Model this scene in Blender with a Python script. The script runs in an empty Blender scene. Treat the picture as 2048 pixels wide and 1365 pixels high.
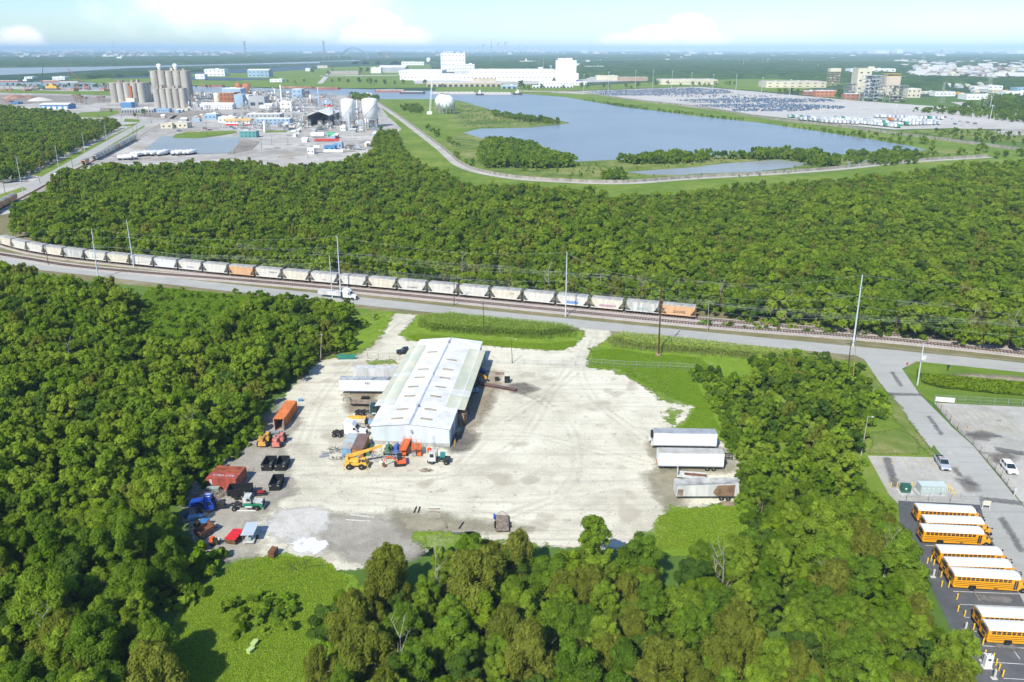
import bpy,math,random
import numpy as np
from mathutils import Vector,Matrix
R=math.radians
random.seed(7)
rng=np.random.default_rng(7)
SC=bpy.context.scene
COL=SC.collection

# ---------------------------------------------------------------- camera
CH,F=82.0,1593.0                      # height (m), focal length in px of a 2048 px wide frame
TH=math.atan(584.5/F)
cth,sth=math.cos(TH),math.sin(TH)
cam_d=bpy.data.cameras.new('camera');cam_d.sensor_width=36;cam_d.lens=36*F/2048
cam_d.clip_start=1;cam_d.clip_end=200000
cam=bpy.data.objects.new('camera',cam_d);COL.objects.link(cam)
cam.location=(0,0,CH);cam.rotation_euler=(math.pi/2-TH,0,0)
SC.camera=cam

# ---------------------------------------------------------------- sun, sky, exposure
SUN_EL,SUN_AZ=44.0,27.0               # shadows fall 27 deg to the right of straight ahead
sd=bpy.data.lights.new('sun','SUN');sd.energy=4.3;sd.angle=R(0.5);sd.color=(1.0,0.955,0.84)
sun=bpy.data.objects.new('sun',sd);COL.objects.link(sun)
sun.rotation_euler=(R(90-SUN_EL),0,R(-SUN_AZ));sun.location=(0,0,300)

def dirpx(x,y):
    u=(x-1024)/F;v=(y-682.5)/F
    d=Vector((u,cth-v*sth,-sth-v*cth)).normalized()
    return math.atan2(d.x,d.y),math.asin(d.z)

W=bpy.data.worlds.new("World");SC.world=W;W.use_nodes=True
nt=W.node_tree;N=nt.nodes;L=nt.links;N.clear()
def nd(tree,t,**k):
    n=tree.nodes.new(t)
    for a,b in k.items():setattr(n,a,b)
    return n
def math_n(tree,op,a,b=None,c=None):
    n=tree.nodes.new('ShaderNodeMath');n.operation=op
    for i,s in enumerate((a,b,c)):
        if s is None:continue
        if hasattr(s,'links'):tree.links.new(s,n.inputs[i])
        else:n.inputs[i].default_value=s
    return n.outputs[0]
sky=nd(nt,'ShaderNodeTexSky',sky_type='NISHITA',sun_disc=False)
sky.sun_elevation=R(SUN_EL);sky.sun_rotation=R(180+SUN_AZ)
sky.air_density=1.0;sky.dust_density=0.3;sky.ozone_density=1.6;sky.altitude=80
tint=nd(nt,'ShaderNodeMix',data_type='RGBA',blend_type='MULTIPLY');tint.inputs[0].default_value=1
L.new(sky.outputs[0],tint.inputs[6]);tint.inputs[7].default_value=(0.64,0.80,0.98,1)
bg=nd(nt,'ShaderNodeBackground');L.new(tint.outputs[2],bg.inputs[0]);bg.inputs[1].default_value=0.125
tc=nd(nt,'ShaderNodeTexCoord');sep=nd(nt,'ShaderNodeSeparateXYZ');L.new(tc.outputs['Generated'],sep.inputs[0])
az=math_n(nt,'ARCTAN2',sep.outputs[0],sep.outputs[1]);el=math_n(nt,'ARCSINE',sep.outputs[2])
nz=nd(nt,'ShaderNodeTexNoise');nz.inputs['Scale'].default_value=26;nz.inputs['Detail'].default_value=7;nz.inputs['Roughness'].default_value=.6
L.new(tc.outputs['Generated'],nz.inputs['Vector'])
nz2=nd(nt,'ShaderNodeTexNoise');nz2.inputs['Scale'].default_value=7;nz2.inputs['Detail'].default_value=4
mp=nd(nt,'ShaderNodeMapping');mp.inputs['Scale'].default_value=(1,1,5);L.new(tc.outputs['Generated'],mp.inputs[0]);L.new(mp.outputs[0],nz2.inputs['Vector'])
CLOUDS=[  # x, y, half width, half height (in photo px), softness, strength
    (520,12,230,50,.9,.9),(420,28,110,26,.9,.8),(640,5,120,45,.9,.8),
    (752,50,46,32,.35,1),(725,74,40,26,.35,.9),(790,78,66,24,.5,1),(770,88,90,16,.6,.8),
    (38,80,34,22,.4,1),(10,92,60,18,.5,.9),(60,96,30,12,.6,.5),
    (1240,84,34,18,.4,.9),(1385,60,46,26,.4,1),(1320,76,60,22,.45,1),(1400,82,60,20,.5,1),(1300,92,110,14,.6,.8),
    (1520,74,120,30,1,.3),(1950,50,120,26,1,.2),(200,100,400,10,1,.25),(1100,98,800,12,1,.35)]
acc=None
nzc=math_n(nt,'MULTIPLY_ADD',nz.outputs[0],1.5,-0.75)
for(x,y,w,h,soft,st)in CLOUDS:
    a0,e0=dirpx(x,y)
    dx=math_n(nt,'MULTIPLY',math_n(nt,'SUBTRACT',az,a0),F/w)
    dy=math_n(nt,'MULTIPLY',math_n(nt,'SUBTRACT',el,e0),F/h)
    r=math_n(nt,'SQRT',math_n(nt,'ADD',math_n(nt,'MULTIPLY',dx,dx),math_n(nt,'MULTIPLY',dy,dy)))
    r=math_n(nt,'ADD',r,nzc)
    mr=nd(nt,'ShaderNodeMapRange',interpolation_type='SMOOTHSTEP');L.new(r,mr.inputs[0])
    mr.inputs[1].default_value=1+soft*.5;mr.inputs[2].default_value=1-soft;mr.inputs[3].default_value=0;mr.inputs[4].default_value=st
    acc=mr.outputs[0]if acc is None else math_n(nt,'MAXIMUM',acc,mr.outputs[0])
cl=nd(nt,'ShaderNodeBackground');cl.inputs[0].default_value=(1.0,.985,.985,1);cl.inputs[1].default_value=1.0
ms=nd(nt,'ShaderNodeMixShader');L.new(acc,ms.inputs[0]);L.new(bg.outputs[0],ms.inputs[1]);L.new(cl.outputs[0],ms.inputs[2])
wo=nd(nt,'ShaderNodeOutputWorld');L.new(ms.outputs[0],wo.inputs[0])

vs=SC.view_settings;vs.view_transform='Standard';vs.look='None';vs.exposure=0.52;vs.gamma=1.0;vs.use_curve_mapping=False
cy=SC.cycles
cy.max_bounces=5;cy.diffuse_bounces=3;cy.glossy_bounces=2;cy.transmission_bounces=2;cy.transparent_max_bounces=8;cy.volume_bounces=0
cy.caustics_reflective=False;cy.caustics_refractive=False;cy.use_denoising=True;cy.use_adaptive_sampling=True;cy.adaptive_threshold=0.02
cy.sample_clamp_indirect=4

# ---------------------------------------------------------------- geometry of the photograph
def G(x,y,z=0.0):
    """ground point (X, Y) seen at photo pixel x, y on the level z"""
    t=(y-682.5)/F;h=CH-z
    den=sth+cth*t
    return((x-1024)/F*h/den,h*(cth-t*sth)/den)
def GH(Y,ytop):
    """height of a point standing at ground distance Y that shows at row ytop"""
    t=(ytop-682.5)/F
    return CH-Y*(t*cth+sth)/(cth-t*sth)
def PXH(x,yb,yt):
    X,Y=G(x,yb);return X,Y,GH(Y,yt)
def seg(p,q,z=0):
    a,b=Vector(G(*p,z)),Vector(G(*q,z));d=b-a
    return(a+b)/2,math.atan2(d.y,d.x),d.length

# ---------------------------------------------------------------- materials
MATS={}
def rgb(c):return(c[0],c[1],c[2],1)
def mat(name,col,rough=.7,metal=0,var=.12,scale=.6,col2=None,bump=0,streak=False,emis=0,spec=.4):
    if name in MATS:return MATS[name]
    m=bpy.data.materials.new(name);m.use_nodes=True;t=m.node_tree;b=t.nodes['Principled BSDF']
    b.inputs['Roughness'].default_value=rough;b.inputs['Metallic'].default_value=metal;b.inputs['Specular IOR Level'].default_value=spec
    co=nd(t,'ShaderNodeTexCoord');n=nd(t,'ShaderNodeTexNoise');n.inputs['Scale'].default_value=scale;n.inputs['Detail'].default_value=5
    src=co.outputs['Object']
    if streak:
        mpn=nd(t,'ShaderNodeMapping');mpn.inputs['Scale'].default_value=(1.6,1.6,.25);t.links.new(src,mpn.inputs[0]);src=mpn.outputs[0]
    t.links.new(src,n.inputs['Vector'])
    mx=nd(t,'ShaderNodeMix',data_type='RGBA')
    c2=col2 or tuple(min(1,c*(1-2.2*var))for c in col)
    cr=nd(t,'ShaderNodeMapRange');cr.inputs[1].default_value=.38;cr.inputs[2].default_value=.68;t.links.new(n.outputs[0],cr.inputs[0])
    t.links.new(cr.outputs[0],mx.inputs[0]);mx.inputs[6].default_value=rgb(col);mx.inputs[7].default_value=rgb(c2)
    t.links.new(mx.outputs[2],b.inputs['Base Color'])
    if bump:
        bp=nd(t,'ShaderNodeBump');bp.inputs['Distance'].default_value=bump;t.links.new(n.outputs[0],bp.inputs['Height']);t.links.new(bp.outputs[0],b.inputs['Normal'])
    MATS[name]=m;return m

# ---------------------------------------------------------------- mesh building
class MB:
    def __init__(s):s.v=[];s.f=[];s.sm=[];s.mi=[];s.M=None;s.m=0
    def add(s,vs,fs,smooth=False):
        o=len(s.v)
        if s.M is not None:vs=[tuple(s.M@Vector(p))for p in vs]
        s.v+=[tuple(p)for p in vs]
        for f in fs:s.f.append(tuple(i+o for i in f));s.sm.append(smooth);s.mi.append(s.m)
        return s
    def box(s,x0,x1,y0,y1,z0,z1,tx=0,ty=0):
        """tx, ty: inward taper of the top"""
        vs=[(x0,y0,z0),(x1,y0,z0),(x1,y1,z0),(x0,y1,z0),(x0+tx,y0+ty,z1),(x1-tx,y0+ty,z1),(x1-tx,y1-ty,z1),(x0+tx,y1-ty,z1)]
        return s.add(vs,[(3,2,1,0),(4,5,6,7),(0,1,5,4),(1,2,6,5),(2,3,7,6),(3,0,4,7)])
    def cyl(s,p,q,r0,r1=None,n=10,cap=True):
        r1=r0 if r1 is None else r1;p=Vector(p);q=Vector(q);d=(q-p)
        if d.length<1e-6:return s
        d.normalize();a=Vector((0,0,1))if abs(d.z)<.9 else Vector((1,0,0));u=d.cross(a).normalized();w=d.cross(u)
        vs=[]
        for c,r in((p,r0),(q,r1)):
            for i in range(n):
                t=2*math.pi*i/n;vs.append(c+(u*math.cos(t)+w*math.sin(t))*r)
        s.add(vs,[(i,(i+1)%n,n+(i+1)%n,n+i)for i in range(n)],n>4)
        if cap:s.add(vs,[tuple(range(n-1,-1,-1)),tuple(range(n,2*n))])
        return s
    def bar(s,p,q,w):return s.cyl(p,q,w*.7,n=4)
    def tube(s,pts,r,n=6):
        for a,b in zip(pts,pts[1:]):s.cyl(a,b,r,n=n,cap=True)
        return s
    def prism(s,poly,y0,y1):
        """polygon in XZ pushed along Y"""
        n=len(poly);vs=[(x,y0,z)for x,z in poly]+[(x,y1,z)for x,z in poly]
        return s.add(vs,[tuple(range(n)),tuple(range(2*n-1,n-1,-1))]+[(i+n,(i+1)%n+n,(i+1)%n,i)for i in range(n)])
    def flat(s,poly,z0,z1=None):
        """polygon in XY, thickness z0..z1"""
        n=len(poly)
        if z1 is None:return s.add([(x,y,z0)for x,y in poly],[tuple(range(n))])
        vs=[(x,y,z0)for x,y in poly]+[(x,y,z1)for x,y in poly]
        return s.add(vs,[tuple(range(n-1,-1,-1)),tuple(range(n,2*n))]+[(i,(i+1)%n,(i+1)%n+n,i+n)for i in range(n)])
    def lathe(s,prof,n=16,c=(0,0)):
        k=len(prof);vs=[]
        for r,z in prof:
            for i in range(n):
                t=2*math.pi*i/n;vs.append((c[0]+r*math.cos(t),c[1]+r*math.sin(t),z))
        fs=[(j*n+i,j*n+(i+1)%n,(j+1)*n+(i+1)%n,(j+1)*n+i)for j in range(k-1)for i in range(n)]
        s.add(vs,fs,True)
        if prof[-1][0]>.01:s.add(vs[-n:],[tuple(range(n))])
        return s
    def loft(s,rings,cap=True,smooth=False):
        n=len(rings[0]);vs=[p for r in rings for p in r]
        s.add(vs,[(j*n+i,j*n+(i+1)%n,(j+1)*n+(i+1)%n,(j+1)*n+i)for j in range(len(rings)-1)for i in range(n)],smooth)
        if cap:s.add(rings[0],[tuple(range(n-1,-1,-1))]);s.add(rings[-1],[tuple(range(n))])
        return s
    def mesh(s,name,mats):
        me=bpy.data.meshes.new(name);me.from_pydata(s.v,[],s.f)
        for m in(mats if isinstance(mats,(list,tuple))else[mats]):me.materials.append(m)
        me.polygons.foreach_set('use_smooth',s.sm);me.polygons.foreach_set('material_index',s.mi)
        me.update();return me
    def build(s,name,mats,parent=None):
        return link(name,s.mesh(name,mats),parent)
def link(name,data,parent=None):
    o=bpy.data.objects.new(name,data);COL.objects.link(o)
    if parent is not None:o.parent=parent
    return o
def tag(o,label=None,cat=None,group=None,kind=None):
    if label:o['label']=label
    if cat:o['category']=cat
    if group:o['group']=group
    if kind:o['kind']=kind
    return o
def thing(name,label,cat,loc=(0,0,0),rz=0,group=None):
    o=bpy.data.objects.new(name,None);COL.objects.link(o);o.empty_display_size=.5
    o.location=(loc[0],loc[1],loc[2]if len(loc)>2 else 0);o.rotation_euler=(0,0,rz)
    return tag(o,label,cat,group)
def kids(o):return[c for c in bpy.data.objects if c.parent==o]
TREE_OF={}
def copy_tree(o,loc=None,rz=None,label=None,group=None,scale=None,mats=None):
    """a copy of a thing with copies of its parts and sub-parts (children looked up once per source)"""
    if o.name not in TREE_OF:
        TREE_OF[o.name]=[(c,kids(c))for c in kids(o)]
    r=o.copy();COL.objects.link(r)
    if loc is not None:r.location=(loc[0],loc[1],loc[2]if len(loc)>2 else 0)
    if rz is not None:r.rotation_euler=(0,0,rz)
    if scale:r.scale=(scale,)*3 if not hasattr(scale,'__len__')else scale
    if label:r['label']=label
    if group:r['group']=group
    for c,gs in TREE_OF[o.name]:
        c2=c.copy();COL.objects.link(c2);c2.parent=r
        if mats and c.name.split('.')[0]in mats:swap(c2,mats[c.name.split('.')[0]])
        for g in gs:
            g2=g.copy();COL.objects.link(g2);g2.parent=c2
    return r
def swap(o,m):
    o.material_slots[0].link='OBJECT';o.material_slots[0].material=m

# ---------------------------------------------------------------- polygons on the ground
def frac(pts,amp,n=3,closed=True):
    """break straight edges into small irregular ones"""
    pts=[Vector(p)for p in pts]
    for k in range(n):
        out=[]
        m=len(pts)
        for i in range(m if closed else m-1):
            a,b=pts[i],pts[(i+1)%m];d=b-a;out.append(a)
            out.append((a+b)/2+Vector((-d.y,d.x))*random.uniform(-amp,amp))
        if not closed:out.append(pts[-1])
        pts=out
    return pts
def gpoly(px,z=0):return[G(x,y,z)for x,y in px]
def sheet(name,px,z,m,amp=0.0,n=3,z0=None,world=False):
    pts=px if world else gpoly(px)
    if amp:pts=frac(pts,amp,n)
    mb=MB();mb.flat([(p[0],p[1])for p in pts],z,z0)
    me=mb.mesh(name,m)
    import bmesh
    bm=bmesh.new();bm.from_mesh(me);bmesh.ops.recalc_face_normals(bm,faces=bm.faces)
    big=[f for f in bm.faces if len(f.verts)>4];bmesh.ops.triangulate(bm,faces=big)
    for f in bm.faces:
        if z0 is None and f.normal.z<0:f.normal_flip()
    bm.to_mesh(me);bm.free()
    o=link(name,me);o['kind']='structure';return o
def sdist(P,poly):
    """signed distance of points P (n,2) to a polygon, positive inside"""
    poly=np.array([(p[0],p[1])for p in poly]);Q=np.roll(poly,-1,0)
    d=np.full(len(P),1e9);ins=np.zeros(len(P),bool)
    for a,b in zip(poly,Q):
        e=b-a;w=P-a;t=np.clip((w@e)/max(e@e,1e-9),0,1)
        d=np.minimum(d,np.hypot(*(w-t[:,None]*e).T))
        c=((a[1]>P[:,1])!=(b[1]>P[:,1]))
        with np.errstate(divide='ignore',invalid='ignore'):
            xi=(b[0]-a[0])*(P[:,1]-a[1])/(b[1]-a[1]if b[1]!=a[1]else 1e-9)+a[0]
        ins^=c&(P[:,0]<xi)
    return np.where(ins,d,-d)
def inside(P,poly):return sdist(np.asarray(P,float),poly)>0
def rough_patch(name,px,z,m,res=1.0,margin=2.5,world=False):
    """a sheet on a fine grid carrying 'edge' = distance to the polygon's edge, so its material can fray the border"""
    poly=px if world else gpoly(px)
    A=np.array([(p[0],p[1])for p in poly]);lo=A.min(0)-margin;hi=A.max(0)+margin
    nx,ny=int((hi[0]-lo[0])/res)+2,int((hi[1]-lo[1])/res)+2
    X,Y=np.meshgrid(np.linspace(lo[0],hi[0],nx),np.linspace(lo[1],hi[1],ny));P=np.stack([X.ravel(),Y.ravel()],1)
    sdv=sdist(P,poly);idx=np.arange(nx*ny).reshape(ny,nx)
    q=np.stack([idx[:-1,:-1],idx[:-1,1:],idx[1:,1:],idx[1:,:-1]],-1).reshape(-1,4)
    q=q[(sdv[q]>-margin).any(1)]
    used=np.unique(q);remap=-np.ones(nx*ny,int);remap[used]=np.arange(len(used));q=remap[q];P=P[used];sdv=sdv[used]
    me=bpy.data.meshes.new(name);V=np.concatenate([P,np.full((len(P),1),z)],1)
    fast_mesh(me,V,q)
    at=me.attributes.new('edge','FLOAT','POINT');at.data.foreach_set('value',sdv.astype(np.float32))
    me.materials.append(m);o=link(name,me);o['kind']='structure';return o
def fast_mesh(me,V,q):
    k=q.shape[1]
    me.vertices.add(len(V));me.vertices.foreach_set('co',np.asarray(V,np.float32).ravel())
    me.loops.add(q.size);me.loops.foreach_set('vertex_index',q.ravel().astype(np.int32))
    me.polygons.add(len(q));me.polygons.foreach_set('loop_start',np.arange(0,q.size,k,dtype=np.int32));me.polygons.foreach_set('loop_total',np.full(len(q),k,np.int32))
    me.update(calc_edges=True)

def ground_mat(name,cols,scales=(.02,.15,1.2),w=(.5,.35,.25),fray=None,rough=.95,speck=None,bump=.05,fr_scale=.35,tracks=None):
    """two or three earth colours mixed by noise at several sizes; fray = (amplitude, softness) for rough_patch edges"""
    m=bpy.data.materials.new(name);m.use_nodes=True;t=m.node_tree;b=t.nodes['Principled BSDF'];lk=t.links
    b.inputs['Roughness'].default_value=rough;b.inputs['Specular IOR Level'].default_value=.15
    geo=nd(t,'ShaderNodeNewGeometry');pos=geo.outputs['Position']
    tot=None
    for i,(s,ww)in enumerate(zip(scales,w)):
        n=nd(t,'ShaderNodeTexNoise');n.inputs['Scale'].default_value=s;n.inputs['Detail'].default_value=4;n.inputs['Roughness'].default_value=.6
        lk.new(pos,n.inputs['Vector']);v=math_n(t,'MULTIPLY',math_n(t,'SUBTRACT',n.outputs[0],.5),ww*2.4);tot=v if tot is None else math_n(t,'ADD',tot,v)
        last=n.outputs[0]
    tot=math_n(t,'ADD',tot,.5)
    cr=nd(t,'ShaderNodeValToRGB');lk.new(tot,cr.inputs[0]);e=cr.color_ramp.elements
    e[0].color=rgb(cols[0]);e[0].position=.15;e[1].color=rgb(cols[-1]);e[1].position=.85
    for i,c in enumerate(cols[1:-1]):x=e.new(.15+.7*(i+1)/(len(cols)-1));x.color=rgb(c)
    out=cr.outputs[0]
    for(sc,sz,colr,amt)in(speck if isinstance(speck,list)else[speck]if speck else[]):
        v=nd(t,'ShaderNodeTexNoise');v.inputs['Scale'].default_value=sc;v.inputs['Detail'].default_value=2;lk.new(pos,v.inputs['Vector'])
        mr=nd(t,'ShaderNodeMapRange');lk.new(v.outputs[0],mr.inputs[0]);mr.inputs[1].default_value=sz;mr.inputs[2].default_value=sz+.06;mr.inputs[4].default_value=amt
        mx=nd(t,'ShaderNodeMix',data_type='RGBA');lk.new(mr.outputs[0],mx.inputs[0]);lk.new(out,mx.inputs[6]);mx.inputs[7].default_value=rgb(colr);out=mx.outputs[2]
    for(ang,sx,sy,colr,amt)in(tracks if isinstance(tracks,list)else[tracks]if tracks else[]):
        mpn=nd(t,'ShaderNodeMapping');mpn.inputs['Rotation'].default_value=(0,0,R(ang));mpn.inputs['Scale'].default_value=(sx,sy,1);lk.new(pos,mpn.inputs[0])
        v=nd(t,'ShaderNodeTexNoise');v.inputs['Scale'].default_value=1;v.inputs['Detail'].default_value=5;lk.new(mpn.outputs[0],v.inputs['Vector'])
        mr=nd(t,'ShaderNodeMapRange');lk.new(v.outputs[0],mr.inputs[0]);mr.inputs[1].default_value=.54;mr.inputs[2].default_value=.72;mr.inputs[4].default_value=amt
        mx=nd(t,'ShaderNodeMix',data_type='RGBA');lk.new(mr.outputs[0],mx.inputs[0]);lk.new(out,mx.inputs[6]);mx.inputs[7].default_value=rgb(colr);out=mx.outputs[2]
    lk.new(out,b.inputs['Base Color'])
    if bump:
        bp=nd(t,'ShaderNodeBump');bp.inputs['Distance'].default_value=bump;lk.new(last,bp.inputs['Height']);lk.new(bp.outputs[0],b.inputs['Normal'])
    if fray:
        amp,soft=fray
        at=nd(t,'ShaderNodeAttribute');at.attribute_name='edge'
        n=nd(t,'ShaderNodeTexNoise');n.inputs['Scale'].default_value=fr_scale;n.inputs['Detail'].default_value=6;n.inputs['Roughness'].default_value=.7;lk.new(pos,n.inputs['Vector'])
        a=math_n(t,'ADD',at.outputs['Fac'],math_n(t,'MULTIPLY',math_n(t,'SUBTRACT',n.outputs[0],.5),amp*2))
        mr=nd(t,'ShaderNodeMapRange');lk.new(a,mr.inputs[0]);mr.inputs[1].default_value=-soft;mr.inputs[2].default_value=soft
        tr=nd(t,'ShaderNodeBsdfTransparent');mxs=nd(t,'ShaderNodeMixShader');lk.new(mr.outputs[0],mxs.inputs[0]);lk.new(tr.outputs[0],mxs.inputs[1]);lk.new(b.outputs[0],mxs.inputs[2])
        lk.new(mxs.outputs[0],t.nodes['Material Output'].inputs[0])
    return m
# ================================================================= SETTING
GRASS=[(.045,.11,.008),(.075,.175,.012),(.12,.22,.02)]
m_ground=ground_mat('ground_green',[(.06,.12,.02),(.09,.16,.026),(.13,.20,.04)],scales=(.004,.03,.4))
m_far=ground_mat('far_land',[(.02,.05,.025),(.035,.075,.03),(.09,.12,.06)],scales=(.0006,.003,.02),w=(.5,.5,.3),speck=(.02,.64,(.4,.4,.38),.6),bump=0)
m_grass=ground_mat('mown_grass',[(.10,.17,.018),(.14,.215,.024),(.22,.26,.05)],scales=(.02,.12,1.5),w=(.6,.5,.4),bump=.1)
m_lush=ground_mat('lush_grass',[(.12,.21,.015),(.17,.27,.02),(.24,.32,.04)],scales=(.05,.4,3.0),w=(.3,.4,.5),fray=(3.4,.35),fr_scale=.3,bump=.25,speck=(.35,.66,(.34,.33,.16),.7))
m_lush0=ground_mat('lush_weeds',[(.09,.19,.02),(.12,.25,.024),(.17,.30,.04)],scales=(.05,.4,3.0),w=(.3,.4,.5),bump=.3)
m_dry=ground_mat('dry_grass',[(.09,.16,.02),(.15,.2,.04),(.3,.27,.12)],scales=(.05,.3,2),w=(.5,.4,.3),fray=(2.0,.4),bump=.1)
m_yard=ground_mat('pale_gravel',[(.46,.43,.335),(.63,.595,.475),(.71,.68,.56)],scales=(.03,.16,2.6),w=(.65,.5,.3),fray=(3.2,.35),fr_scale=.45,
                    speck=[(.9,.64,(.24,.21,.17),.5),(.11,.60,(.36,.31,.235),.55),(.25,.66,(.30,.28,.25),.45),(2.6,.66,(.2,.18,.15),.5)],
                    tracks=[(-4,.018,.7,(.39,.36,.30),.5),(24,.02,.8,(.40,.36,.3),.35),(-38,.025,.8,(.40,.37,.31),.3)],bump=.12)
m_grey=ground_mat('grey_gravel',[(.27,.245,.205),(.35,.325,.275),(.46,.43,.37)],scales=(.06,.4,3),w=(.5,.4,.4),fray=(3.5,1.6),fr_scale=.25)
m_brown=ground_mat('brown_earth',[(.20,.16,.11),(.30,.25,.18),(.4,.35,.27)],scales=(.08,.5,3),w=(.5,.4,.3),fray=(2.5,1.5),fr_scale=.35)
m_white=ground_mat('white_gravel',[(.40,.385,.35),(.51,.49,.45),(.60,.58,.54)],scales=(.1,.6,3),w=(.5,.5,.4),fray=(3.0,.8),fr_scale=.4)
m_dark=ground_mat('oily_earth',[(.10,.09,.08),(.17,.15,.13),(.27,.24,.2)],scales=(.1,.6,3),w=(.5,.4,.3),fray=(1.6,1.3),fr_scale=.5)
m_patch=ground_mat('weedy_patch',[(.10,.18,.02),(.16,.25,.03),(.30,.32,.14)],scales=(.1,.5,3.0),w=(.4,.5,.5),fray=(4.5,.4),fr_scale=.55,bump=.2)
m_stain=ground_mat('road_stain',[(.12,.12,.12),(.17,.165,.16),(.22,.21,.2)],scales=(.2,.8,3),fray=(.9,.5),fr_scale=.9)
m_mud=ground_mat('muddy_earth',[(.22,.21,.13),(.3,.27,.19),(.38,.34,.26)],scales=(.1,.6,3),w=(.5,.4,.3),fray=(2.6,1.8),fr_scale=.35)
m_asph=ground_mat('road_asphalt',[(.32,.318,.295),(.38,.377,.35),(.43,.427,.40)],scales=(.03,.2,2.0),w=(.4,.3,.2),tracks=(-5,.015,.9,(.24,.24,.24),.4),bump=.01)
m_conc=ground_mat('old_concrete',[(.33,.32,.285),(.42,.405,.365),(.50,.485,.44)],scales=(.04,.25,1.5),w=(.6,.5,.3),speck=(.25,.66,(.17,.16,.15),.6),bump=.01)
m_pad=ground_mat('dark_asphalt',[(.075,.08,.088),(.10,.106,.115),(.135,.14,.147)],scales=(.05,.3,2),w=(.5,.4,.2),speck=(.3,.68,(.03,.028,.025),.8),bump=.01)
m_ballast=ground_mat('rail_ballast',[(.33,.30,.27),(.45,.41,.38),(.52,.48,.44)],scales=(.05,.5,4),w=(.3,.3,.5),speck=(2.5,.6,(.2,.17,.15),.6))
m_plant=ground_mat('pale_hardstanding',[(.30,.28,.255),(.43,.41,.38),(.53,.51,.475)],scales=(.012,.06,.4),w=(.8,.6,.3),speck=[(.06,.60,(.2,.175,.15),.8),(.02,.62,(.3,.25,.19),.6),(.15,.66,(.14,.13,.12),.7)],tracks=[(8,.006,.12,(.25,.235,.21),.6),(50,.006,.1,(.28,.26,.23),.5)],bump=0)
m_lot=ground_mat('pale_concrete_lot',[(.38,.365,.34),(.47,.45,.42),(.54,.52,.49)],scales=(.006,.04,.3),w=(.5,.4,.2),bump=0)
m_wallc=mat('weathered_concrete',(.36,.33,.28),var=.22,scale=.2,streak=True)

def water_mat(name,col,rough=.12,bump=.02,sc=.35):
    m=mat(name,col,rough=rough,var=.08,scale=.01,spec=.5);t=m.node_tree;b=t.nodes['Principled BSDF']
    geo=nd(t,'ShaderNodeNewGeometry');n=nd(t,'ShaderNodeTexNoise');n.inputs['Scale'].default_value=sc;n.inputs['Detail'].default_value=6
    t.links.new(geo.outputs['Position'],n.inputs['Vector']);bp=nd(t,'ShaderNodeBump');bp.inputs['Distance'].default_value=bump;bp.inputs['Strength'].default_value=1
    t.links.new(n.outputs[0],bp.inputs['Height']);t.links.new(bp.outputs[0],b.inputs['Normal']);return m
m_lake=water_mat('lake_water',(.22,.25,.275),.3,.6,.12)
m_river=water_mat('river_water',(.30,.33,.33),.35,.2)
m_pond=water_mat('pond_water',(.07,.10,.10),.04,.01)

# base sheet with real size, reaching the horizon
mb=MB();S_=62000.0
mb.flat([(-S_,-2000),(S_,-2000),(S_,1500),(-S_,1500)],0)
g0=mb.build('ground',m_ground);g0['kind']='structure'
mb=MB();mb.flat([(-S_,1500),(S_,1500),(S_,S_),(-S_,S_)],0)
g1=mb.build('far_ground',m_far);g1['kind']='structure'

# --- water
LAKE=[(927,266),(960,258),(1061,256),(1139,247.5),(1139,246),(1115,241),(1060,237),(1000,231),(979,219),(950,211),(920,202),(870,199),(845,199),(759,199),(700,192),(564,187),(564,178),(691,178),(750,179.5),
        (855,183),(1045,188),(1131,195),(1178,203),(1248,215),(1342,226),(1400,234),(1510,245),(1641,264),(1739,279),(1817,292),(1853,300),(1837,303),(1791,299),(1740,304),
        (1693,308),(1650,314),(1576,308),(1480,310),(1400,316),(1271,318),(1190,322),(1154,324),(1142,318),(1112,315),(1070,298),(995,286),(962,277)]
sheet('lake_water',LAKE,.10,m_lake)
sheet('river_water',[(0,164),(160,165),(320,171),(470,175),(564,178),(564,187),(450,186),(225,181),(160,178),(80,173),(0,171)],.10,m_river)
sheet('river_water',[(-60,137),(200,134),(400,130),(640,123.5),(640,126.5),(500,130),(400,132),(250,137),(90,147),(-60,153)],.15,m_river)
sheet('river_water',[(-60,117.5),(120,115.5),(340,115),(340,116.3),(120,118),(-60,121)],.2,m_river)
sheet('river_water',[(640,121.5),(900,119),(900,120.2),(640,123.5)],.2,m_river)
sheet('pond_water',[(1250,345),(1318,340),(1390,335),(1445,328),(1556,320),(1621,328),(1576,337),(1510,344),(1380,349),(1365,351),(1300,350)],.12,m_river)
sheet('pond_water',[(1693,325),(1740,320),(1715,331),(1700,333)],.12,m_river)
POND2=[(300,262),(340,268),(420,276),(470,278),(480,300),(455,306),(380,309),(300,311),(268,310),(275,302),(300,285),(322,268)]
sheet('pond_water',[(345,272),(400,277),(480,275),(478,298),(455,307),(400,309),(320,311),(280,309),(320,275)],.3,m_river)
sheet('pond_water',[(313,590),(338,588),(336,597),(316,598)],.12,m_pond)
sheet('pond_water',[(390,600),(422,600),(420,606),(394,607)],.12,m_pond)
sheet('ditch_water',[(684,668),(700,655),(706,650),(698,662)],.12,m_pond)

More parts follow.
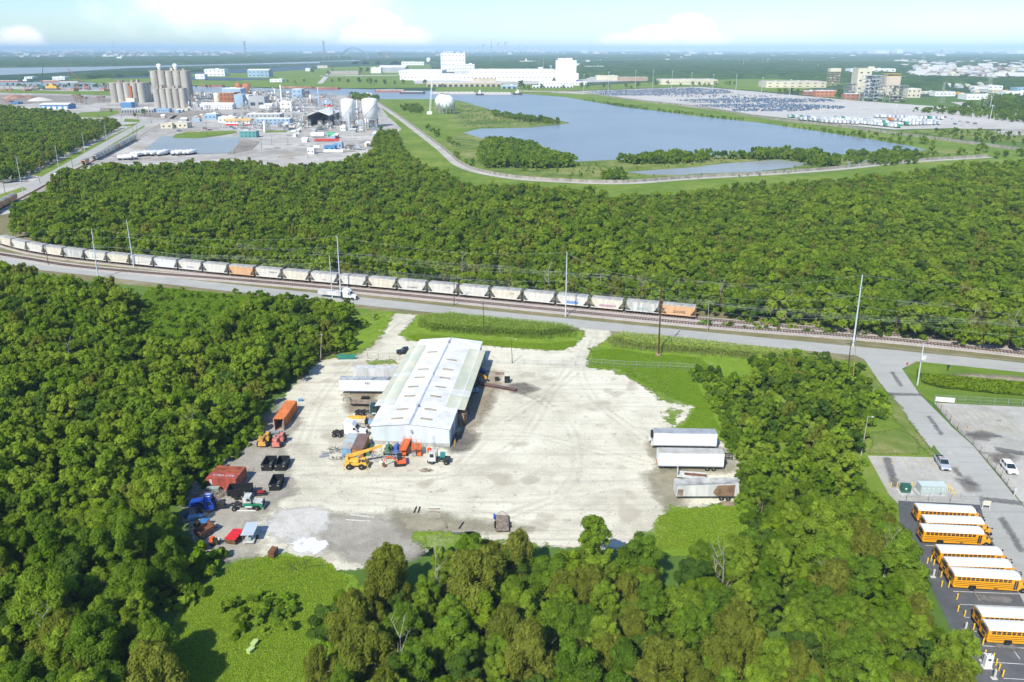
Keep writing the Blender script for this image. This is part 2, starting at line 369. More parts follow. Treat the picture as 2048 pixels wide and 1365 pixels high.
# --- open grass areas, lake banks and levee
sheet('levee_grass',[(735,204),(760,199),(845,199),(905,197),(925,204),(978,220),(1000,231),(1139,246),(1061,256),(960,258),(927,266),(962,277),(1070,298),(1112,315),(1154,324),(1271,317),(1400,315),
      (1480,309),(1650,312),(1693,308),(1791,299),(1837,303),(1853,300),(1817,292),(1641,264),(1400,234),(1178,203),(1045,188),(1037,182),(1154,183),(1201,190),(1271,199),(1400,214),(1543,237),(1673,251),(1804,268),(1934,284),(2090,306),
      (2090,350),(1900,345),(1600,385),(1350,395),(1200,395),(1000,388),(900,375),(830,345),(800,300),(790,262),(770,240)],.05,m_grass)
sheet('rough_field',[(927,266),(1000,288),(1100,318),(1300,318),(1650,312),(1860,300),(1950,300),(1850,318),(1620,337),(1360,356),(1130,358),(1000,350),(930,320),(880,280)],.07,
      ground_mat('rough_grass',[(.07,.13,.02),(.15,.20,.035),(.26,.26,.09)],scales=(.02,.1,.5),w=(.7,.7,.5)))
sheet('rough_field',[(920,205),(975,215),(1000,231),(1115,242),(1139,247),(1061,255),(930,258),(900,240)],.075,MATS.get('x')or bpy.data.materials['rough_grass'])
sheet('far_lawn',[(380,141),(640,136),(860,128),(870,176),(700,177),(560,176),(380,172),(240,172),(130,160),(150,150),(300,146)],.3,m_grass)
sheet('far_lawn',[(870,176),(1000,170),(1180,172),(1400,160),(1550,158),(1700,168),(1560,186),(1400,173),(1150,182),(1040,187),(870,183)],.3,m_grass)
sheet('far_lawn',[(0,178),(120,183),(240,183),(225,192),(100,188),(0,186)],.35,m_grass)
m_panel=mat('solar_glass',(.03,.045,.07),rough=.4,var=.2,scale=.01)
sheet('solar_field',[(375,141),(512,139),(640,131),(640,138),(560,143),(520,146),(375,148)],.6,m_panel)
sheet('solar_field',[(330,155),(400,155),(560,159),(460,162),(330,159)],.6,m_panel)
sheet('solar_field',[(230,152),(300,150),(300,156),(220,158)],.6,m_panel)

# --- industrial ground
sheet('plant_ground',[(-80,176),(0,172),(80,173),(225,181),(450,186),(564,187),(700,192),(752,204),(775,232),(803,258),(780,280),(750,320),(600,345),(300,355),(150,385),(60,420),(-200,470),(-200,300)],.12,m_plant,z0=None)
sheet('plant_grass',[(350,270),(375,265),(470,262),(475,266),(440,272),(395,278),(345,277)],.35,m_grass)
sheet('plant_grass',[(530,262),(570,262),(575,265),(530,266)],.35,m_grass)
sheet('plant_grass',[(160,226),(235,222),(240,228),(200,236),(150,235)],.35,m_grass)
sheet('plant_grass',[(250,238),(280,240),(278,245),(248,244)],.35,m_grass)
sheet('plant_grass',[(250,250),(275,248),(262,253),(246,253)],.35,m_grass)
sheet('dark_earth',[(200,216),(420,224),(470,232),(380,240),(330,238),(200,226)],.3,ground_mat('plant_earth',[(.18,.16,.14),(.26,.23,.2),(.38,.34,.3)],scales=(.02,.1,.6),bump=0))
sheet('dark_earth',[(0,190),(120,192),(230,196),(220,206),(100,205),(0,212)],.3,bpy.data.materials['plant_earth'])
sheet('dark_earth',[(480,282),(520,284),(505,300),(455,310),(470,298)],.32,bpy.data.materials['plant_earth'])
sheet('vehicle_lot',[(1100,186),(1154,183),(1400,174),(1536,186),(1722,203),(1869,213),(1967,221),(2110,232),(2110,262),(2000,262),(1902,257),(1788,260),(1673,249),(1543,234),(1380,215),(1271,199),(1201,190)],.2,m_lot)
sheet('access_road',[(1900,205),(1925,205),(2120,258),(2120,268)],.32,m_lot)
sheet('factory_apron',[(820,150),(1200,150),(1330,152),(1280,162),(1040,170),(830,168)],.35,m_lot)
sheet('access_road',[(634,168),(645,168),(668,141),(660,141)],.45,m_lot)
sheet('access_road',[(640,152),(870,150),(870,151.2),(640,153.6)],.45,m_lot)
sheet('rubble_field',[(1700,262),(1800,262),(1920,258),(2100,262),(2100,285),(1960,284),(1800,268)],.2,bpy.data.materials['rough_grass'])
sheet('rubble_ground',[(1985,262),(2100,255),(2100,270),(2010,272)],.3,m_plant)

# --- levee top path and flood walls
def strip(pts,w):
    """ribbon polygon of half width w round a world polyline"""
    pts=[Vector(p)for p in pts];lft=[];rgt=[]
    for i,p in enumerate(pts):
        d=(pts[min(i+1,len(pts)-1)]-pts[max(i-1,0)]).normalized();nrm=Vector((-d.y,d.x))
        lft.append(p+nrm*w);rgt.append(p-nrm*w)
    return lft,rgt
def smooth_line(px,per=6,z=0):
    P=[Vector(G(x,y,z))for x,y in px];P=[P[0]*2-P[1]]+P+[P[-1]*2-P[-2]];out=[]
    for i in range(1,len(P)-2):
        for k in range(per):
            t=k/per;a,b,c,d=P[i-1],P[i],P[i+1],P[i+2]
            out.append(.5*((2*b)+(c-a)*t+(2*a-5*b+4*c-d)*t*t+(3*b-a-3*c+d)*t**3))
    return out+[P[-2]]
def ribbon(name,line,w,z,m,off=0,z0=None,kind='structure',parent=None):
    line=[Vector(p)for p in line]
    if off:line=strip(line,off)[0]
    l,r=strip(line,w);n=len(l);mb=MB()
    vs=[(p.x,p.y,z)for p in l]+[(p.x,p.y,z)for p in r]
    fs=[(i,i+1,n+i+1,n+i)for i in range(n-1)]
    fs=[tuple(reversed(f))for f in fs]
    mb.add(vs,fs)
    if z0 is not None:
        vs2=[(p.x,p.y,z0)for p in l]+[(p.x,p.y,z0)for p in r]
        o=2*n;mb.v+=vs2
        for i in range(n-1):
            mb.f+=[(i,i+1,o+i+1,o+i),(n+i+1,n+i,o+n+i,o+n+i+1)];mb.sm+=[False]*2;mb.mi+=[0]*2
        for f in((0,o,o+n,n),(n-1,2*n-1,o+2*n-1,o+n-1)):mb.f.append(f);mb.sm.append(False);mb.mi.append(0)
    o=mb.build(name,m,parent)
    if kind:o['kind']=kind
    return o
LEV=smooth_line([(756,206),(796,232),(846,268),(890,301),(932,334),(1014,354),(1121,363),(1248,366),(1380,357),(1628,342),(1804,325),(1975,314)])
ribbon('levee_path',LEV,3.0,.16,m_conc,off=-3.5)
w1=ribbon('flood_wall',LEV,.5,1.9,m_wallc,z0=0,kind=None);tag(w1,'long low concrete flood wall curving round the near side of the lake','wall')
LEV2=smooth_line([(1037,184),(1154,186),(1201,192),(1271,202),(1400,216.5),(1543,239.5),(1673,254),(1804,271),(1934,288),(2100,310)])
w2=ribbon('flood_wall',LEV2,.6,2.6,m_wallc,z0=0,kind=None);tag(w2,'long concrete flood wall between the lake and the far vehicle lot','wall')

# --- road, side road, pavements
ROAD=smooth_line([(-300,512),(0,522),(100,536),(234,550.5),(475,577.5),(734,604),(1000,632),(1480,680),(1800,711),(2048,736),(2300,762)],per=4)
ribbon('road',ROAD,3.9,.05,m_asph)
sheet('junction',[(1700,707),(1728,719),(1765,773),(1862,898),(1900,850),(1840,790),(1804,738),(1835,722),(1800,712)],.046,m_asph)
sheet('side_road',[(1842,850),(1896,848),(1946,892),(1990,945),(2048,1015),(2300,1300),(2300,1500),(2150,1500),(2040,1195),(1974,1066),(1955,1010),(1900,930),(1874,900)],.042,m_asph)
sheet('car_park',[(1735,912),(1878,916),(1900,900),(1960,1006),(1975,1062),(1800,1012),(1778,990)],.054,m_conc)
sheet('concrete_lot',[(1868,806),(2200,822),(2400,1060),(2150,1120),(2048,1012),(1990,940),(1946,890),(1900,846)],.038,m_conc)
sheet('bus_pad',[(1796,1002),(1960,1010),(1975,1064),(2042,1196),(2160,1420),(1985,1420),(1940,1340),(1860,1170),(1800,1050)],.058,m_pad)
UP_ROAD=smooth_line([(-200,495),(-60,437),(0,408),(115,345),(288,246),(322,226),(345,212)],per=5)
ribbon('north_road',UP_ROAD,5.0,.22,m_asph)
sheet('side_pavement',[(-30,358),(45,362),(60,372),(30,392),(-40,400)],.2,m_conc)
sheet('road_verge',[(130,345),(290,254),(282,244),(200,284),(60,350),(90,356)],.17,m_grass)
sheet('road_verge',[(-30,400),(45,375),(55,380),(0,400),(-30,412)],.24,m_grass)

# --- driveway verges, ditch, grass
sheet('verge_grass',[(560,590),(700,600),(790,618),(1000,640),(1480,688),(1720,712),(1735,730),(1862,900),(1880,930),(1800,1060),(1500,1100),(1440,740),(1100,750),(600,760)],.02,m_grass)
sheet('verge_grass',[(1806,740),(1840,722),(2048,746),(2300,770),(2300,830),(1868,806),(1842,790)],.03,m_grass)
sheet('rail_verge',[(-400,540),(0,528),(150,560),(480,590),(1480,700),(2300,780),(2300,690),(2048,672),(1480,630),(900,570),(480,520),(150,480),(40,455),(25,430),(-10,425),(-300,450)],.022,ground_mat('dry_verge',[(.12,.13,.05),(.2,.18,.09),(.3,.26,.17)],scales=(.03,.2,1.5)))
rough_patch('lush_verge',[(832,630),(1000,648),(1165,662),(1172,672),(1155,690),(1120,703),(1060,700),(960,692),(880,684),(815,683),(795,668),(818,650)],.03,m_lush,.8)
rough_patch('lush_verge',[(1240,668),(1450,700),(1640,720),(1700,760),(1470,800),(1440,860),(1475,905),(1440,880),(1350,862),(1390,815),(1340,800),(1290,775),(1260,757),(1240,742),(1175,735),(1180,700),(1212,682)],.065,m_lush,.8)
rough_patch('lush_verge',[(1345,1015),(1480,1010),(1500,1050),(1530,1110),(1300,1115),(1295,1080),(1320,1040)],.075,m_lush,.7)
rough_patch('lush_meadow',[(440,1150),(480,1118),(560,1108),(640,1120),(720,1160),(720,1420),(300,1420),(330,1290),(360,1210)],.066,m_lush0 if False else m_lush,.8)
rough_patch('lush_verge',[(690,640),(790,622),(770,665),(740,692),(690,712),(660,714),(670,670)],.03,m_lush,.8)
# --- the gravel yard
YARD=[(640,722),(690,714),(715,711),(745,692),(770,665),(790,627),(834,630),(818,650),(797,668),(815,682),(880,684),(960,692),(1060,700),(1120,703),(1155,690),(1172,668),(1158,655),(1220,661),(1222,668),(1208,684),
        (1180,700),(1175,737),(1240,742),(1260,757),(1290,775),(1340,800),(1392,815),(1370,845),(1350,862),(1440,878),(1478,930),(1474,1000),(1380,1020),(1330,1035),(1300,1085),(1290,1102),(1100,1094),(960,1085),(870,1090),
        (790,1125),(700,1140),(560,1125),(470,1130),(400,1090),(370,1040),(380,980),(440,915),(520,860),(545,830),(590,770),(625,735)]
rough_patch('gravel_yard',YARD,.045,m_yard,.8)
rough_patch('gravel_patch',[(520,860),(560,800),(600,850),(560,880),(585,990),(560,1000),(500,1050),(440,1110),(400,1085),(372,1040),(385,980),(440,925)],.062,m_grey,.7)
rough_patch('gravel_patch',[(660,1030),(800,1035),(860,1060),(840,1110),(760,1130),(690,1120),(640,1080)],.062,m_grey,.7)
rough_patch('white_gravel_patch',[(510,1060),(560,1020),(600,1015),(665,1020),(650,1060),(600,1095),(560,1080)],.07,m_white,.6)
rough_patch('white_gravel_patch',[(575,1085),(620,1075),(650,1082),(655,1095),(635,1108),(590,1105)],.078,ground_mat('bright_lime',[(.5,.5,.5),(.7,.71,.72),(.76,.77,.78)],scales=(.3,.9,3),w=(.5,.5,.3),fray=(2.4,.3),fr_scale=.6),.5)
rough_patch('earth_patch',[(790,1025),(900,1035),(1060,1060),(900,1062),(850,1080),(800,1060)],.07,m_mud,.7)
rough_patch('earth_patch',[(830,1065),(900,1062),(930,1080),(880,1095),(840,1100)],.074,m_lush,.7)
rough_patch('oily_patch',[(895,895),(905,870),(930,862),(955,870),(945,890),(925,905),(905,905)],.07,m_dark,.5)
rough_patch('oily_patch',[(1020,770),(1050,768),(1075,780),(1050,788),(1025,785)],.07,m_dark,.5)
rough_patch('earth_patch',[(905,850),(930,800),(960,740),(1000,745),(985,800),(960,845),(940,860)],.066,m_brown,.6)
rough_patch('earth_patch',[(690,790),(750,785),(745,830),(700,825)],.066,m_brown,.6)
rough_patch('muddy_patch',[(1290,950),(1340,935),(1370,945),(1360,1010),(1340,1020),(1310,985)],.07,m_mud,.6)
rough_patch('muddy_patch',[(1300,890),(1310,880),(1450,900),(1470,940),(1330,950)],.068,m_mud,.6)
rough_patch('oily_patch',[(480,1075),(520,1090),(500,1120),(440,1120),(430,1090)],.07,m_grey,.6)
rough_patch('dry_patch',[(1745,865),(1800,860),(1835,880),(1840,910),(1740,908)],.06,m_dry,.6)
rough_patch('dry_patch',[(1700,760),(1740,745),(1790,800),(1850,885),(1872,910),(1860,912),(1780,830)],.058,m_dry,.8)
rough_patch('rubble_bank',[(1905,750),(1960,750),(2040,755),(2100,765),(2090,775),(1980,766),(1920,758)],.06,m_brown,.6)
rough_patch('puddle',[(1940,868),(1965,865),(1985,870),(1970,880),(1948,878)],.075,m_dark,.4)
rough_patch('puddle',[(1985,912),(2010,905),(2030,915),(2010,928),(1990,924)],.08,m_dark,.4)
rough_patch('puddle',[(1918,960),(1935,958),(1940,966),(1925,968)],.08,m_dark,.3)
rough_patch('puddle',[(1930,972),(1948,970),(1950,980),(1936,983)],.08,m_dark,.3)

for i,px in enumerate(([(1782,746),(1786,745),(1804,772),(1801,774)],[(1780,787),(1842,789),(1842,792),(1780,791)],[(1856,834),(1859,833),(1884,868),(1881,870)],[(1768,917),(1778,917),(1796,972),(1786,975)],[(1962,996),(2040,1004),(2040,1010),(1962,1003)],[(1905,938),(1911,937),(1924,952),(1917,953)],
                       [(2000,1040),(2006,1036),(2046,1100),(2040,1104)],[(1990,895),(2046,905),(2046,912),(1995,903)],[(1936,868),(2000,872),(2000,875),(1936,872)],[(1950,1190),(2030,1195),(2020,1210),(1960,1202)],[(1985,1285),(2040,1290),(2030,1302),(1990,1298)])):
    rough_patch('road_stain',px,.095+.004*i,m_stain,.35,margin=1.2)
# --- parking bay lines
m_line=mat('white_paint',(.68,.68,.66),var=.15,scale=1.5);m_yline=mat('yellow_paint',(.62,.48,.16),var=.2,scale=1.5)
def line(px,w,m,z=.09):
    l=[G(*p)for p in px];o=ribbon('painted_line',l,w,z,m);return o
for a,b in(((1756,914),(1766,928)),((1780,916),(1792,932)),((1805,916),(1820,937)),((1829,916),(1845,938)),((1856,917),(1871,939))):line((a,b),.07,m_yline)
for a,b in(((1906,1184),(2060,1190)),((1920,1210),(2060,1216)),((1850,1092),(1900,1094)),((1966,1293),(2090,1300)),((1986,1326),(2100,1333)),((2007,1358),(2110,1364)),((1930,1236),(2000,1240)),((1948,1264),(2010,1268))):line((a,b),.06,m_line)
for a,b in(((1950,1188),(1960,1203)),((2027,1302),(2040,1320)),((1930,1168),(1936,1180))):line((a,b),.06,m_line)
for k in range(9):line(((1885+k*14,815+k*.9),(1925+k*15,862+k)),.05,m_yline)

for i,px in enumerate(([(1255,742),(1300,748),(1330,770),(1290,765)],[(1290,775),(1350,790),(1370,812),(1320,800)],[(1335,818),(1360,822),(1350,850),(1330,845)],[(1340,858),(1350,856),(1352,868),(1340,868)],[(1290,1068),(1330,1040),(1350,1060),(1310,1095)],[(1225,738),(1250,742),(1262,752),(1232,748)],
                       [(945,1080),(1010,1086),(1090,1092),(1000,1096)],[(735,722),(790,722),(795,728),(740,730)],[(1005,1140),(880,1085),(960,1082),(1050,1092)],[(860,1070),(930,1080),(900,1100),(850,1095)])):
    rough_patch('grass_patch',px,.105+.004*i,m_patch,.5,margin=2.6)
# --- tyre tracks pressed into the gravel
m_track=bpy.data.materials.new('tyre_marks');m_track.use_nodes=True;t_=m_track.node_tree;b_=t_.nodes['Principled BSDF'];b_.inputs['Base Color'].default_value=(.33,.30,.25,1);b_.inputs['Roughness'].default_value=1
g_=nd(t_,'ShaderNodeNewGeometry');n_=nd(t_,'ShaderNodeTexNoise');n_.inputs['Scale'].default_value=.12;n_.inputs['Detail'].default_value=5;t_.links.new(g_.outputs['Position'],n_.inputs['Vector']);r_=nd(t_,'ShaderNodeMapRange');r_.inputs[1].default_value=.35;r_.inputs[2].default_value=.6;r_.inputs[4].default_value=.1;t_.links.new(n_.outputs[0],r_.inputs[0])
x_=nd(t_,'ShaderNodeBsdfTransparent');mm_=nd(t_,'ShaderNodeMixShader');t_.links.new(r_.outputs[0],mm_.inputs[0]);t_.links.new(x_.outputs[0],mm_.inputs[1]);t_.links.new(b_.outputs[0],mm_.inputs[2]);t_.links.new(mm_.outputs[0],t_.nodes['Material Output'].inputs[0])
for i,px in enumerate(([(1190,665),(1175,720),(1120,770),(1000,850),(920,930)],[(1185,665),(1160,730),(1190,800),(1290,880)],[(930,880),(1050,870),(1180,900),(1300,930)],[(620,960),(760,985),(950,1000),(1150,990),(1290,960)],[(600,900),(640,800),(700,730),(800,640)],[(650,1000),(900,1020),(1100,1060),(1200,1080)],[(960,760),(1080,800),(1150,880),(1130,980),(1000,1040)],[(740,960),(900,950),(1040,880),(1100,790),(1150,720)])):
    ln=smooth_line(px,8)
    for s_ in(-.95,.95):ribbon('tyre_track',ln,.45,.082+.004*i,m_track,off=s_)
# ================================================================= VEGETATION
def leaf_mat(name,a,b,c,trans=.47):
    """foliage: colour differs from tree to tree and from clump to clump"""
    m=bpy.data.materials.new(name);m.use_nodes=True;t=m.node_tree;lk=t.links;t.nodes.remove(t.nodes['Principled BSDF'])
    oi=nd(t,'ShaderNodeObjectInfo');cr=nd(t,'ShaderNodeValToRGB');e=cr.color_ramp.elements
    e[0].color=rgb(a);e[0].position=0;e[1].color=rgb(c);e[1].position=1;x=e.new(.5);x.color=rgb(b)
    tc=nd(t,'ShaderNodeTexCoord');n=nd(t,'ShaderNodeTexNoise');n.inputs['Scale'].default_value=.9;n.inputs['Detail'].default_value=3;lk.new(tc.outputs['Object'],n.inputs['Vector'])
    f=math_n(t,'ADD',math_n(t,'MULTIPLY',oi.outputs['Random'],.8),math_n(t,'MULTIPLY',math_n(t,'SUBTRACT',n.outputs[0],.38),.9));lk.new(f,cr.inputs[0])
    ta=nd(t,'ShaderNodeAttribute');ta.attribute_name='tone';hv=nd(t,'ShaderNodeHueSaturation');lk.new(cr.outputs[0],hv.inputs['Color']);lk.new(math_n(t,'ADD',math_n(t,'MULTIPLY',ta.outputs['Fac'],.9),.6),hv.inputs['Value']);cr=hv
    d=nd(t,'ShaderNodeBsdfDiffuse');lk.new(cr.outputs[0],d.inputs[0]);tr=nd(t,'ShaderNodeBsdfTranslucent')
    g=nd(t,'ShaderNodeMix',data_type='RGBA',blend_type='MULTIPLY');g.inputs[0].default_value=1;lk.new(cr.outputs[0],g.inputs[6]);g.inputs[7].default_value=(1.3,1.15,.5,1)
    lk.new(g.outputs[2],tr.inputs[0]);ms=nd(t,'ShaderNodeMixShader');ms.inputs[0].default_value=trans;lk.new(d.outputs[0],ms.inputs[1]);lk.new(tr.outputs[0],ms.inputs[2])
    lk.new(ms.outputs[0],t.nodes['Material Output'].inputs[0]);return m
m_leafA=leaf_mat('leaf_mixed',(.095,.175,.018),(.165,.265,.024),(.26,.35,.037))
m_leafB=leaf_mat('leaf_vine',(.10,.185,.012),(.145,.24,.014),(.215,.305,.022))
m_leafC=leaf_mat('leaf_willow',(.15,.185,.025),(.19,.225,.03),(.24,.265,.045))
m_leafD=leaf_mat('leaf_dark',(.06,.12,.018),(.09,.16,.024),(.12,.20,.03))
m_reed=leaf_mat('reed_leaf',(.28,.40,.08),(.36,.48,.10),(.55,.55,.26),.5)
m_leafM=leaf_mat('leaf_mid',(.12,.21,.02),(.195,.295,.025),(.28,.365,.038))
m_meadow=leaf_mat('meadow_leaf',(.165,.285,.018),(.21,.345,.022),(.30,.41,.045))
m_bark=mat('bark',(.20,.16,.12),var=.25,scale=2);m_dead=mat('dead_wood',(.46,.42,.37),var=.15,scale=2)

def crown_data(seed,RR,H,z0,nblob,nleaf,leaf,droop=0.0,flat=1.0,elong=1.5):
    """leaf faces spread over many overlapping clumps: returns verts, quads"""
    r=np.random.default_rng(seed)
    ph=r.uniform(0,2*np.pi,nblob);u=r.uniform(0,1,nblob);zz=r.beta(1.5,1.2,nblob)
    rad=RR*np.sqrt(np.clip(1-(zz*.95)**2.2,.05,1))*np.sqrt(u)*.85
    cx,cy_=rad*np.cos(ph),rad*np.sin(ph);br=r.uniform(.12,.34,nblob)*RR*(1-.3*zz)
    cz=z0+(H-z0)*(.12+.8*zz)
    C=np.stack([cx,cy_,cz],1)
    w=br**2;w/=w.sum();bi=r.choice(nblob,nleaf,p=w)
    d=r.normal(size=(nleaf,3));d[:,2]=np.abs(d[:,2])*1.0+r.normal(0,.45,nleaf);d/=np.linalg.norm(d,axis=1)[:,None]
    rr=br[bi]*r.uniform(.5,1.28,nleaf)**.8
    P=C[bi]+d*rr[:,None]*np.array([1,1,flat])
    if droop:P[:,2]-=droop*r.uniform(0,1,nleaf)**2*(H-z0)*.5
    nrm=d+r.normal(0,.42,(nleaf,3));nrm[:,2]+=.35;nrm/=np.linalg.norm(nrm,axis=1)[:,None]
    tv=r.normal(size=(nleaf,3))
    if droop:tv[:,2]-=2.2
    t1=np.cross(nrm,tv);t1/=np.linalg.norm(t1,axis=1)[:,None]+1e-9;t2=np.cross(nrm,t1)
    s=leaf*r.uniform(.6,1.3,nleaf)[:,None]
    a,b=t1*s*.55,t2*s*.55*elong
    V=np.stack([P-a*.9-b*.2,P+b,P+a*.9-b*.1,P-b],1).reshape(-1,3)
    global TONE
    TONE=.45*r.uniform(0,1,nleaf)+.55*r.uniform(0,1,nblob)[bi]
    return V,np.arange(nleaf*4).reshape(-1,4)
def tone(me,n,v=None):
    a=me.attributes.new('tone','FLOAT','FACE');a.data.foreach_set('value',(np.random.default_rng(n).uniform(0,1,n)if v is None else v).astype(np.float32))
def crown(name,m,**k):
    V,q=crown_data(**k);me=bpy.data.meshes.new(name);fast_mesh(me,V,q);tone(me,len(q),TONE);me.materials.append(m);return me
def trunk_mesh(seed,H,r0,RR,m,dead=False):
    rd=random.Random(seed);mb=MB();top=H*(.95 if dead else .6)
    p=Vector((0,0,-.3));pts=[p]
    for k in range(4):p=p+Vector((rd.uniform(-.25,.25),rd.uniform(-.25,.25),top/4));pts.append(p)
    for i,(a,b)in enumerate(zip(pts,pts[1:])):mb.cyl(a,b,r0*(1-.2*i),r0*(1-.2*(i+1)),n=6,cap=False)
    for k in range(10 if dead else 6):
        a=pts[1+k%3]if not dead else pts[1+k%4];t=rd.uniform(0,6.28);ln=RR*rd.uniform(.45,.9)
        b=a+Vector((math.cos(t)*ln,math.sin(t)*ln,H*rd.uniform(.12,.3)));mb.cyl(a,b,r0*.4,r0*.12,n=4,cap=False)
        if dead:
            for j in range(4):mid=a.lerp(b,rd.uniform(.4,1));mb.cyl(mid,mid+Vector((rd.uniform(-1,1),rd.uniform(-1,1),rd.uniform(.3,1.4))),r0*.16,r0*.04,n=3,cap=False)
    return mb.mesh('trunk',m)

PROTO=[]      # (crown mesh, trunk mesh, height, radius, phrase)
specs=[  # near, detailed crowns
    (dict(RR=3.6,H=9.5,z0=.8,nblob=58,leaf=.185),m_leafA,'round leafy'),(dict(RR=4.2,H=10.5,z0=1.0,nblob=70,leaf=.185),m_leafA,'broad leafy'),
    (dict(RR=3.0,H=11.0,z0=1.0,nblob=54,leaf=.185),m_leafA,'tall narrow leafy'),(dict(RR=4.4,H=8.5,z0=.4,nblob=66,leaf=.185),m_leafB,'low vine covered'),
    (dict(RR=3.4,H=10.0,z0=.8,nblob=50,leaf=.185),m_leafB,'bright vine covered'),(dict(RR=4.4,H=11.5,z0=.8,nblob=54,leaf=.185,droop=.5,elong=2.6),m_leafC,'olive green drooping'),
    (dict(RR=3.6,H=10.5,z0=.7,nblob=50,leaf=.18,droop=.5,elong=2.6),m_leafC,'slender olive drooping'),(dict(RR=3.4,H=8.8,z0=.8,nblob=26,leaf=.185),m_leafD,'dark green')]
for i,(k,m,ph)in enumerate(specs):
    me=crown('crown',m,seed=10+i,nleaf=int(19000*(k['RR']/3.6)**2),**k)
    PROTO.append((me,trunk_mesh(50+i,k['H'],.16,k['RR'],m_bark),k['H'],k['RR'],ph))

# ---- where the woods are: crown outlines in the photo, unprojected at crown height
def zone(px,spacing,z=7.0,jit=.42,keep=1.0,holes=()):
    poly=[G(x,y,z)for x,y in px];A=np.array(poly);lo,hi=A.min(0),A.max(0)
    xs=np.arange(lo[0],hi[0],spacing);ys=np.arange(lo[1],hi[1],spacing*.9);X,Y=np.meshgrid(xs,ys);X=X+(np.arange(len(ys))%2)[:,None]*spacing/2
    P=np.stack([X.ravel(),Y.ravel()],1);P+=rng.uniform(-jit,jit,P.shape)*spacing;P=P[inside(P,poly)]
    for h in holes:P=P[~inside(P,[G(x,y,2.0)for x,y in h])]
    if keep<1:P=P[rng.uniform(size=len(P))<keep]
    return P
Z_LEFT=[(-120,540),(0,522),(30,528),(100,550),(190,562),(260,575),(300,590),(330,578),(350,590),(385,598),(450,575),(520,590),(560,590),(640,605),(690,610),(700,640),(690,665),(668,700),(650,722),(622,740),(590,765),
          (556,800),(535,830),(510,850),(470,880),(440,900),(400,940),(385,970),(350,1000),(330,1030),(330,1060),(345,1090),(330,1120),(310,1150),(330,1180),(370,1170),(360,1200),(330,1260),(310,1300),(300,1460),(-300,1460),(-200,900)]
HOLE1=[(250,640),(310,572),(470,590),(500,630),(430,668),(340,700),(270,690)]
HOLE_RD=[(-300,500),(0,510),(480,562),(800,596),(800,622),(700,612),(480,592),(200,556),(0,534),(-300,530)]
Z_BOT=[(560,1460),(600,1380),(600,1330),(640,1280),(640,1230),(650,1170),(690,1135),(740,1125),(800,1128),(860,1105),(900,1085),(960,1075),(1100,1085),(1300,1098),(1420,1090),(1470,1070),(1500,1075),(1540,1000),
         (1800,1000),(1830,1060),(1862,1140),(1880,1190),(1915,1230),(1930,1290),(1935,1330),(1975,1380),(2000,1460)]
Z_RIGHT=[(1430,752),(1470,735),(1530,728),(1570,718),(1600,700),(1660,705),(1690,735),(1735,770),(1760,810),(1755,850),(1715,870),(1712,930),(1740,960),(1790,990),(1810,1010),(1530,1090),(1520,1010),(1505,960),(1497,900),(1478,830),(1445,790)]
YARD_W=gpoly(YARD)
HOLES=[HOLE_RD]
PL=zone(Z_LEFT,4.6,holes=[HOLE1,HOLE_RD]);PB=zone(Z_BOT,4.6,z=7.4);PR=zone(Z_RIGHT,4.6,z=5)
PADS=[[(1796,1002),(1960,1010),(2042,1196),(2160,1420),(1985,1420),(1940,1340),(1860,1170),(1815,1060)],[(1725,718),(1765,773),(1862,898),(1896,848),(1804,738)],[(1735,912),(1878,916),(1975,1062),(1800,1012)]]
def clear(P,marg=1.5,marg2=1.1):
    P=P[sdist(P,YARD_W)<-marg]
    for q in PADS:P=P[sdist(P,gpoly(q))<-marg2]
    return P
PL,PB,PR=clear(PL),clear(PB,.8),clear(PR,.5)
PB=PB[[all(np.hypot(p[0]-c[0],p[1]-c[1])>2.6 for c in PR[:])for p in PB]]if len(PR)else PB
TREES=[(p,'L')for p in PL]+[(p,'B')for p in PB]+[(p,'R')for p in PR]
TREES=[t for t in TREES if t[0][1]>66]
def in_view(p,z=6,m=60):
    dy=p[1];d=CH-z;zc=dy*cth+d*sth;return abs(p[0]/zc*F)<1024+m and(d*cth-dy*sth)/zc*F<682.5+130
TREES=[t for t in TREES if in_view(t[0])]
TREES.sort(key=lambda t:t[0][0]**2+t[0][1]**2)
WEIGHTS={'L':[4,4,3,1,1.2,.9,1,2.6],'B':[4,3,2.5,.8,1,2.4,1.8,1.5],'R':[1.5,1,.6,5,4,.2,.2,.8]}
WHERE={'L':'in the wood left of the gravel yard','B':'in the wood below the gravel yard','R':'in the thicket between yard and side road'}
N_TREES=262
src={}
rest=[]
for i,(p,zn)in enumerate(TREES):
    k=random.choices(range(8),WEIGHTS[zn])[0];sc=random.choice([.62,.72,.8,.86,.92,1.0,1.14])*(.72 if zn=='R' else 1.0)
    if zn=='R' and p[1]>225:sc*=1.1
    if i>=N_TREES:rest.append((p,sc,k));continue
    cm,tm,H,RR,ph=PROTO[k];key=k
    o=thing('tree',f'{ph} tree {WHERE[zn]}','tree',(p[0],p[1],0),random.uniform(0,6.28),f'{ph} trees {WHERE[zn]}')
    o.scale=(sc*random.uniform(.92,1.1),sc*random.uniform(.92,1.1),sc*random.uniform(.85,1.18))
    link('crown',cm,o);link('trunk',tm,o)

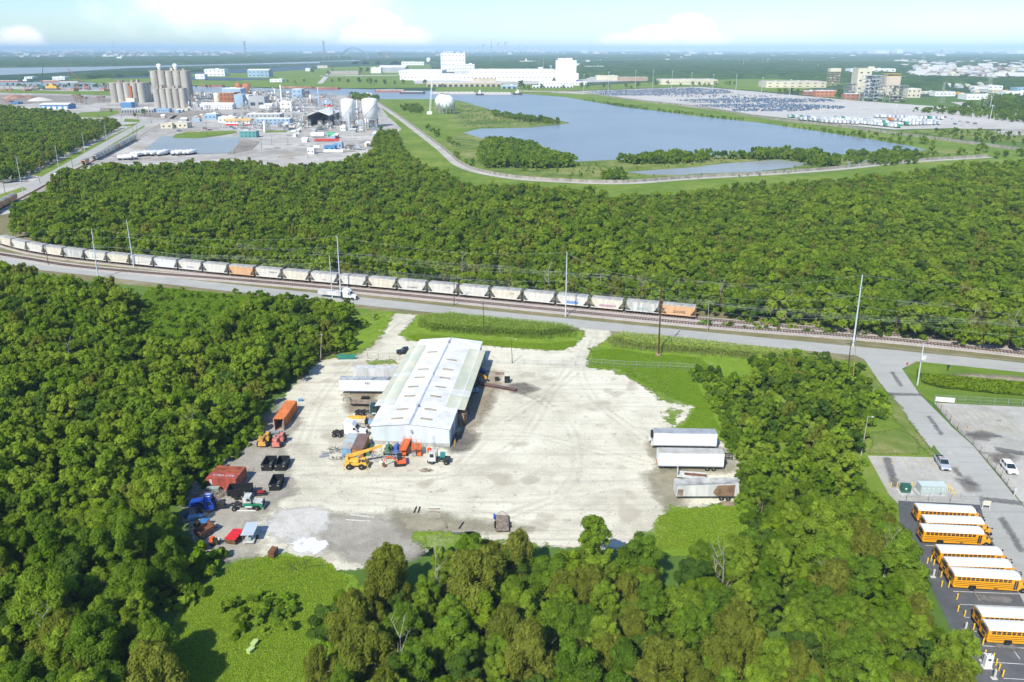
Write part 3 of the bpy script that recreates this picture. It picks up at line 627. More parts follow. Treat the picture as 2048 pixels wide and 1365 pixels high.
# ---- the rest of the woods: one object that places light-weight trees
FAR=[]
for i,(RR,H,z0,nb,nl,lf,m,dr)in enumerate([(3.6,9,.3,34,2900,.38,m_leafM,0),(3.2,10,.3,30,2700,.38,m_leafM,0),(3.9,8.5,.6,40,3000,.38,m_leafM,0),(3.2,9.5,1,16,2700,.38,m_leafC,.3),(3.4,8,1,20,2700,.38,m_leafD,0),(3.6,8.5,.6,22,3000,.38,m_leafB,0)]):
    me=crown('far_crown',m,seed=90+i,RR=RR,H=H,z0=z0,nblob=nb,nleaf=nl,leaf=lf,droop=dr);FAR.append(bpy.data.objects.new('far_crown',me))
def instancer(name,pts,protos,label,cat,kind='stuff',real_near=None):
    """one object whose points carry scale, turn and variety; geometry nodes put a mesh on each"""
    coll=bpy.data.collections.new(name+'_set')
    for i,o in enumerate(protos):o.name=f'{name}_kind{i:02d}';coll.objects.link(o)
    P=np.array([(p[0],p[1],z)for p,z,s,r,k in pts],np.float32)
    me=bpy.data.meshes.new(name);me.vertices.add(len(P));me.vertices.foreach_set('co',P.ravel())
    for nm,ty,val in(('sc','FLOAT',[s for*_,s,r,k in pts]),('rot','FLOAT',[r for*_,r,k in pts]),('idx','INT',[k for*_,k in pts])):
        a=me.attributes.new(nm,ty,'POINT');a.data.foreach_set('value',np.array(val,np.float32 if ty=='FLOAT' else np.int32))
    o=link(name,me);tag(o,label,cat,None,kind)
    ng=bpy.data.node_groups.new(name+'_nodes','GeometryNodeTree')
    ng.interface.new_socket('Geometry',in_out='INPUT',socket_type='NodeSocketGeometry');ng.interface.new_socket('Geometry',in_out='OUTPUT',socket_type='NodeSocketGeometry')
    n=ng.nodes;gi=n.new('NodeGroupInput');go=n.new('NodeGroupOutput');ip=n.new('GeometryNodeInstanceOnPoints');ci=n.new('GeometryNodeCollectionInfo')
    ci.inputs['Collection'].default_value=coll;ci.inputs['Separate Children'].default_value=True;ci.inputs['Reset Children'].default_value=True
    m2p=n.new('GeometryNodeMeshToPoints');ng.links.new(gi.outputs[0],m2p.inputs[0]);ng.links.new(m2p.outputs[0],ip.inputs['Points'])
    ng.links.new(ci.outputs[0],ip.inputs['Instance']);ip.inputs['Pick Instance'].default_value=True
    def attr(nm,ty):
        a=n.new('GeometryNodeInputNamedAttribute');a.data_type=ty;a.inputs['Name'].default_value=nm;return a.outputs[0]
    ng.links.new(attr('idx','INT'),ip.inputs['Instance Index']);ng.links.new(attr('sc','FLOAT'),ip.inputs['Scale'])
    cb=n.new('ShaderNodeCombineXYZ');ng.links.new(attr('rot','FLOAT'),cb.inputs[2]);ng.links.new(cb.outputs[0],ip.inputs['Rotation'])
    ng.links.new(ip.outputs[0],go.inputs[0]);mod=o.modifiers.new('trees','NODES');mod.node_group=ng
    return o
Z_MID=[(20,430),(45,395),(90,370),(110,345),(150,342),(190,333),(300,330),(380,322),(440,318),(500,316),(560,330),(600,328),(680,325),(730,312),(755,300),(742,280),(760,262),(790,262),(805,290),(822,318),(850,330),(900,348),(960,365),(1020,372),(1120,378),(1250,388),(1330,386),(1500,365),(1700,352),(1850,340),(1960,330),(2120,322),
         (2140,690),(2048,665),(1757,628),(1480,600),(1393,590),(1180,570),(1048,560),(740,530),(480,510),(366,498),(218,482),(110,468),(50,455),(25,445)]
Z_UPL=[(-150,212),(0,212),(60,216),(110,222),(150,224),(165,232),(125,240),(185,240),(220,232),(238,245),(236,256),(200,276),(150,300),(100,325),(45,345),(-20,348),(-150,345)]
PM=zone(Z_MID,4.7,holes=[[(380,482),(520,478),(540,492),(420,500)]]);PU=zone(Z_UPL,6.0)
pts=[(p,0,s,random.uniform(0,6.28),random.choices(range(6),[3,2,2,.7,1,.6])[0])for p,s,k in rest]
UPR=np.array(UP_ROAD)
def dline(P,line):
    d=np.full(len(P),1e9)
    for a,b in zip(line[:-1],line[1:]):
        a=np.array(a);b=np.array(b);e=b-a;w=P-a;t=np.clip(w@e/(e@e),0,1);d=np.minimum(d,np.hypot(*(w-t[:,None]*e).T))
    return d
PM=PM[(dline(PM,UP_ROAD)>16)&(dline(PM,LEV)>9)];PU=PU[dline(PU,UP_ROAD)>14]
for P,nm in((PM,0),(PU,0)):
    for p in P:pts.append((p,0,random.uniform(.6,1.15)*(1+.16*math.sin(p[0]*.031+2*math.sin(p[1]*.02))),random.uniform(0,6.28),random.choices(range(6),[4,3,3,1.4,.9,.5])[0]))
pts=[q for q in pts if in_view(q[0],6,90)]
print('woodland instances',len(pts))
instancer('woodland',pts,FAR,'dense green woods filling the land behind the railway and beyond the nearer trees','woodland')
# ================================================================= MATERIALS OF THINGS
def M_(name,c,r=.55,**k):return mat(name,c,rough=r,**k)
white=M_('white_enamel',(.74,.75,.76),.45,var=.04);offw=M_('weathered_white',(.60,.60,.58),.6,var=.14,streak=True);alum=M_('dull_aluminium',(.5,.51,.52),.45,metal=.3,var=.12)
galv=M_('galvanised',(.42,.44,.46),.5,metal=.4,var=.12);black=M_('black_steel',(.015,.016,.018),.55,var=.1);rubber=M_('tyre_rubber',(.02,.02,.021),.85,var=.1)
glass=M_('dark_glass',(.02,.03,.035),.08,var=.05,spec=.8);dark=M_('dark_chassis',(.04,.037,.035),.7,var=.3);rust=M_('rusty_steel',(.20,.085,.04),.85,var=.3,scale=1.2,col2=(.09,.045,.03))
yel=M_('machine_yellow',(.72,.42,.06),.5,var=.12);bus_y=M_('bus_yellow',(.80,.36,.012),.35,var=.03);org=M_('orange_paint',(.68,.12,.02),.5,var=.12)
redp=M_('red_paint',(.55,.03,.025),.5,var=.12);blu=M_('blue_paint',(.015,.07,.42),.4,var=.1);lblu=M_('pale_blue_paint',(.25,.42,.62),.6,var=.2)
grn=M_('green_paint',(.02,.22,.12),.4,var=.1);dgrn=M_('utility_green',(.03,.12,.08),.5,var=.1);tan=M_('beige_wall',(.6,.55,.45),.7,var=.1)
conc=M_('grey_concrete',(.46,.43,.38),.85,var=.14,streak=True,scale=.12);wood=M_('weathered_wood',(.30,.24,.18),.85,var=.25,scale=1.5);pole_w=M_('pole_wood',(.13,.085,.06),.85,var=.2,scale=1)
steelp=M_('steel_pole',(.55,.60,.63),.5,var=.1);brownp=M_('brown_steel',(.10,.045,.03),.7,var=.15);cream=M_('cream_rim',(.62,.58,.46),.6,var=.1)
lamp_r=M_('red_lens',(.5,.01,.01),.2,var=.02);lamp_w=M_('clear_lens',(.8,.8,.75),.15,var=.02);brick=M_('red_brick',(.36,.15,.10),.85,var=.15);brown=M_('brown_roof',(.20,.135,.12),.7,var=.1,streak=True)
roofw=M_('white_metal_roof',(.62,.63,.62),.5,var=.1,scale=.25,streak=True);wallb=M_('bluish_white_cladding',(.62,.68,.72),.55,var=.08,streak=True,scale=.3);canopy_m=M_('aged_canopy_sheet',(.40,.44,.36),.7,var=.12,scale=.25,col2=(.52,.50,.38))
tarp=M_('red_tarp',(.62,.02,.03),.6,var=.08);pink=M_('faded_red',(.62,.20,.15),.6,var=.15);teal=M_('teal_paint',(.03,.25,.24),.5,var=.1)

def arc(cx,cz,r,a0,a1,n=6):return[(cx+r*math.cos(R(a0+(a1-a0)*i/n)),cz+r*math.sin(R(a0+(a1-a0)*i/n)))for i in range(n+1)]
WH={}
def wheel(parent,x,y,r=.5,w=.28,rim=offw,out=1):
    """tyre with its rim as a child; out = +1/-1 the side the rim faces"""
    key=(round(r,2),round(w,2),rim.name)
    if key not in WH:
        t=MB();t.lathe([(r*.62,-w/2),(r*.93,-w/2),(r,-w*.3),(r,w*.3),(r*.93,w/2),(r*.62,w/2)],n=18)
        q=MB();q.lathe([(r*.62,-w*.42),(r*.62,w*.42),(r*.5,w*.36),(r*.42,w*.12),(r*.2,w*.12),(r*.18,w*.5),(.001,w*.52)],n=14);q.lathe([(r*.62,-w*.3),(.001,-w*.2)],n=14)
        WH[key]=(t.mesh('tyre',rubber),q.mesh('rim',rim))
    a,b=WH[key];o=link('wheel',a,parent);o.location=(x,y,r);o.rotation_euler=(math.pi/2 if out<0 else-math.pi/2,0,0);link('rim',b,o);return o
def dual(parent,x,y,r=.5,rim=offw):
    s=1 if y>0 else-1;wheel(parent,x,y,r,.56,rim,s)
def at(name,label,cat,p,q,group=None,z=0):
    """a thing centred between two photo points, x axis pointing from p to q"""
    c,a,l=seg(p,q,z);o=thing(name,label,cat,(c.x,c.y,0),a,group);return o,l
def text(s,size,m,parent,loc,rot,name='lettering',ext=.004):
    cu=bpy.data.curves.new(name,'FONT');cu.body=s;cu.size=size;cu.extrude=ext;cu.align_x='CENTER';cu.materials.append(m)
    dg=bpy.data.objects.new(name,cu);COL.objects.link(dg);bpy.context.view_layer.update()
    me=bpy.data.meshes.new_from_object(dg);bpy.data.objects.remove(dg);me.name=name
    o=link(name,me,parent);o.location=loc;o.rotation_euler=rot;return o

# ================================================================= WAREHOUSE
BX,BY=G(744,888.5);BRZ=R(-5.3);BW,BL,EV,RG=17.4,55.0,4.5,5.35
ware=thing('warehouse','long white metal warehouse with low gabled roof and skylights in the gravel yard','warehouse',(BX,BY,0),BRZ)
def to_local(o,w):return o.matrix_basis.inverted()@Vector(w)
w=MB()
w.add([(0,0,.95),(BW,0,.95),(BW,0,EV),(BW/2,0,RG),(0,0,EV),(0,.15,.95),(BW,.15,.95),(BW,.15,EV),(BW/2,.15,RG),(0,.15,EV)],[(0,1,2,3,4),(9,8,7,6,5),(0,5,6,1)])
w.box(0,.15,.15,BL,0,EV-.02);w.prism([(0,0),(BW,0),(BW,EV),(BW/2,RG),(0,EV)],BL,BL+.15)
for k in range(58):x=.15+k*.3;w.box(x,x+.06,-.035,0,.95,EV-.06+min(x,BW-x)*.09)
w.build('wall',wallb,ware)
w=MB();w.box(-.03,BW+.03,-.06,.15,0,.95);w.build('base_course',M_('grey_blockwork',(.42,.42,.40),.9,var=.12),ware)
w=MB()
for a,b in((.15,2.2),(6.0,7.0),(10.4,11.6),(15.5,16),(22,22.5),(28.5,29),(35,35.5),(41.5,42),(48,BL)):w.box(BW-.15,BW,a,b,0,EV-.02)
w.build('side_wall',wallb,ware)
for a,b,mm in((2.2,6.0,M_('roller_door',(.30,.36,.42),.6,var=.1)),(7.0,10.4,MATS.get('roller_door'))):
    d=MB();d.box(BW-.12,BW-.05,a,b,0,3.6)
    for k in range(9):d.box(BW-.05,BW-.02,a,b,k*.4,k*.4+.05)
    d.build('roller_door',MATS['roller_door'],ware)
w=MB();w.flat([(.2,.2),(BW-.1,.2),(BW-.1,BL),(.2,BL)],.06,.10);w.build('floor',M_('shop_floor',(.13,.12,.11),.8,var=.2),ware)
sl=(RG-EV)/(BW/2)
for s in(0,1):
    r_=MB();x0,x1=(-.25,BW/2)if s==0 else(BW/2,BW+.25);z0_,z1_=(EV-.25*sl+.06,RG+.06)if s==0 else(RG+.06,EV-.25*sl+.06)
    r_.add([(x0,-.25,z0_),(x1,-.25,z1_),(x1,BL+.3,z1_),(x0,BL+.3,z0_),(x0,-.25,z0_-.08),(x1,-.25,z1_-.08),(x1,BL+.3,z1_-.08),(x0,BL+.3,z0_-.08)],[(0,1,2,3),(7,6,5,4),(4,5,1,0),(6,7,3,2),(5,6,2,1),(7,4,0,3)])
    for k in range(92):
        y=-.2+k*.605;r_.add([(x0,y,z0_+.003),(x1,y,z1_+.003),(x1,y+.1,z1_+.003),(x0,y+.1,z0_+.003),(x0,y+.03,z0_+.055),(x1,y+.03,z1_+.055),(x1,y+.07,z1_+.055),(x0,y+.07,z0_+.055)],[(4,5,6,7),(0,1,5,4),(2,3,7,6)])
    r_.build('roof',roofw,ware)
w=MB();w.prism([(BW/2-.3,RG+.05),(BW/2,RG+.14),(BW/2+.3,RG+.05)],-.28,BL+.32);w.build('ridge_cap',M_('ridge_metal',(.40,.45,.52),.5),ware)
for k,(yy,r)in enumerate(((8.6,.25),(51,.22),(28,.12))):
    v=MB();v.cyl((BW/2,yy,RG),(BW/2,yy,RG+.55),r);v.lathe([(r*1.7,RG+.5),(r*1.7,RG+.62),(.02,RG+.8)],10,(BW/2,yy));v.build('vent',galv,ware)
for s,(y0,y1)in((0,(10.5,50)),(1,(10.2,48.5))):
    c=MB();ins,outw=2.6,1.9
    xi,xo=(ins,-outw)if s==0 else(BW-ins,BW+outw);zi=EV+ins*sl+.13;zo=EV-outw*sl+.13-.12
    c.add([(xi,y0,zi),(xo,y0,zo),(xo,y1,zo),(xi,y1,zi),(xi,y0,zi-.06),(xo,y0,zo-.06),(xo,y1,zo-.06),(xi,y1,zi-.06)],[(0,1,2,3),(7,6,5,4),(4,5,1,0),(6,7,3,2),(5,6,2,1)])
    c.m=1
    for a,b in(((.0,.09),(.45,.5))if s==0 else((.19,.28),)):
        ya,yb=y0+(y1-y0)*a,y0+(y1-y0)*b;zf=.012
        c.add([(xi,ya,zi+zf),(xo,ya,zo+zf),(xo,yb,zo+zf),(xi,yb,zi+zf)],[(0,1,2,3)])
    c.m=0
    for k in range(int((y1-y0)/.6)):
        y=y0+k*.6;c.add([(xi,y,zi+.003),(xo,y,zo+.003),(xo,y+.09,zo+.003),(xi,y+.09,zi+.003),(xi,y+.03,zi+.045),(xo,y+.03,zo+.045),(xo,y+.06,zo+.045),(xi,y+.06,zi+.045)],[(4,5,6,7),(0,1,5,4),(2,3,7,6)])
    c.build('canopy',[canopy_m,roofw],ware)
    xx=-1.7 if s==0 else BW+1.7
    for k in range(7):p_=MB();p_.cyl((xx,y0+.5+k*(y1-y0-1)/6,0),(xx,y0+.5+k*(y1-y0-1)/6,zo),.09,n=6);p_.build('canopy_post',brownp,ware)
skm=M_('aged_skylight',(.42,.36,.26),.5,var=.15)
for(x,y)in((745,848),(790,768),(850,656),(880,576),(935,497),(968,427),(1042,280),(993,853),(1028,772),(1073,660),(1113,580),(1150,503),(1178,430),(1212,350)):
    X,Y=G(620+x*.2344,640+y*.2344,4.95);bpy.context.view_layer.update();l_=to_local(ware,(X,Y,0));u=l_.x;q=MB();s_=sl if u<BW/2 else-sl
    zc=RG+.06-abs(u-BW/2)*sl+.07;h=1.35;q.add([(u-h,l_.y-.42,zc-h*s_),(u+h,l_.y-.42,zc+h*s_),(u+h,l_.y+.42,zc+h*s_),(u-h,l_.y+.42,zc-h*s_)]+[(u-h,l_.y-.45,zc-h*s_-.1),(u+h,l_.y-.45,zc+h*s_-.1),(u+h,l_.y+.45,zc+h*s_-.1),(u-h,l_.y+.45,zc-h*s_-.1)],[(0,1,2,3),(4,5,1,0),(6,7,3,2),(5,6,2,1),(7,4,0,3)]);q.build('skylight',skm,ware)
q=MB();q.box(BW/2+.1,BW/2+.5,-.3,-.06,3.7,3.95);q.cyl((BW/2+.3,-.25,3.7),(BW/2+.45,-.5,3.45),.12,.2);q.build('wall_lamp',galv,ware)
for k,y in enumerate((1.2,6.5,10.9)):
    b=MB();x=BW+.9;b.tube([(x,y-.7,0),(x,y-.7,1.1),(x,y+.7,1.1),(x,y+.7,0)],.07);b.build('door_guard',yel,ware)
def wl(x,y):v=ware.matrix_basis@Vector((x,y,0));return(v.x,v.y,0)
# things standing under the right-hand canopy
def put(name,label,cat,x,y,rz=0,group=None):return thing(name,label,cat,wl(x,y),BRZ+rz,group)
o=put('lumber_stack','brown timber stack standing under the corner of the right warehouse canopy','timber stack',BW+1.0,12.4)
b=MB();[b.box(-.9,.9,-1.4+.02*(k%2),1.4,k*.32,k*.32+.26)for k in range(9)];b.build('boards',wood,o)
b=MB();[b.box(-1,-.9,y,y+.1,0,3)for y in(-1.5,1.4)];[b.box(.9,1,y,y+.1,0,3)for y in(-1.5,1.4)];b.build('rack_frame',brownp,o)
for(x,y,m,nm,lb)in((BW+1.3,30,lblu,'compressor','blue machine in the shade of the right warehouse canopy'),(BW+.6,33.5,dark,'welding_bench','dark work bench under the right warehouse canopy'),(BW+1.4,43,blu,'machine','small blue machine near the rear end of the right canopy')):
    o=put(nm,lb,nm.replace('_',' '),x,y);b=MB();b.box(-1,1,-.6,.6,.3,1.2,.1,.05);b.build('housing',m,o);b=MB();b.box(-1.1,1.1,-.7,.7,0,.3);b.cyl((0,0,1.2),(0,0,1.7),.12);b.build('skid',dark,o)
o=put('crane_jib','yellow steel jib leaning out from under the rear right canopy','jib',BW+2.4,37.5,R(-50));b=MB();b.box(-2.0,2.0,-.05,.05,1.2,2.0);b.build('arm',yel,o)
b=MB();b.cyl((-1.8,0,0),(-1.8,0,1.3),.1);b.cyl((1.2,0,0),(1.2,0,1.2),.08);b.build('post',yel,o)
o,l=at('conveyor_beam','long brown steel beam lying out from the warehouse side across the gravel','steel beam',(962,770.5),(1033,783));b=MB();b.box(-l/2,l/2,-.55,.55,.45,.62);b.box(-l/2,l/2,-.08,.08,.0,.45);b.box(-l/2,l/2,-.5,.5,0,.12);b.build('beam',M_('brown_primer',(.17,.10,.085),.7,var=.15),o)
b=MB();b.box(-l/2-4,-l/2-.1,-.5,.5,.3,.8);b.build('roller_bed',dark,o)
for(x0,x1,y,h,lb)in((990,998,763,.9,'smaller black steel bin on the gravel east of the warehouse'),(1009,1020,767,1.5,'larger black steel bin with open top on the gravel east of the warehouse')):
    o,l=at('scrap_bin',lb,'bin',(x0,y),(x1,y));b=MB();b.box(-l/2,l/2,0,.06,0,h);b.box(-l/2,l/2,l*.8,l*.8+.06,0,h);b.box(-l/2,-l/2+.06,.06,l*.8,0,h);b.box(l/2-.06,l/2,.06,l*.8,0,h);b.box(-l/2+.06,l/2-.06,.06,l*.8,.05,h*.55);b.build('bin',M_('black_green',(.02,.03,.03),.6,var=.3),o)
o,l=at('steel_grate','flat rusty grate lying on the gravel behind two black bins','grate',(991,748),(1009,748));b=MB()
for k in range(12):b.box(-l/2+k*l/12,-l/2+k*l/12+.08,-.6,.6,.05,.12)
b.box(-l/2,l/2,-.65,-.55,.04,.14);b.box(-l/2,l/2,.55,.65,.04,.14);b.build('grate',rust,o)

# ================================================================= TRAILERS
def box_trailer(o,L_=14.2,Wd=2.6,floor=1.2,top=4.05,body=white,roof=alum,wheels=True,legs=True,ribs=True,wx=None):
    """x = length; origin at the middle, on the ground"""
    b=MB();h=L_/2;b.box(-h,h,-Wd/2,Wd/2,floor,top)
    if ribs:
        for k in range(int(L_/.6)):
            x=-h+.3+k*.6
            for s in(-1,1):b.box(x,x+.04,s*Wd/2,s*(Wd/2+.015),floor+.1,top-.1)if s>0 else b.box(x,x+.04,-Wd/2-.015,-Wd/2,floor+.1,top-.1)
    b.build('body',body,o);r=MB();r.box(-h+.03,h-.03,-Wd/2+.03,Wd/2-.03,top,top+.03)
    for k in range(int(L_/1.2)):r.box(-h+.5+k*1.2,-h+.54+k*1.2,-Wd/2+.04,Wd/2-.04,top+.03,top+.05)
    r.build('roof',roof,o)
    r=MB();[r.box(-h,h,s*(Wd/2+.02)-.03,s*(Wd/2+.02)+.03,floor-.12,floor+.06)for s in(-1,1)];[r.box(-h,h,s*.5-.08,s*.5+.08,floor-.35,floor-.13)for s in(-1,1)];r.box(h-.1,h+.02,-Wd/2,Wd/2,floor-.6,floor-.5);r.build('frame',dark if body is not white else galv,o)
    wx=h-2.2 if wx is None else wx
    if wheels:
        for x in(wx-.65,wx+.65):
            for s in(-1,1):dual(o,x,s*(Wd/2-.32),.5,cream)
    if legs:
        g=MB();lx=-h+2.6 if wx>0 else h-2.6;[g.bar((lx,s*.9,0),(lx,s*.9,floor-.1),.07)for s in(-1,1)];g.bar((lx,-.9,.5),(lx,.9,.5),.04);[g.box(lx-.15,lx+.15,s*.9-.15,s*.9+.15,0,.05)for s in(-1,1)];g.build('landing_leg',dark,o)
navy=M_('navy_letters',(.02,.03,.15),.6,var=.02)
def near_edge(name,label,cat,p,q,Wd,group=None):
    """thing whose near long side runs p-q on the ground"""
    o,l=at(name,label,cat,p,q,group);a=o.rotation_euler.z;o.location.x+=-math.sin(a)*Wd/2;o.location.y+=math.cos(a)*Wd/2;return o,l
o,l=near_edge('box_trailer','plain white box trailer behind the lettered one, left of the warehouse','box trailer',(709,767),(828,768.5),2.6);box_trailer(o,l,body=offw,roof=offw,wx=-4.2)
o,l=near_edge('box_trailer','white box trailer with dark lettering and grey roof, left of the warehouse','box trailer',(680,790.5),(800,792),2.6);box_trailer(o,l,top=4.1,wx=4.2)
text('AEI',.95,navy,o,(-l/2+7.1,-1.335,3.0),(R(90),0,0));text('1 800 214 11',.32,M_('grey_letters',(.4,.42,.45)),o,(-l/2+7.4,-1.335,2.3),(R(90),0,0))
b=MB();rr=random.Random(4)
for k in range(11):x=-l/2+.5+k*.38;b.box(x,x+.16,rr.uniform(-1.1,-.3),rr.uniform(.2,1.1),4.16,4.17)
for k in range(4):x=-l/2+4.8+k*1.3;b.box(x,x+.25,.6,.9,4.16,4.17)
b.build('roof_patch',white,o);b=MB();b.bar((-l/2+8.2,-1.0,4.19),(-l/2+9.1,.6,4.19),.09);[b.bar((-l/2+12+k*.35,-.9,4.19),(-l/2+12.5+k*.35,.9,4.19),.07)for k in range(3)];b.build('roof_bar',black,o)
o,l=near_edge('box_trailer','white box trailer with open folding rear gate, rearmost of the three at the grass edge','box trailer',(1306.5,900.5),(1432,902.5),2.6);box_trailer(o,l,wx=l/2-2.6)
b=MB();b.box(-l/2-.9,-l/2-.02,.9,1.3,1.2,3.9);b.box(-l/2-.6,-l/2-.02,-1.3,-1.24,1.1,2.2);b.build('reefer_unit',offw,o);b=MB();b.box(-l/2-.5,-l/2-.03,-.2,.8,2.4,3.9);b.build('grille',black,o)
o,l=near_edge('box_trailer','white box trailer with cream sides, middle of the three at the grass edge','box trailer',(1315,942),(1446,944),2.6);box_trailer(o,l,roof=M_('beige_roof',(.5,.49,.45),.7),wx=l/2-2.6)
b=MB();b.box(-l/2-.03,-l/2,-1.3,1.3,1.1,1.6);b.build('bumper',org,o)
o2,l2=at('trailer_chassis','bare rusty trailer frame behind the middle white box trailer','trailer frame',(1444,917),(1458,919));b=MB();[b.box(-1.4,1.4,y,y+.12,.7,.95)for y in(-.9,.8)];[b.box(x,x+.1,-.8,.8,.75,.9)for x in(-1.2,-.3,.6,1.2)];b.bar((1.4,0,.8),(1.4,0,0),.07);b.build('frame',dark,o2)
# wrecked trailer
o,l=near_edge('wrecked_trailer','collapsed white box trailer with a rusty torn side at the grass edge','box trailer',(1351,1003),(1478,1003),2.6)
h=l/2;b=MB();b.add([(-h,-1.3,1.1),(h,-1.3,1.1),(h,1.3,1.1),(-h,1.3,1.1),(-h+.2,-1.1,3.3),(h-.4,-1.25,3.9),(h+.1,1.35,3.7),(-h,1.3,3.5)],[(3,2,1,0),(0,1,5,4),(1,2,6,5),(2,3,7,6),(3,0,4,7)]);b.build('body',offw,o)
b=MB();b.add([(-h+.2,-1.1,3.32),(h-.4,-1.25,3.92),(h+.1,1.35,3.72),(-h,1.3,3.52),(0,0,3.25)],[(0,1,4),(1,2,4),(2,3,4),(3,0,4)]);b.build('roof',M_('stained_roof',(.45,.45,.42),.8,var=.3,scale=.5),o)
b=MB();b.add([(h-5.2,-1.33,1.9),(h-4.4,-1.34,1.15),(h-1.1,-1.33,1.15),(h-1.0,-1.31,3.6),(h-4.4,-1.28,3.45)],[(0,1,2,3,4)]);b.build('rusty_panel',M_('torn_rust',(.24,.15,.09),.9,var=.25,scale=.8),o)
b=MB();[b.box(-h+.3+k*.22,-h+.38+k*.22,-1.34,-1.28,1.3,2.6)for k in range(5)];[b.box(-h+.25,-h+1.4,-1.35,-1.3,1.3+k*.4,1.36+k*.4)for k in range(4)];b.build('exposed_ribs',rust,o)
for x in(h-3.4,h-2.1):
    for s in(-1,1):dual(o,x,s*.98,.5,cream)
b=MB();b.flat([(h-3.6,-3.2),(h-1.2,-3.0),(h-1.4,-1.9),(h-3.5,-1.7)],.1,.16);b.build('fallen_panel',M_('torn_rust2',(.36,.27,.2),.9,var=.2),o)
o,l=at('flatbed_trailer','low weathered flatbed behind the collapsed white trailer','flatbed trailer',(1353,955),(1412,960));b=MB();b.box(-l/2,l/2,-1.2,1.2,.75,.95);b.box(-l/2,-l/2+.15,-1.2,1.2,.95,2.5);b.build('deck',offw,o);b=MB();b.box(-l/2+1.5,l/2,-.5,.3,.96,1.1);b.build('plank',rust,o)
for x in(l/2-1.6,l/2-.6):
    for s in(-1,1):wheel(o,x,s*1.0,.42,.3,offw,s)
# small flat trailer alone on the gravel
o,l=at('flatbed_trailer','small wooden deck trailer alone on the gravel near the lower trees','flatbed trailer',(1005,1068),(1004,1036));b=MB()
for k in range(9):b.box(-l/2,l/2,-1.15+k*.256,-1.15+k*.256+.235,.55,.62+.01*(k%2))
b.build('deck',wood,o);b=MB();[b.bar((-l/2,s*1.2,.5),(l/2,s*1.2,.5),.07)for s in(-1,1)];b.bar((l/2,-1.2,.5),(l/2+1.7,0,.45),.06);b.bar((l/2,1.2,.5),(l/2+1.7,0,.45),.06);b.build('frame',dark,o)
for x in(-.7,.3):
    for s in(-1,1):wheel(o,x,s*1.35,.38,.25,offw,s)
b=MB();b.box(l/2-1.4,l/2+.2,1.25,1.6,.6,.8);b.build('ramp',blu,o)
# gooseneck trailers left of the building
o,l=at('gooseneck_trailer','dark gooseneck flatbed trailer with timber deck beside the left canopy','flatbed trailer',(704,810),(800,812));b=MB();b.box(-l/2,l/2,-1.25,1.25,.85,.95);b.build('deck',wood,o);b=MB();[b.box(-l/2,l/2,s-.06,s+.06,.5,.85)for s in(-1.25,1.25)];b.bar((-l/2,-.5,.8),(-l/2-.4,0,1.9),.12);b.bar((-l/2,.5,.8),(-l/2-.4,0,1.9),.12);b.bar((-l/2-.4,0,1.9),(-l/2-2,0,1.8),.12);b.bar((-l/2-2,0,1.8),(-l/2-2,0,.9),.08);b.build('neck',black,o)
for x in(l/2-3,l/2-2):
    for s in(-1,1):wheel(o,x,s*1.1,.42,.3,offw,s)
o,l=at('bucket','black toothed bucket on the gravel behind the gooseneck trailer','bucket',(725,799),(737,799));b=MB();[b.cyl((-.7+k*.45,-.5,.4),(-.7+k*.45,.5,.4),.36,n=10)for k in range(4)];b.build('body',black,o)
o,l=at('boom_section','yellow crane boom section lying left of the warehouse','crane boom',(696,838),(748,837));b=MB();b.box(-l/2,0,-.3,.3,.1,.7);b.box(-.3,l*.2,-.25,.25,.15,.6);b.build('outer_section',yel,o);b=MB();[b.bar((l*.2,y,z),(l/2,y,z),.05)for y in(-.3,.3)for z in(.15,.6)];[b.bar((l*.2+k*.5,-.3,.6),(l*.2+k*.5+.25,.3,.6),.03)for k in range(int(l*.3/.5))];b.build('lattice',rust,o)
o,l=at('gooseneck_trailer','dark machinery trailer with a small blue engine left of the warehouse front','trailer',(724,852),(752,853));b=MB();b.box(-l/2+1,l/2,-1.2,1.2,.6,.75);b.build('deck',wood,o);b=MB();b.box(0,.9,-.5,.5,.76,1.6);b.build('engine',lblu,o);b=MB();b.box(-.8,-.1,-.6,.6,.7,1.7);b.bar((-l/2+1,0,.6),(-l/2-1.2,0,.7),.12);b.build('winch',black,o)
for s in(-1,1):wheel(o,.4,s*1.3,.42,.3,offw,s)

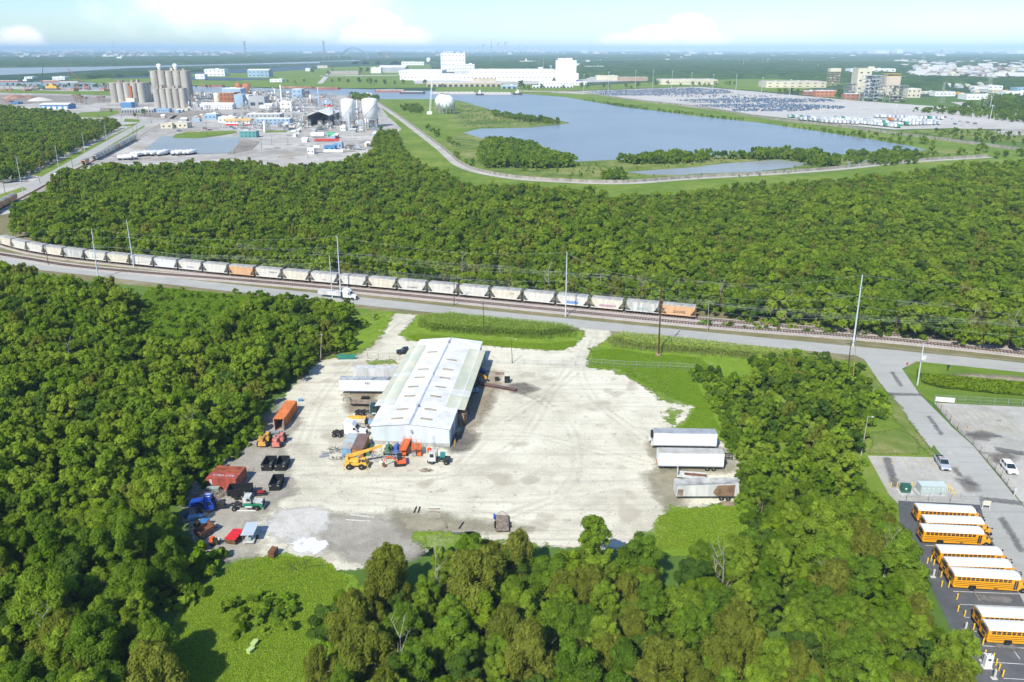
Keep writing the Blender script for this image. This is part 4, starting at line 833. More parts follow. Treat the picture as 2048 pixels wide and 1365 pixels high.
# ================================================================= TRUCKS
def tractor(o,cab=white,low=None,L_=7.6,sleeper=True,tandem=True,rim=cream,hood=True,roofc=None,stack=True):
    """front at +x; origin mid length"""
    low=low or cab;f=L_/2;r=-f;hl=1.9 if hood else .1;cl=2.9 if sleeper else 1.6;cx1=f-hl;cx0=cx1-cl
    b=MB();[b.box(r,f-.3,s*.43-.06,s*.43+.06,.75,1.0)for s in(-1,1)];b.box(r+.2,r+.4,-.4,.4,.78,.98);b.box(-.3+r/2,r/2,-.4,.4,.78,.98);b.build('chassis',dark,o)
    b=MB()
    if sleeper:pf=[(cx0,.95),(cx1+.1,.95),(cx1+.1,2.1),(cx1-.45,2.85),(cx1-1.1,3.55),(cx0+.5,3.95),(cx0,3.9)]
    else:pf=[(cx0,1.7),(cx1,1.7),(cx1,2.0),(cx1-.35,2.75),(cx0+.1,2.8),(cx0,2.7)]
    b.prism(pf,-1.15 if sleeper else-1.02,1.15 if sleeper else 1.02);b.build('cab',cab,o)
    if not sleeper:b=MB();b.box(cx0,cx1,-1.02,1.02,.75,1.69);b.build('lower_cab',low,o)
    if hood:
        b=MB();hw=.95;zt=1.95 if sleeper else 1.85
        b.prism([(cx1+.02,.95),(f-.05,.75),(f,1.2),(f-.15,1.65),(cx1+.02,zt)],-hw*.72,hw*.72);b.build('hood',cab,o)
        for s in(-1,1):
            b=MB();wx=f-1.15;pts=[(wx-.75,.55)]+arc(wx,.5,.72,165,15,6)+[(wx+.8,.5),(wx+.85,1.1),(wx+.3,1.55),(cx1+.02,1.6),(cx1+.02,.75)]
            b.prism([(wx-.8,.7),(wx-.62,.95),(wx-.3,1.2),(wx+.3,1.2),(wx+.62,.95),(wx+.8,.6),(f-.02,.6),(f,1.2),(wx+.3,1.45),(wx-.6,1.45),(wx-.9,1.1)],min(s*.7,s*1.12),max(s*.7,s*1.12));b.build('wing',low,o)
    b=MB();b.box(f-.02,f+.06,-.55,.55,.8,1.5);b.build('grille',dark,o);b=MB();b.box(f-.05,f+.14,-1.1,1.1,.4,.72);b.build('bumper',galv,o)
    zt=2.05;b=MB();w_=1.17 if sleeper else 1.04
    b.add([(cx1+(.12 if sleeper else .02),-.95,2.15),(cx1+(.12 if sleeper else .02),.95,2.15),(cx1-(.42 if sleeper else .33),.9,2.82),(cx1-(.42 if sleeper else .33),-.9,2.82)]if sleeper else[(cx1+.02,-.9,2.02),(cx1+.02,.9,2.02),(cx1-.31,.85,2.68),(cx1-.31,-.85,2.68)],[(0,1,2,3)]);b.build('windscreen',glass,o)
    for s in(-1,1):
        b=MB();b.add([(cx1-.95,s*w_,2.05),(cx1-.12,s*w_,2.05),(cx1-.42,s*w_,2.65),(cx1-.95,s*w_,2.65)],[(0,1,2,3)if s<0 else(3,2,1,0)]);b.build('side_window',glass,o)
        b=MB();b.bar((cx1-.05,s*1.15,2.0),(cx1+.05,s*1.4,2.0),.03);b.box(cx1,cx1+.1,s*1.42-.1,s*1.42+.1,1.8,2.4);b.build('mirror',black,o)
        b=MB();b.cyl((cx0+.3,s*.85,.75),(cx0+1.6,s*.85,.75),.3,n=12);b.build('fuel_tank',galv,o)
        if stack:b=MB();b.cyl((cx0-.12,s*.8,1),(cx0-.12,s*.8,3.1),.09);b.build('exhaust',galv,o)
        wheel(o,f-1.15,s*1.0,.5,.28,rim,s)
        for x in((r+.75,r+2.05)if tandem else(r+.9,)):dual(o,x,s*.92,.5,rim)
    b=MB();b.cyl((r+1.4,0,1.05),(r+1.4,0,1.17),.5,n=12);b.build('fifth_wheel',dark,o)
    return o
o,l=at('semi_tractor','white sleeper cab semi tractor with dark rear axles beside the blue shed','semi truck',(664,871),(735,873.5));tractor(o,white,L_=8.0)
o,l=at('semi_tractor','dark teal semi tractor poking out from the left warehouse canopy','semi truck',(710,830),(772,830));tractor(o,M_('dark_teal',(.02,.06,.07),.4),L_=7.4,sleeper=False)
o,l=at('day_cab_truck','old green truck with white cab top and hood beside black hauling trailer','truck',(464,1017.5),(527,1016));tractor(o,offw,grn,L_=6.2,sleeper=False,tandem=False)
o,l=at('semi_tractor','scrapped bright blue truck cab on a bare chassis at the wood edge','truck',(392,1024),(452,1019))
b=MB();[b.box(-2.8,2.9,s*.43-.06,s*.43+.06,.75,1.0)for s in(-1,1)];b.box(1.0,2.6,-.4,.4,.95,1.7);[b.bar((1.2+k*.4,-.6,1.2),(1.4+k*.4,.6,1.9),.06)for k in range(4)];b.build('chassis',dark,o)
b=MB();b.prism([(-.9,.7),(.8,.7),(.85,1.9),(.45,2.9),(-.1,3.3),(-.9,3.2)],-1.1,1.1);b.build('cab',blu,o)
b=MB();b.add([(.86,-.95,1.9),(.86,.95,1.9),(.48,.9,2.85),(.48,-.9,2.85)],[(0,1,2,3)]);b.build('windscreen',glass,o)
for s in(-1,1):b=MB();b.add([(-.3,s*1.12,1.8),(.6,s*1.12,1.8),(.35,s*1.12,2.5),(-.3,s*1.12,2.5)],[(0,1,2,3)if s<0 else(3,2,1,0)]);b.build('side_window',glass,o)
b=MB();b.box(-.7,.2,-1.35,-1.12,.4,.55);b.box(-.7,.2,-1.3,-1.12,.8,.9);b.build('step',galv,o)
b=MB();[b.box(-.6,.3,y,y+.15,3.32,3.4)for y in(-.6,.3)];b.build('roof_vent',white,o)
for x in(-1.9,):[dual(o,x,s*.95,.5,galv)for s in(-1,1)]
o,l=at('truck_hood','loose blue truck hood lying under the trees behind the scrapped blue truck','truck hood',(380,1012),(404,1010));b=MB();b.prism([(-1.2,.2),(1.2,.3),(1.3,1.0),(.6,1.2),(-.9,.9)],-.9,.9);b.build('shell',blu,o)
# yard truck
o,l=at('yard_truck','white cab yard truck with green tank behind, at the warehouse front corner','yard truck',(902,926),(857,925));b=MB();[b.box(-2.3,2.3,s*.43-.07,s*.43+.07,.75,1.0)for s in(-1,1)];b.box(-2.2,-.2,-.9,.9,1.0,1.12);b.build('chassis',dark,o)
b=MB();b.prism([(.7,.8),(2.3,.8),(2.35,1.7),(2.15,2.75),(.7,2.8)],-.2,1.1);b.build('cab',offw,o);b=MB();b.box(.8,2.35,-1.1,-.22,.8,1.5);b.build('engine_cover',offw,o)
b=MB();b.add([(2.37,-.1,1.75),(2.37,1.0,1.75),(2.18,1.0,2.6),(2.18,-.1,2.6)],[(0,1,2,3)]);b.build('windscreen',glass,o);b=MB();b.box(1.1,1.9,1.1,1.12,1.75,2.55);b.build('side_window',glass,o)
b=MB();b.box(2.3,2.5,-1.1,1.1,.4,.75);b.build('bumper',black,o);b=MB();b.cyl((.45,0,1),(.45,0,3.1),.09);b.build('exhaust',dark,o);b=MB();b.box(-1.1,-.1,-1.1,-.1,1.13,2.0);b.build('tank',teal,o)
for s in(-1,1):wheel(o,1.5,s*.95,.5,.28,cream,s);dual(o,-1.5,s*.95,.52,cream)
# semi truck on the road
o,l=at('semi_truck','white semi truck with a white box trailer driving on the road behind the trees','semi truck',(640,593),(714,600.5));tr=o
b=MB();b.box(-l/2,l/2-5.6,-1.2,1.2,1.2,2.6);b.build('trailer_body',offw,o)
sub=bpy.data.objects.new('x',None);tractor(o,white,L_=5.8,sleeper=True)
for c in kids(o):
    if c.name.split('.')[0]!='trailer_body':c.location.x+=l/2-2.9

# ================================================================= BUSES
def make_bus():
    o=thing('school_bus','','school bus');L0,L1,Wd=-5.1,5.0,1.22
    def sec(x,w,z0,z1,rr=.42):return[(x,-w,z0),(x,w,z0),(x,w,z1-rr),(x,w*.86,z1-rr*.35),(x,w*.5,z1-.05),(x,0,z1),(x,-w*.5,z1-.05),(x,-w*.86,z1-rr*.35),(x,-w,z1-rr)]
    b=MB();b.loft([sec(L0,Wd,.75,3.0),sec(L0+.15,Wd,.55,3.02),sec(L1-.1,Wd,.55,3.02),sec(L1,Wd*.98,.6,2.95)]);b.build('body',bus_y,o)
    r=MB();n=10
    def ar(x,k=1.0):return[(x,Wd*1.012*math.cos(t)*k,2.62+.42*math.sin(t)*k+.02)for t in[math.pi*i/n for i in range(n+1)]]
    r.loft([ar(L0-.01,.93),ar(L0+.15),ar(L1-.15),ar(L1+.02,.93)],smooth=False);r.build('roof',white,o)
    hd=MB();hd.loft([[(x,-w,.62),(x,w,.62),(x,w,z),(x,w*.7,z+.18),(x,-w*.7,z+.18),(x,-w,z)]for x,w,z in((L1,1.08,1.72),(L1+.8,1.02,1.6),(L1+1.35,.92,1.38),(L1+1.55,.8,1.05))]);hd.build('hood',bus_y,o)
    for s in(-1,1):
        for k in range(12 if s<0 else 13):
            x=L0+.5+k*.70;q=MB();y0,y1=(s*(Wd+.012),s*(Wd-.02));q.box(x,x+.56,min(y0,y1),max(y0,y1),1.98,2.52);wn=q.build('window',glass,o)
            if k==0 and s==-1:wmesh=wn.data
            q=MB();q.box(x,x+.56,min(s*(Wd+.02),s*Wd),max(s*(Wd+.02),s*Wd),2.23,2.27);q.build('sash',bus_y,wn)
        q=MB()
        for z in(.95,1.28,1.62):q.box(L0+.2,L1-.2,min(s*Wd,s*(Wd+.03)),max(s*Wd,s*(Wd+.03)),z,z+.06)
        q.build('rub_rail',black,o)
        q=MB();q.cyl((L1+1.0,s*.75,1.7),(L1+1.35,s*1.35,1.95),.03,n=4);q.lathe([(.02,1.8),(.14,1.85),(.14,2.0),(.02,2.05)],8,(L1+1.35,s*1.35));q.cyl((L1+.1,s*1.1,2.4),(L1+.5,s*1.4,2.3),.025,n=4);q.box(L1+.45,L1+.55,s*1.4-.12,s*1.4+.12,1.95,2.35);q.build('mirror',black,o)
        q=MB();q.lathe([(.02,0),(.13,.02),(.13,.08)],10);hl=q.build('headlight',lamp_w,o);hl.location=(L1+1.56,s*.6,1.0);hl.rotation_euler=(0,R(90),0)
        wheel(o,L1+.72,s*1.02,.5,.28,galv,s);dual(o,L0+3.0,s*.93,.5,galv)
        q=MB();q.box(L0+2.35,L0+3.65,min(s*(Wd-.3),s*(Wd+.01)),max(s*(Wd-.3),s*(Wd+.01)),.5,1.1,.15);q.build('wheel_arch',black,o)
    q=MB();q.box(L1-.95,L1-.25,-Wd-.025,-Wd+.02,.6,2.5);dr=q.build('door',bus_y,o);q=MB();q.box(L1-.9,L1-.63,-Wd-.035,-Wd,.75,2.4);q.box(L1-.57,L1-.3,-Wd-.035,-Wd,.75,2.4);q.build('door_glass',glass,dr)
    q=MB();q.box(L1-.02,L1+.03,-1.05,1.05,1.9,2.55);q.build('windscreen',glass,o)
    q=MB();q.box(L0-.02,L0+.02,-.32,.32,1.7,2.5);q.box(L0-.02,L0+.02,-1.02,-.5,1.75,2.4);q.box(L0-.02,L0+.02,.5,1.02,1.75,2.4);q.box(L0-.02,L0+.02,-.3,.3,1.0,1.5);q.build('rear_window',glass,o)
    q=MB();q.box(L0-.03,L0,-.42,-.36,.8,2.6);q.box(L0-.03,L0,.36,.42,.8,2.6);q.build('rear_door_frame',black,o)
    for y in(-1.0,-.75,.75,1.0):
        q=MB();q.lathe([(.01,0),(.1,.01),(.1,.03)],10);t=q.build('tail_light',lamp_r,o);t.location=(L0-.01,y,2.72 if abs(y)<.9 else 1.4);t.rotation_euler=(0,R(-90),0)
    q=MB();q.box(L0-.15,L0+.02,-1.2,1.2,.5,.75);q.box(L1+1.5,L1+1.72,-1.15,1.15,.45,.75);q.build('bumper',black,o)
    q=MB();q.box(-.5,2.6,-.9,.9,.4,.56);q.box(L0+.2,L1,-.5,.5,.35,.58);q.build('undercarriage',dark,o)
    q=MB();q.box(1.2,1.8,-Wd-.02,-Wd,.62,.8);q.build('vent_panel',black,o)
    q=MB();q.box(-.6,.6,-.35,.35,3.04,3.12);q.build('roof_hatch',white,o)
    return o
bus=make_bus()
text('SCHOOL BUS',.2,black,bus,(L_:=-5.14,0,2.62),(R(90),0,R(-90)))
BUSES=[((1838,1021.6),(1946,1027),'rearmost of the first three, against the silver fence'),((1853,1045.3),(1962,1049.2),'middle of the first three'),((1848.6,1063.5),(1960.3,1069.3),'nearest of the first three, both wheels showing'),
         ((1882,1106.7),(1998,1111),'rearmost of the second three'),((1898,1132),(2012,1136),'middle of the second three, its side hidden'),((1910.4,1153),(2032.5,1160.3),'nearest of the second three, black door showing'),
         ((1964.7,1234),(2090,1240),'rear one of the last two at the frame edge'),((1979,1261.6),(2104,1268),'front one of the last two at the frame edge')]
bus_src=bus
for i,(p,q,lb)in enumerate(BUSES):
    a_,b_=Vector(G(*p,2.6)),Vector(G(*q,2.6));d=(b_-a_);yaw=math.atan2(d.y,d.x);u=d.normalized();nrm=Vector((-u.y,u.x));mid=a_+u*5.05+nrm*1.2
    lab=f'yellow school bus with white roof, {lb}'
    if i==0:o=bus;o.location=(mid.x,mid.y,0);o.rotation_euler=(0,0,yaw);first_bus=(o,lab)
    else:o=copy_tree(bus,(mid.x,mid.y),yaw,lab)
    o['group']='school buses parked on the dark asphalt'
first_bus[0]['label']=first_bus[1]

# ================================================================= CARS
def car_body(o,kind,paint,L_=4.9,Wd=.93):
    h=L_/2
    low=[(-h,.45),(h-.05,.4),(h,.7),(h-.12,.92),(h-1.15,1.05),(-h+.0,1.08)]if kind=='suv' else[(-h,.5),(h-.05,.45),(h,.8),(h-.1,1.02),(h-1.35,1.15),(-h,1.15)]
    b=MB();b.prism(low,-Wd,Wd);b.build('body',paint,o)
    if kind=='suv':x0,x1,x2,x3,zb,zt=-h+.1,-h+.45,h-2.2,h-1.2,1.04,1.68
    else:x0,x1,x2,x3,zb,zt=-h+2.0,-h+2.25,h-2.15,h-1.4,1.14,1.86
    b=MB();b.loft([[(x0,-Wd+.04,zb),(x3,-Wd+.04,zb),(x3,Wd-.04,zb),(x0,Wd-.04,zb)],[(x1,-Wd+.2,zt),(x2,-Wd+.2,zt),(x2,Wd-.2,zt),(x1,Wd-.2,zt)]]);b.build('cabin',glass,o)
    b=MB();b.box(x1-.04,x2+.03,-Wd+.17,Wd-.17,zt,zt+.05,.06,.06)
    for s in(-1,1):
        for xa,xb in((x0,x1),(x3,x2),((x0+x3)/2,(x1+x2)/2)):b.bar((xa,s*(Wd-.03),zb),(xb,s*(Wd-.18),zt),.05)
    b.build('roof',paint,o)
    if kind=='pickup':
        b=MB();b.box(-h+.08,-h+1.85,-Wd+.12,Wd-.12,1.155,1.16);b.build('bed_cover',M_('dark_bed',(.03,.03,.032),.8),o)
    for s in(-1,1):
        wheel(o,h-.95,s*(Wd-.1),.36 if kind=='suv' else .4,.24,galv,s);wheel(o,-h+(.85 if kind=='suv' else 1.15),s*(Wd-.1),.36 if kind=='suv' else .4,.24,galv,s)
        b=MB();b.box(h-.1,h+.01,s*.65-.18,s*.65+.18,.72,.88);b.build('headlight',lamp_w,o);b=MB();b.box(-h-.01,-h+.05,s*.75-.1,s*.75+.1,.8,1.02);b.build('tail_light',lamp_r,o)
        b=MB();b.box(x3-.35,x3-.15,s*(Wd+.1)-.09,s*(Wd+.1)+.09,zb+.02,zb+.16);b.build('mirror',paint,o)
    b=MB();b.box(h-.03,h+.03,-.4,.4,.5,.68);b.build('grille',black,o)
silver=M_('silver_paint',(.48,.52,.57),.3,metal=.2,var=.03);carw=M_('car_white',(.82,.82,.84),.25,var=.02);carb=M_('car_navy',(.012,.016,.03),.25,var=.02)
o,l=at('pickup_truck','silver pickup truck with rusty cab roof parked beside yellow bay lines','pickup truck',(1876,920),(1891,944));car_body(o,'pickup',silver,5.6);b=MB();b.box(-.3,.25,-.55,.3,1.912,1.918);b.build('rust_patch',M_('roof_rust',(.45,.25,.14),.8),o)
o,l=at('suv','white estate car parked on the old concrete lot behind the fence','car',(2009,932),(2025,951));car_body(o,'suv',carw,4.7)
o,l=at('pickup_truck','dark navy pickup truck parked at the rear end of the warehouse','pickup truck',(834,706),(791,709));car_body(o,'pickup',carb,5.6)
for x,y,x2,y2 in((117,347.5,110,350.5),):o,l=at('car','white car driving on the road past the upper left wood','car',(x,y),(x2,y2));car_body(o,'suv',carw,4.7)
# ================================================================= CONTAINERS, SKIPS, MACHINES
def container(o,L_,m,Wd=2.44,H=2.6,doors=None,inside=None):
    """x = length, origin mid; corrugated sides; doors at -x end"""
    h=L_/2;b=MB();fr=.12
    def wall(x0,x1,y,s):
        n=int((x1-x0)/.28)*2;xs=[x0+(x1-x0)*i/n for i in range(n+1)]
        pts=[]
        for i in range(n):pts+=[(xs[i],y+s*(.0 if i%2 else-.05)),(xs[i+1],y+s*(.0 if i%2 else-.05))]
        vs=[(x,yy,.1)for x,yy in pts]+[(x,yy,H-.05)for x,yy in pts];k=len(pts)
        b.add(vs,[(i,i+1,k+i+1,k+i)if s<0 else(k+i,k+i+1,i+1,i)for i in range(k-1)])
    for s in(-1,1):wall(-h+fr,h-fr,s*Wd/2,s)
    b.box(h-.05,h-.02,-Wd/2+.1,Wd/2-.1,.1,H-.05);b.box(-h,h,-Wd/2+.08,Wd/2-.08,.05,.16)
    b.build('side_panel',m,o);b=MB()
    for s in(-1,1):
        b.box(-h,h,s*Wd/2-.06,s*Wd/2+.06,0,.14);b.box(-h,h,s*Wd/2-.06,s*Wd/2+.06,H-.12,H)
        for x in(-h,h-fr):b.box(x,x+fr,s*Wd/2-.07,s*Wd/2+.07,.14,H-.12)
    for x in(-h,h-fr):b.box(x+.002,x+fr-.002,-Wd/2+.06,Wd/2-.06,H-.12,H-.002);b.box(x+.002,x+fr-.002,-Wd/2+.06,Wd/2-.06,.002,.12)
    b.build('frame',m,o);b=MB();b.box(-h+fr,h-fr,-Wd/2+.06,Wd/2-.06,H-.09,H-.04)
    for k in range(int(L_/.35)):b.box(-h+.2+k*.35,-h+.3+k*.35,-Wd/2+.2,Wd/2-.2,H-.04,H-.015)
    b.build('roof',m,o)
    if doors=='closed':
        b=MB();b.box(-h+.0,-h+.05,-Wd/2+.08,Wd/2-.08,.14,H-.13);b.build('door',m,o)
        b=MB();[b.cyl((-h-.03,y,.2),(-h-.03,y,H-.2),.025,n=5)for y in(-.9,-.35,.35,.9)];b.build('lock_rod',galv,o)
def fl(name,label,cat,pl,pr,depth,group=None):
    """front (short) side runs pl-pr on the ground; body extends away by depth along local -> returns thing with +x away"""
    a,b=Vector(G(*pl)),Vector(G(*pr));d=(b-a).normalized();n=Vector((-d.y,d.x));c=(a+b)/2+n*depth/2
    o=thing(name,label,cat,(c.x,c.y,0),math.atan2(n.y,n.x),group);return o,(b-a).length
ocont=M_('orange_container',(.66,.21,.06),.6,var=.12,streak=True);rcont=M_('red_container',(.48,.10,.07),.7,var=.2,streak=True);r2=M_('rust_red_container',(.38,.10,.045),.8,var=.25,scale=1)
a_,b_=Vector(G(559,858.5)),Vector(G(585,821));d_=b_-a_;yaw=math.atan2(d_.y,d_.x)
o=thing('shipping_container','long orange shipping container with white doors open, at the wood edge','shipping container',((a_+b_)/2).to_tuple()+(0,),yaw);LC=d_.length;print('orange container',LC);container(o,LC,ocont)
b=MB();b.box(-LC/2+.1,LC/2-.1,-1.1,1.1,.165,.2);b.build('floor',wood,o)
for s,ang in((1,205),(-1,95)):
    hx,hy=-LC/2-.02,s*1.2;b=MB();b.box(0,1.15,-.03,.03,.15,2.45);[b.box(0,1.15,.03,.05,z,z+.08)for z in(.4,.9,1.4,1.9,2.3)];dd=b.build('door',offw,o);dd.location=(hx,hy,0);dd.rotation_euler=(0,0,R(ang)if s>0 else R(-175))
a_,b_=Vector(G(415.6,979)),Vector(G(474.5,982));d_=(b_-a_);u=d_.normalized();n=Vector((-u.y,u.x));yaw=math.atan2(u.y,u.x);LR=d_.length;print('red container',LR)
for k,(m,lb)in enumerate(((rcont,'faded red shipping container with white lettering on its roof, nearer of the pair'),(r2,'rusty orange shipping container behind the lettered red one'))):
    c=(a_+b_)/2+n*(1.25+k*2.5);o=thing('shipping_container',lb,'shipping container',(c.x,c.y,0),yaw+math.pi);container(o,LR,m,doors='closed')
    if k==0:
        text('Rich Hack',1.1,offw,o,(0,-.3,2.605),(0,0,0),ext=.003);b=MB();b.box(LR/2-1.1,LR/2-.6,1.24,1.27,.3,2.3);b.build('side_door',offw,o)
for(pl,pr,m,rf,lb)in(((684,916.5),(703,917),lblu,M_('blue_rust_roof',(.38,.46,.5),.7,var=.3,scale=.6,col2=(.4,.26,.16)),'pale blue steel storage shed left of the brown roofed one'),
                            ((704.5,917),(726.5,917.5),M_('orange_brown_wall',(.45,.20,.06),.8,var=.25,streak=True),brown,'brown roofed storage shed with orange wall behind the yellow crane')):
    o,wd=fl('storage_shed',lb,'shed',pl,pr,6.4);b=MB();b.box(-3.2,3.2,-wd/2,wd/2,0,2.35)
    for k in range(9):b.box(-3.24,-3.2,-wd/2+.1+k*wd/9,-wd/2+.18+k*wd/9,.05,2.3)
    b.build('wall',m,o);b=MB();b.add([(-3.4,-wd/2-.1,2.36),(3.3,-wd/2-.1,2.56),(3.3,wd/2+.1,2.56),(-3.4,wd/2+.1,2.36),(-3.4,-wd/2-.1,2.44),(3.3,-wd/2-.1,2.64),(3.3,wd/2+.1,2.64),(-3.4,wd/2+.1,2.44)],[(3,2,1,0),(4,5,6,7),(0,1,5,4),(1,2,6,5),(2,3,7,6),(3,0,4,7)])
    [b.box(-3.3+k*.9,-3.24+k*.9,-wd/2,wd/2,2.5,2.66 if k>3 else 2.56)for k in range(7)];b.build('roof',rf,o)
o,wd=fl('green_bin','long low dark green steel box beside the brown roofed shed','steel box',(728,913),(739,913),4.2);b=MB();b.box(-2.1,2.1,-.55,.55,0,.9,.05,.05);b.build('body',M_('olive_green',(.10,.17,.06),.6),o);b=MB();[b.box(-2.1+k,-2.0+k,-.6,.6,.9,.95)for k in range(5)];b.build('lid',M_('olive_lid',(.13,.2,.08),.6),o)
def skip(o,L_,Wd,H,m=black):
    h=L_/2;w=Wd/2;b=MB()
    for s in(-1,1):b.box(-h,h,s*w-.05,s*w+.05,0,H);b.box(-h-.05,h+.05,s*w-.09,s*w+.09,H,H+.1)
    b.box(-h,-h+.08,-w+.05,w-.05,0,H);b.box(h-.08,h,-w+.05,w-.05,0,H);b.box(-h-.05,-h+.12,-w+.09,w-.09,H,H+.1);b.box(h-.12,h+.05,-w+.09,w-.09,H,H+.1)
    for k in range(int(L_/.8)):
        for s in(-1,1):b.box(-h+.3+k*.8,-h+.4+k*.8,min(s*(w+.05),s*(w+.12)),max(s*(w+.05),s*(w+.12)),.05,H)
    for y in(-w+.15,0,w-.15):b.box(-h-.06,-h,y-.05,y+.05,.05,H)
    b.build('body',m,o);b=MB();b.box(-h+.08,h-.08,-w+.05,w-.05,.08,.16);b.build('floor',M_('skip_floor',(.10,.12,.13),.6,var=.2),o)
    for s in(-1,1):b=MB();b.box(-h-.075,-h-.06,s*(w-.25)-.18,s*(w-.25)+.18,H-.3,H-.18);b.build('reflector',offw,o)
for pl,pr,dp,lb in(((523.4,943),(544.2,943),3.9,'open black skip, left of the side by side pair'),((550,943),(570.5,943),3.9,'open black skip, right of the side by side pair'),((539,983),(559.8,982.5),4.0,'open black skip standing alone below the pair')):
    o,wd=fl('skip',lb,'skip',pl,pr,dp,'black skips on the grey gravel');skip(o,dp,wd,1.45)
o,l=near_edge('hauling_trailer','black roll off trailer carrying a long open black skip','trailer',(456,1001),(503,999),2.3);b=MB();[b.box(-l/2,l/2+2.5,s*.5-.06,s*.5+.06,.6,.8)for s in(-1,1)];b.bar((l/2+.5,-.9,.8),(l/2+2.8,-.3,.9),.07);b.bar((l/2+.5,.9,.8),(l/2+2.8,.3,.9),.07);[b.bar((l/2+.3+k*.5,-1,.9),(l/2+.3+k*.5,1,1.0),.06)for k in range(5)];b.bar((l/2+.4,-1,.9),(l/2+.4,-1,1.7),.07);b.bar((l/2+.4,1,.9),(l/2+.4,1,1.7),.07);b.bar((l/2+.4,-1,1.7),(l/2+2.4,-.4,1.2),.06);b.build('frame',black,o)
b=MB();b.box(l/2+1.0,l/2+2.2,-.5,.3,.95,1.1);b.build('jack',redp,o)
for x in(-.6,.35):
    for s in(-1,1):wheel(o,x,s*1.25,.42,.3,black,s)
o2=thing('skip','long open black skip carried on the black trailer behind the green truck','skip',(o.location.x,o.location.y,.85),o.rotation_euler.z,'black skips on the grey gravel');skip(o2,l,2.3,1.35)
# telehandlers
def telehandler(o,m,m2):
    b=MB();b.box(-2.2,1.9,-.55,.55,.7,1.25);b.box(-2.6,-2.1,-.85,.85,.6,1.5,.1,.1);b.build('body',m,o)
    b=MB();b.box(-1.0,.7,.5,1.15,.8,1.5);b.build('engine_cover',m,o);b=MB();b.box(-.9,.5,-1.15,-.45,.8,1.5);b.build('cab_base',m,o)
    b=MB();[b.bar((x,y,1.5),(x,y,2.45),.06)for x in(-.85,.45)for y in(-1.1,-.5)];b.box(-.95,.55,-1.18,-.42,2.45,2.55);b.build('cab_frame',m,o)
    b=MB();b.add([(-2.2,-.25,1.7),(-2.2,.25,1.7),(-2.2,.25,2.15),(-2.2,-.25,2.15),(3.0,-.22,.95),(3.0,.22,.95),(3.0,.22,1.3),(3.0,-.22,1.3)],[(0,1,2,3),(4,7,6,5),(0,4,5,1),(1,5,6,2),(2,6,7,3),(3,7,4,0)]);b.build('boom',m2,o)
    b=MB();b.box(3.0,3.2,-.7,.7,.3,1.2);b.bar((3.2,-.4,.3),(4.2,-.4,.25),.06);b.bar((3.2,.4,.3),(4.2,.4,.25),.06);b.build('fork',dark,o)
    for x in(-1.6,1.5):
        for s in(-1,1):wheel(o,x,s*1.0,.62,.42,m,s)
o,l=at('telehandler','yellow ochre telehandler parked beside the faded red one','telehandler',(523,900),(536,874));telehandler(o,M_('ochre',(.6,.33,.07),.6,var=.15),M_('ochre2',(.5,.30,.08),.6,var=.15))
o,l=at('telehandler','faded red telehandler with pink boom near the orange container','telehandler',(550,902),(566,874));telehandler(o,pink,M_('pink_boom',(.66,.28,.24),.6,var=.12))
o,l=at('loading_rack','grey steel frame lying in front of the open orange container','steel frame',(537,868),(562,867));b=MB();[b.box(-l/2,l/2,y,y+.1,.3,.42)for y in(-.6,.6)];[b.box(-l/2+k*l/6,-l/2+k*l/6+.08,-.5,.6,.32,.4)for k in range(7)];b.box(-l/2,l/2,-.5,.6,.28,.3);b.build('frame',galv,o)
# rough terrain crane
o,l=at('mobile_crane','yellow rough terrain crane with raised boom in front of the sheds','crane',(690,935),(737,935));b=MB();b.box(-2.3,2.3,-.7,.7,.8,1.3);b.box(-2.2,-1.2,-1.1,1.1,1.0,1.75,.08,.08);b.box(.9,2.3,-1.1,1.1,1.0,1.5,.08,.08);b.build('carrier',yel,o)
b=MB();b.lathe([(.75,1.3),(.75,1.55),(.6,1.6)],14,(-.2,0));b.box(-1.9,.6,-.8,.8,1.6,2.1,.05,.05);b.box(-2.2,-1.4,-.85,.85,1.9,2.7,.1,.1);b.build('turret',yel,o)
b=MB();b.box(1.2,2.1,-1.05,-.1,1.5,2.5,.06,.06);b.build('cab',yel,o);b=MB();b.box(1.3,2.0,-1.07,-1.0,1.75,2.35);b.box(2.0,2.09,-.9,-.25,1.75,2.35);b.build('cab_window',glass,o)
def beam(b,p,q,w0,w1=None):
    w1=w1 or w0;p,q=Vector(p),Vector(q);d=(q-p).normalized();s=d.cross(Vector((0,0,1))).normalized();u=s.cross(d)
    vs=[p+s*a*w0+u*c*w0 for a,c in((-1,-1),(1,-1),(1,1),(-1,1))]+[q+s*a*w1+u*c*w1 for a,c in((-1,-1),(1,-1),(1,1),(-1,1))]
    b.add(vs,[(3,2,1,0),(4,5,6,7),(0,1,5,4),(1,2,6,5),(2,3,7,6),(3,0,4,7)]);return b
b=MB();beam(b,(-1.9,.1,2.5),(1.2,.7,3.2),.3,.28);beam(b,(1.2,.7,3.2),(5.0,1.5,4.2),.24,.2);b.build('boom',yel,o);b=MB();beam(b,(-.3,.2,1.8),(1.0,.6,2.9),.12);b.build('lift_cylinder',galv,o)
b=MB();b.box(4.9,5.3,1.3,1.7,4.0,4.4);b.build('boom_head',yel,o);b=MB();b.cyl((5.1,1.5,4.0),(5.1,1.5,1.0),.03,n=4);b.box(5.0,5.2,1.4,1.6,.7,1.05);b.build('hook_line',rust,o)
for x in(-2.45,2.45):
    b=MB();b.box(x-.1,x+.1,-1.2,1.2,.8,1.0);[b.bar((x,s*1.25,.9),(x,s*1.35,0),.09)for s in(-1,1)];[b.box(x-.2,x+.2,s*1.35-.2,s*1.35+.2,0,.06)for s in(-1,1)];b.build('outrigger',yel,o)
for x in(-1.35,1.25):
    for s in(-1,1):wheel(o,x,s*1.05,.66,.48,yel,s)
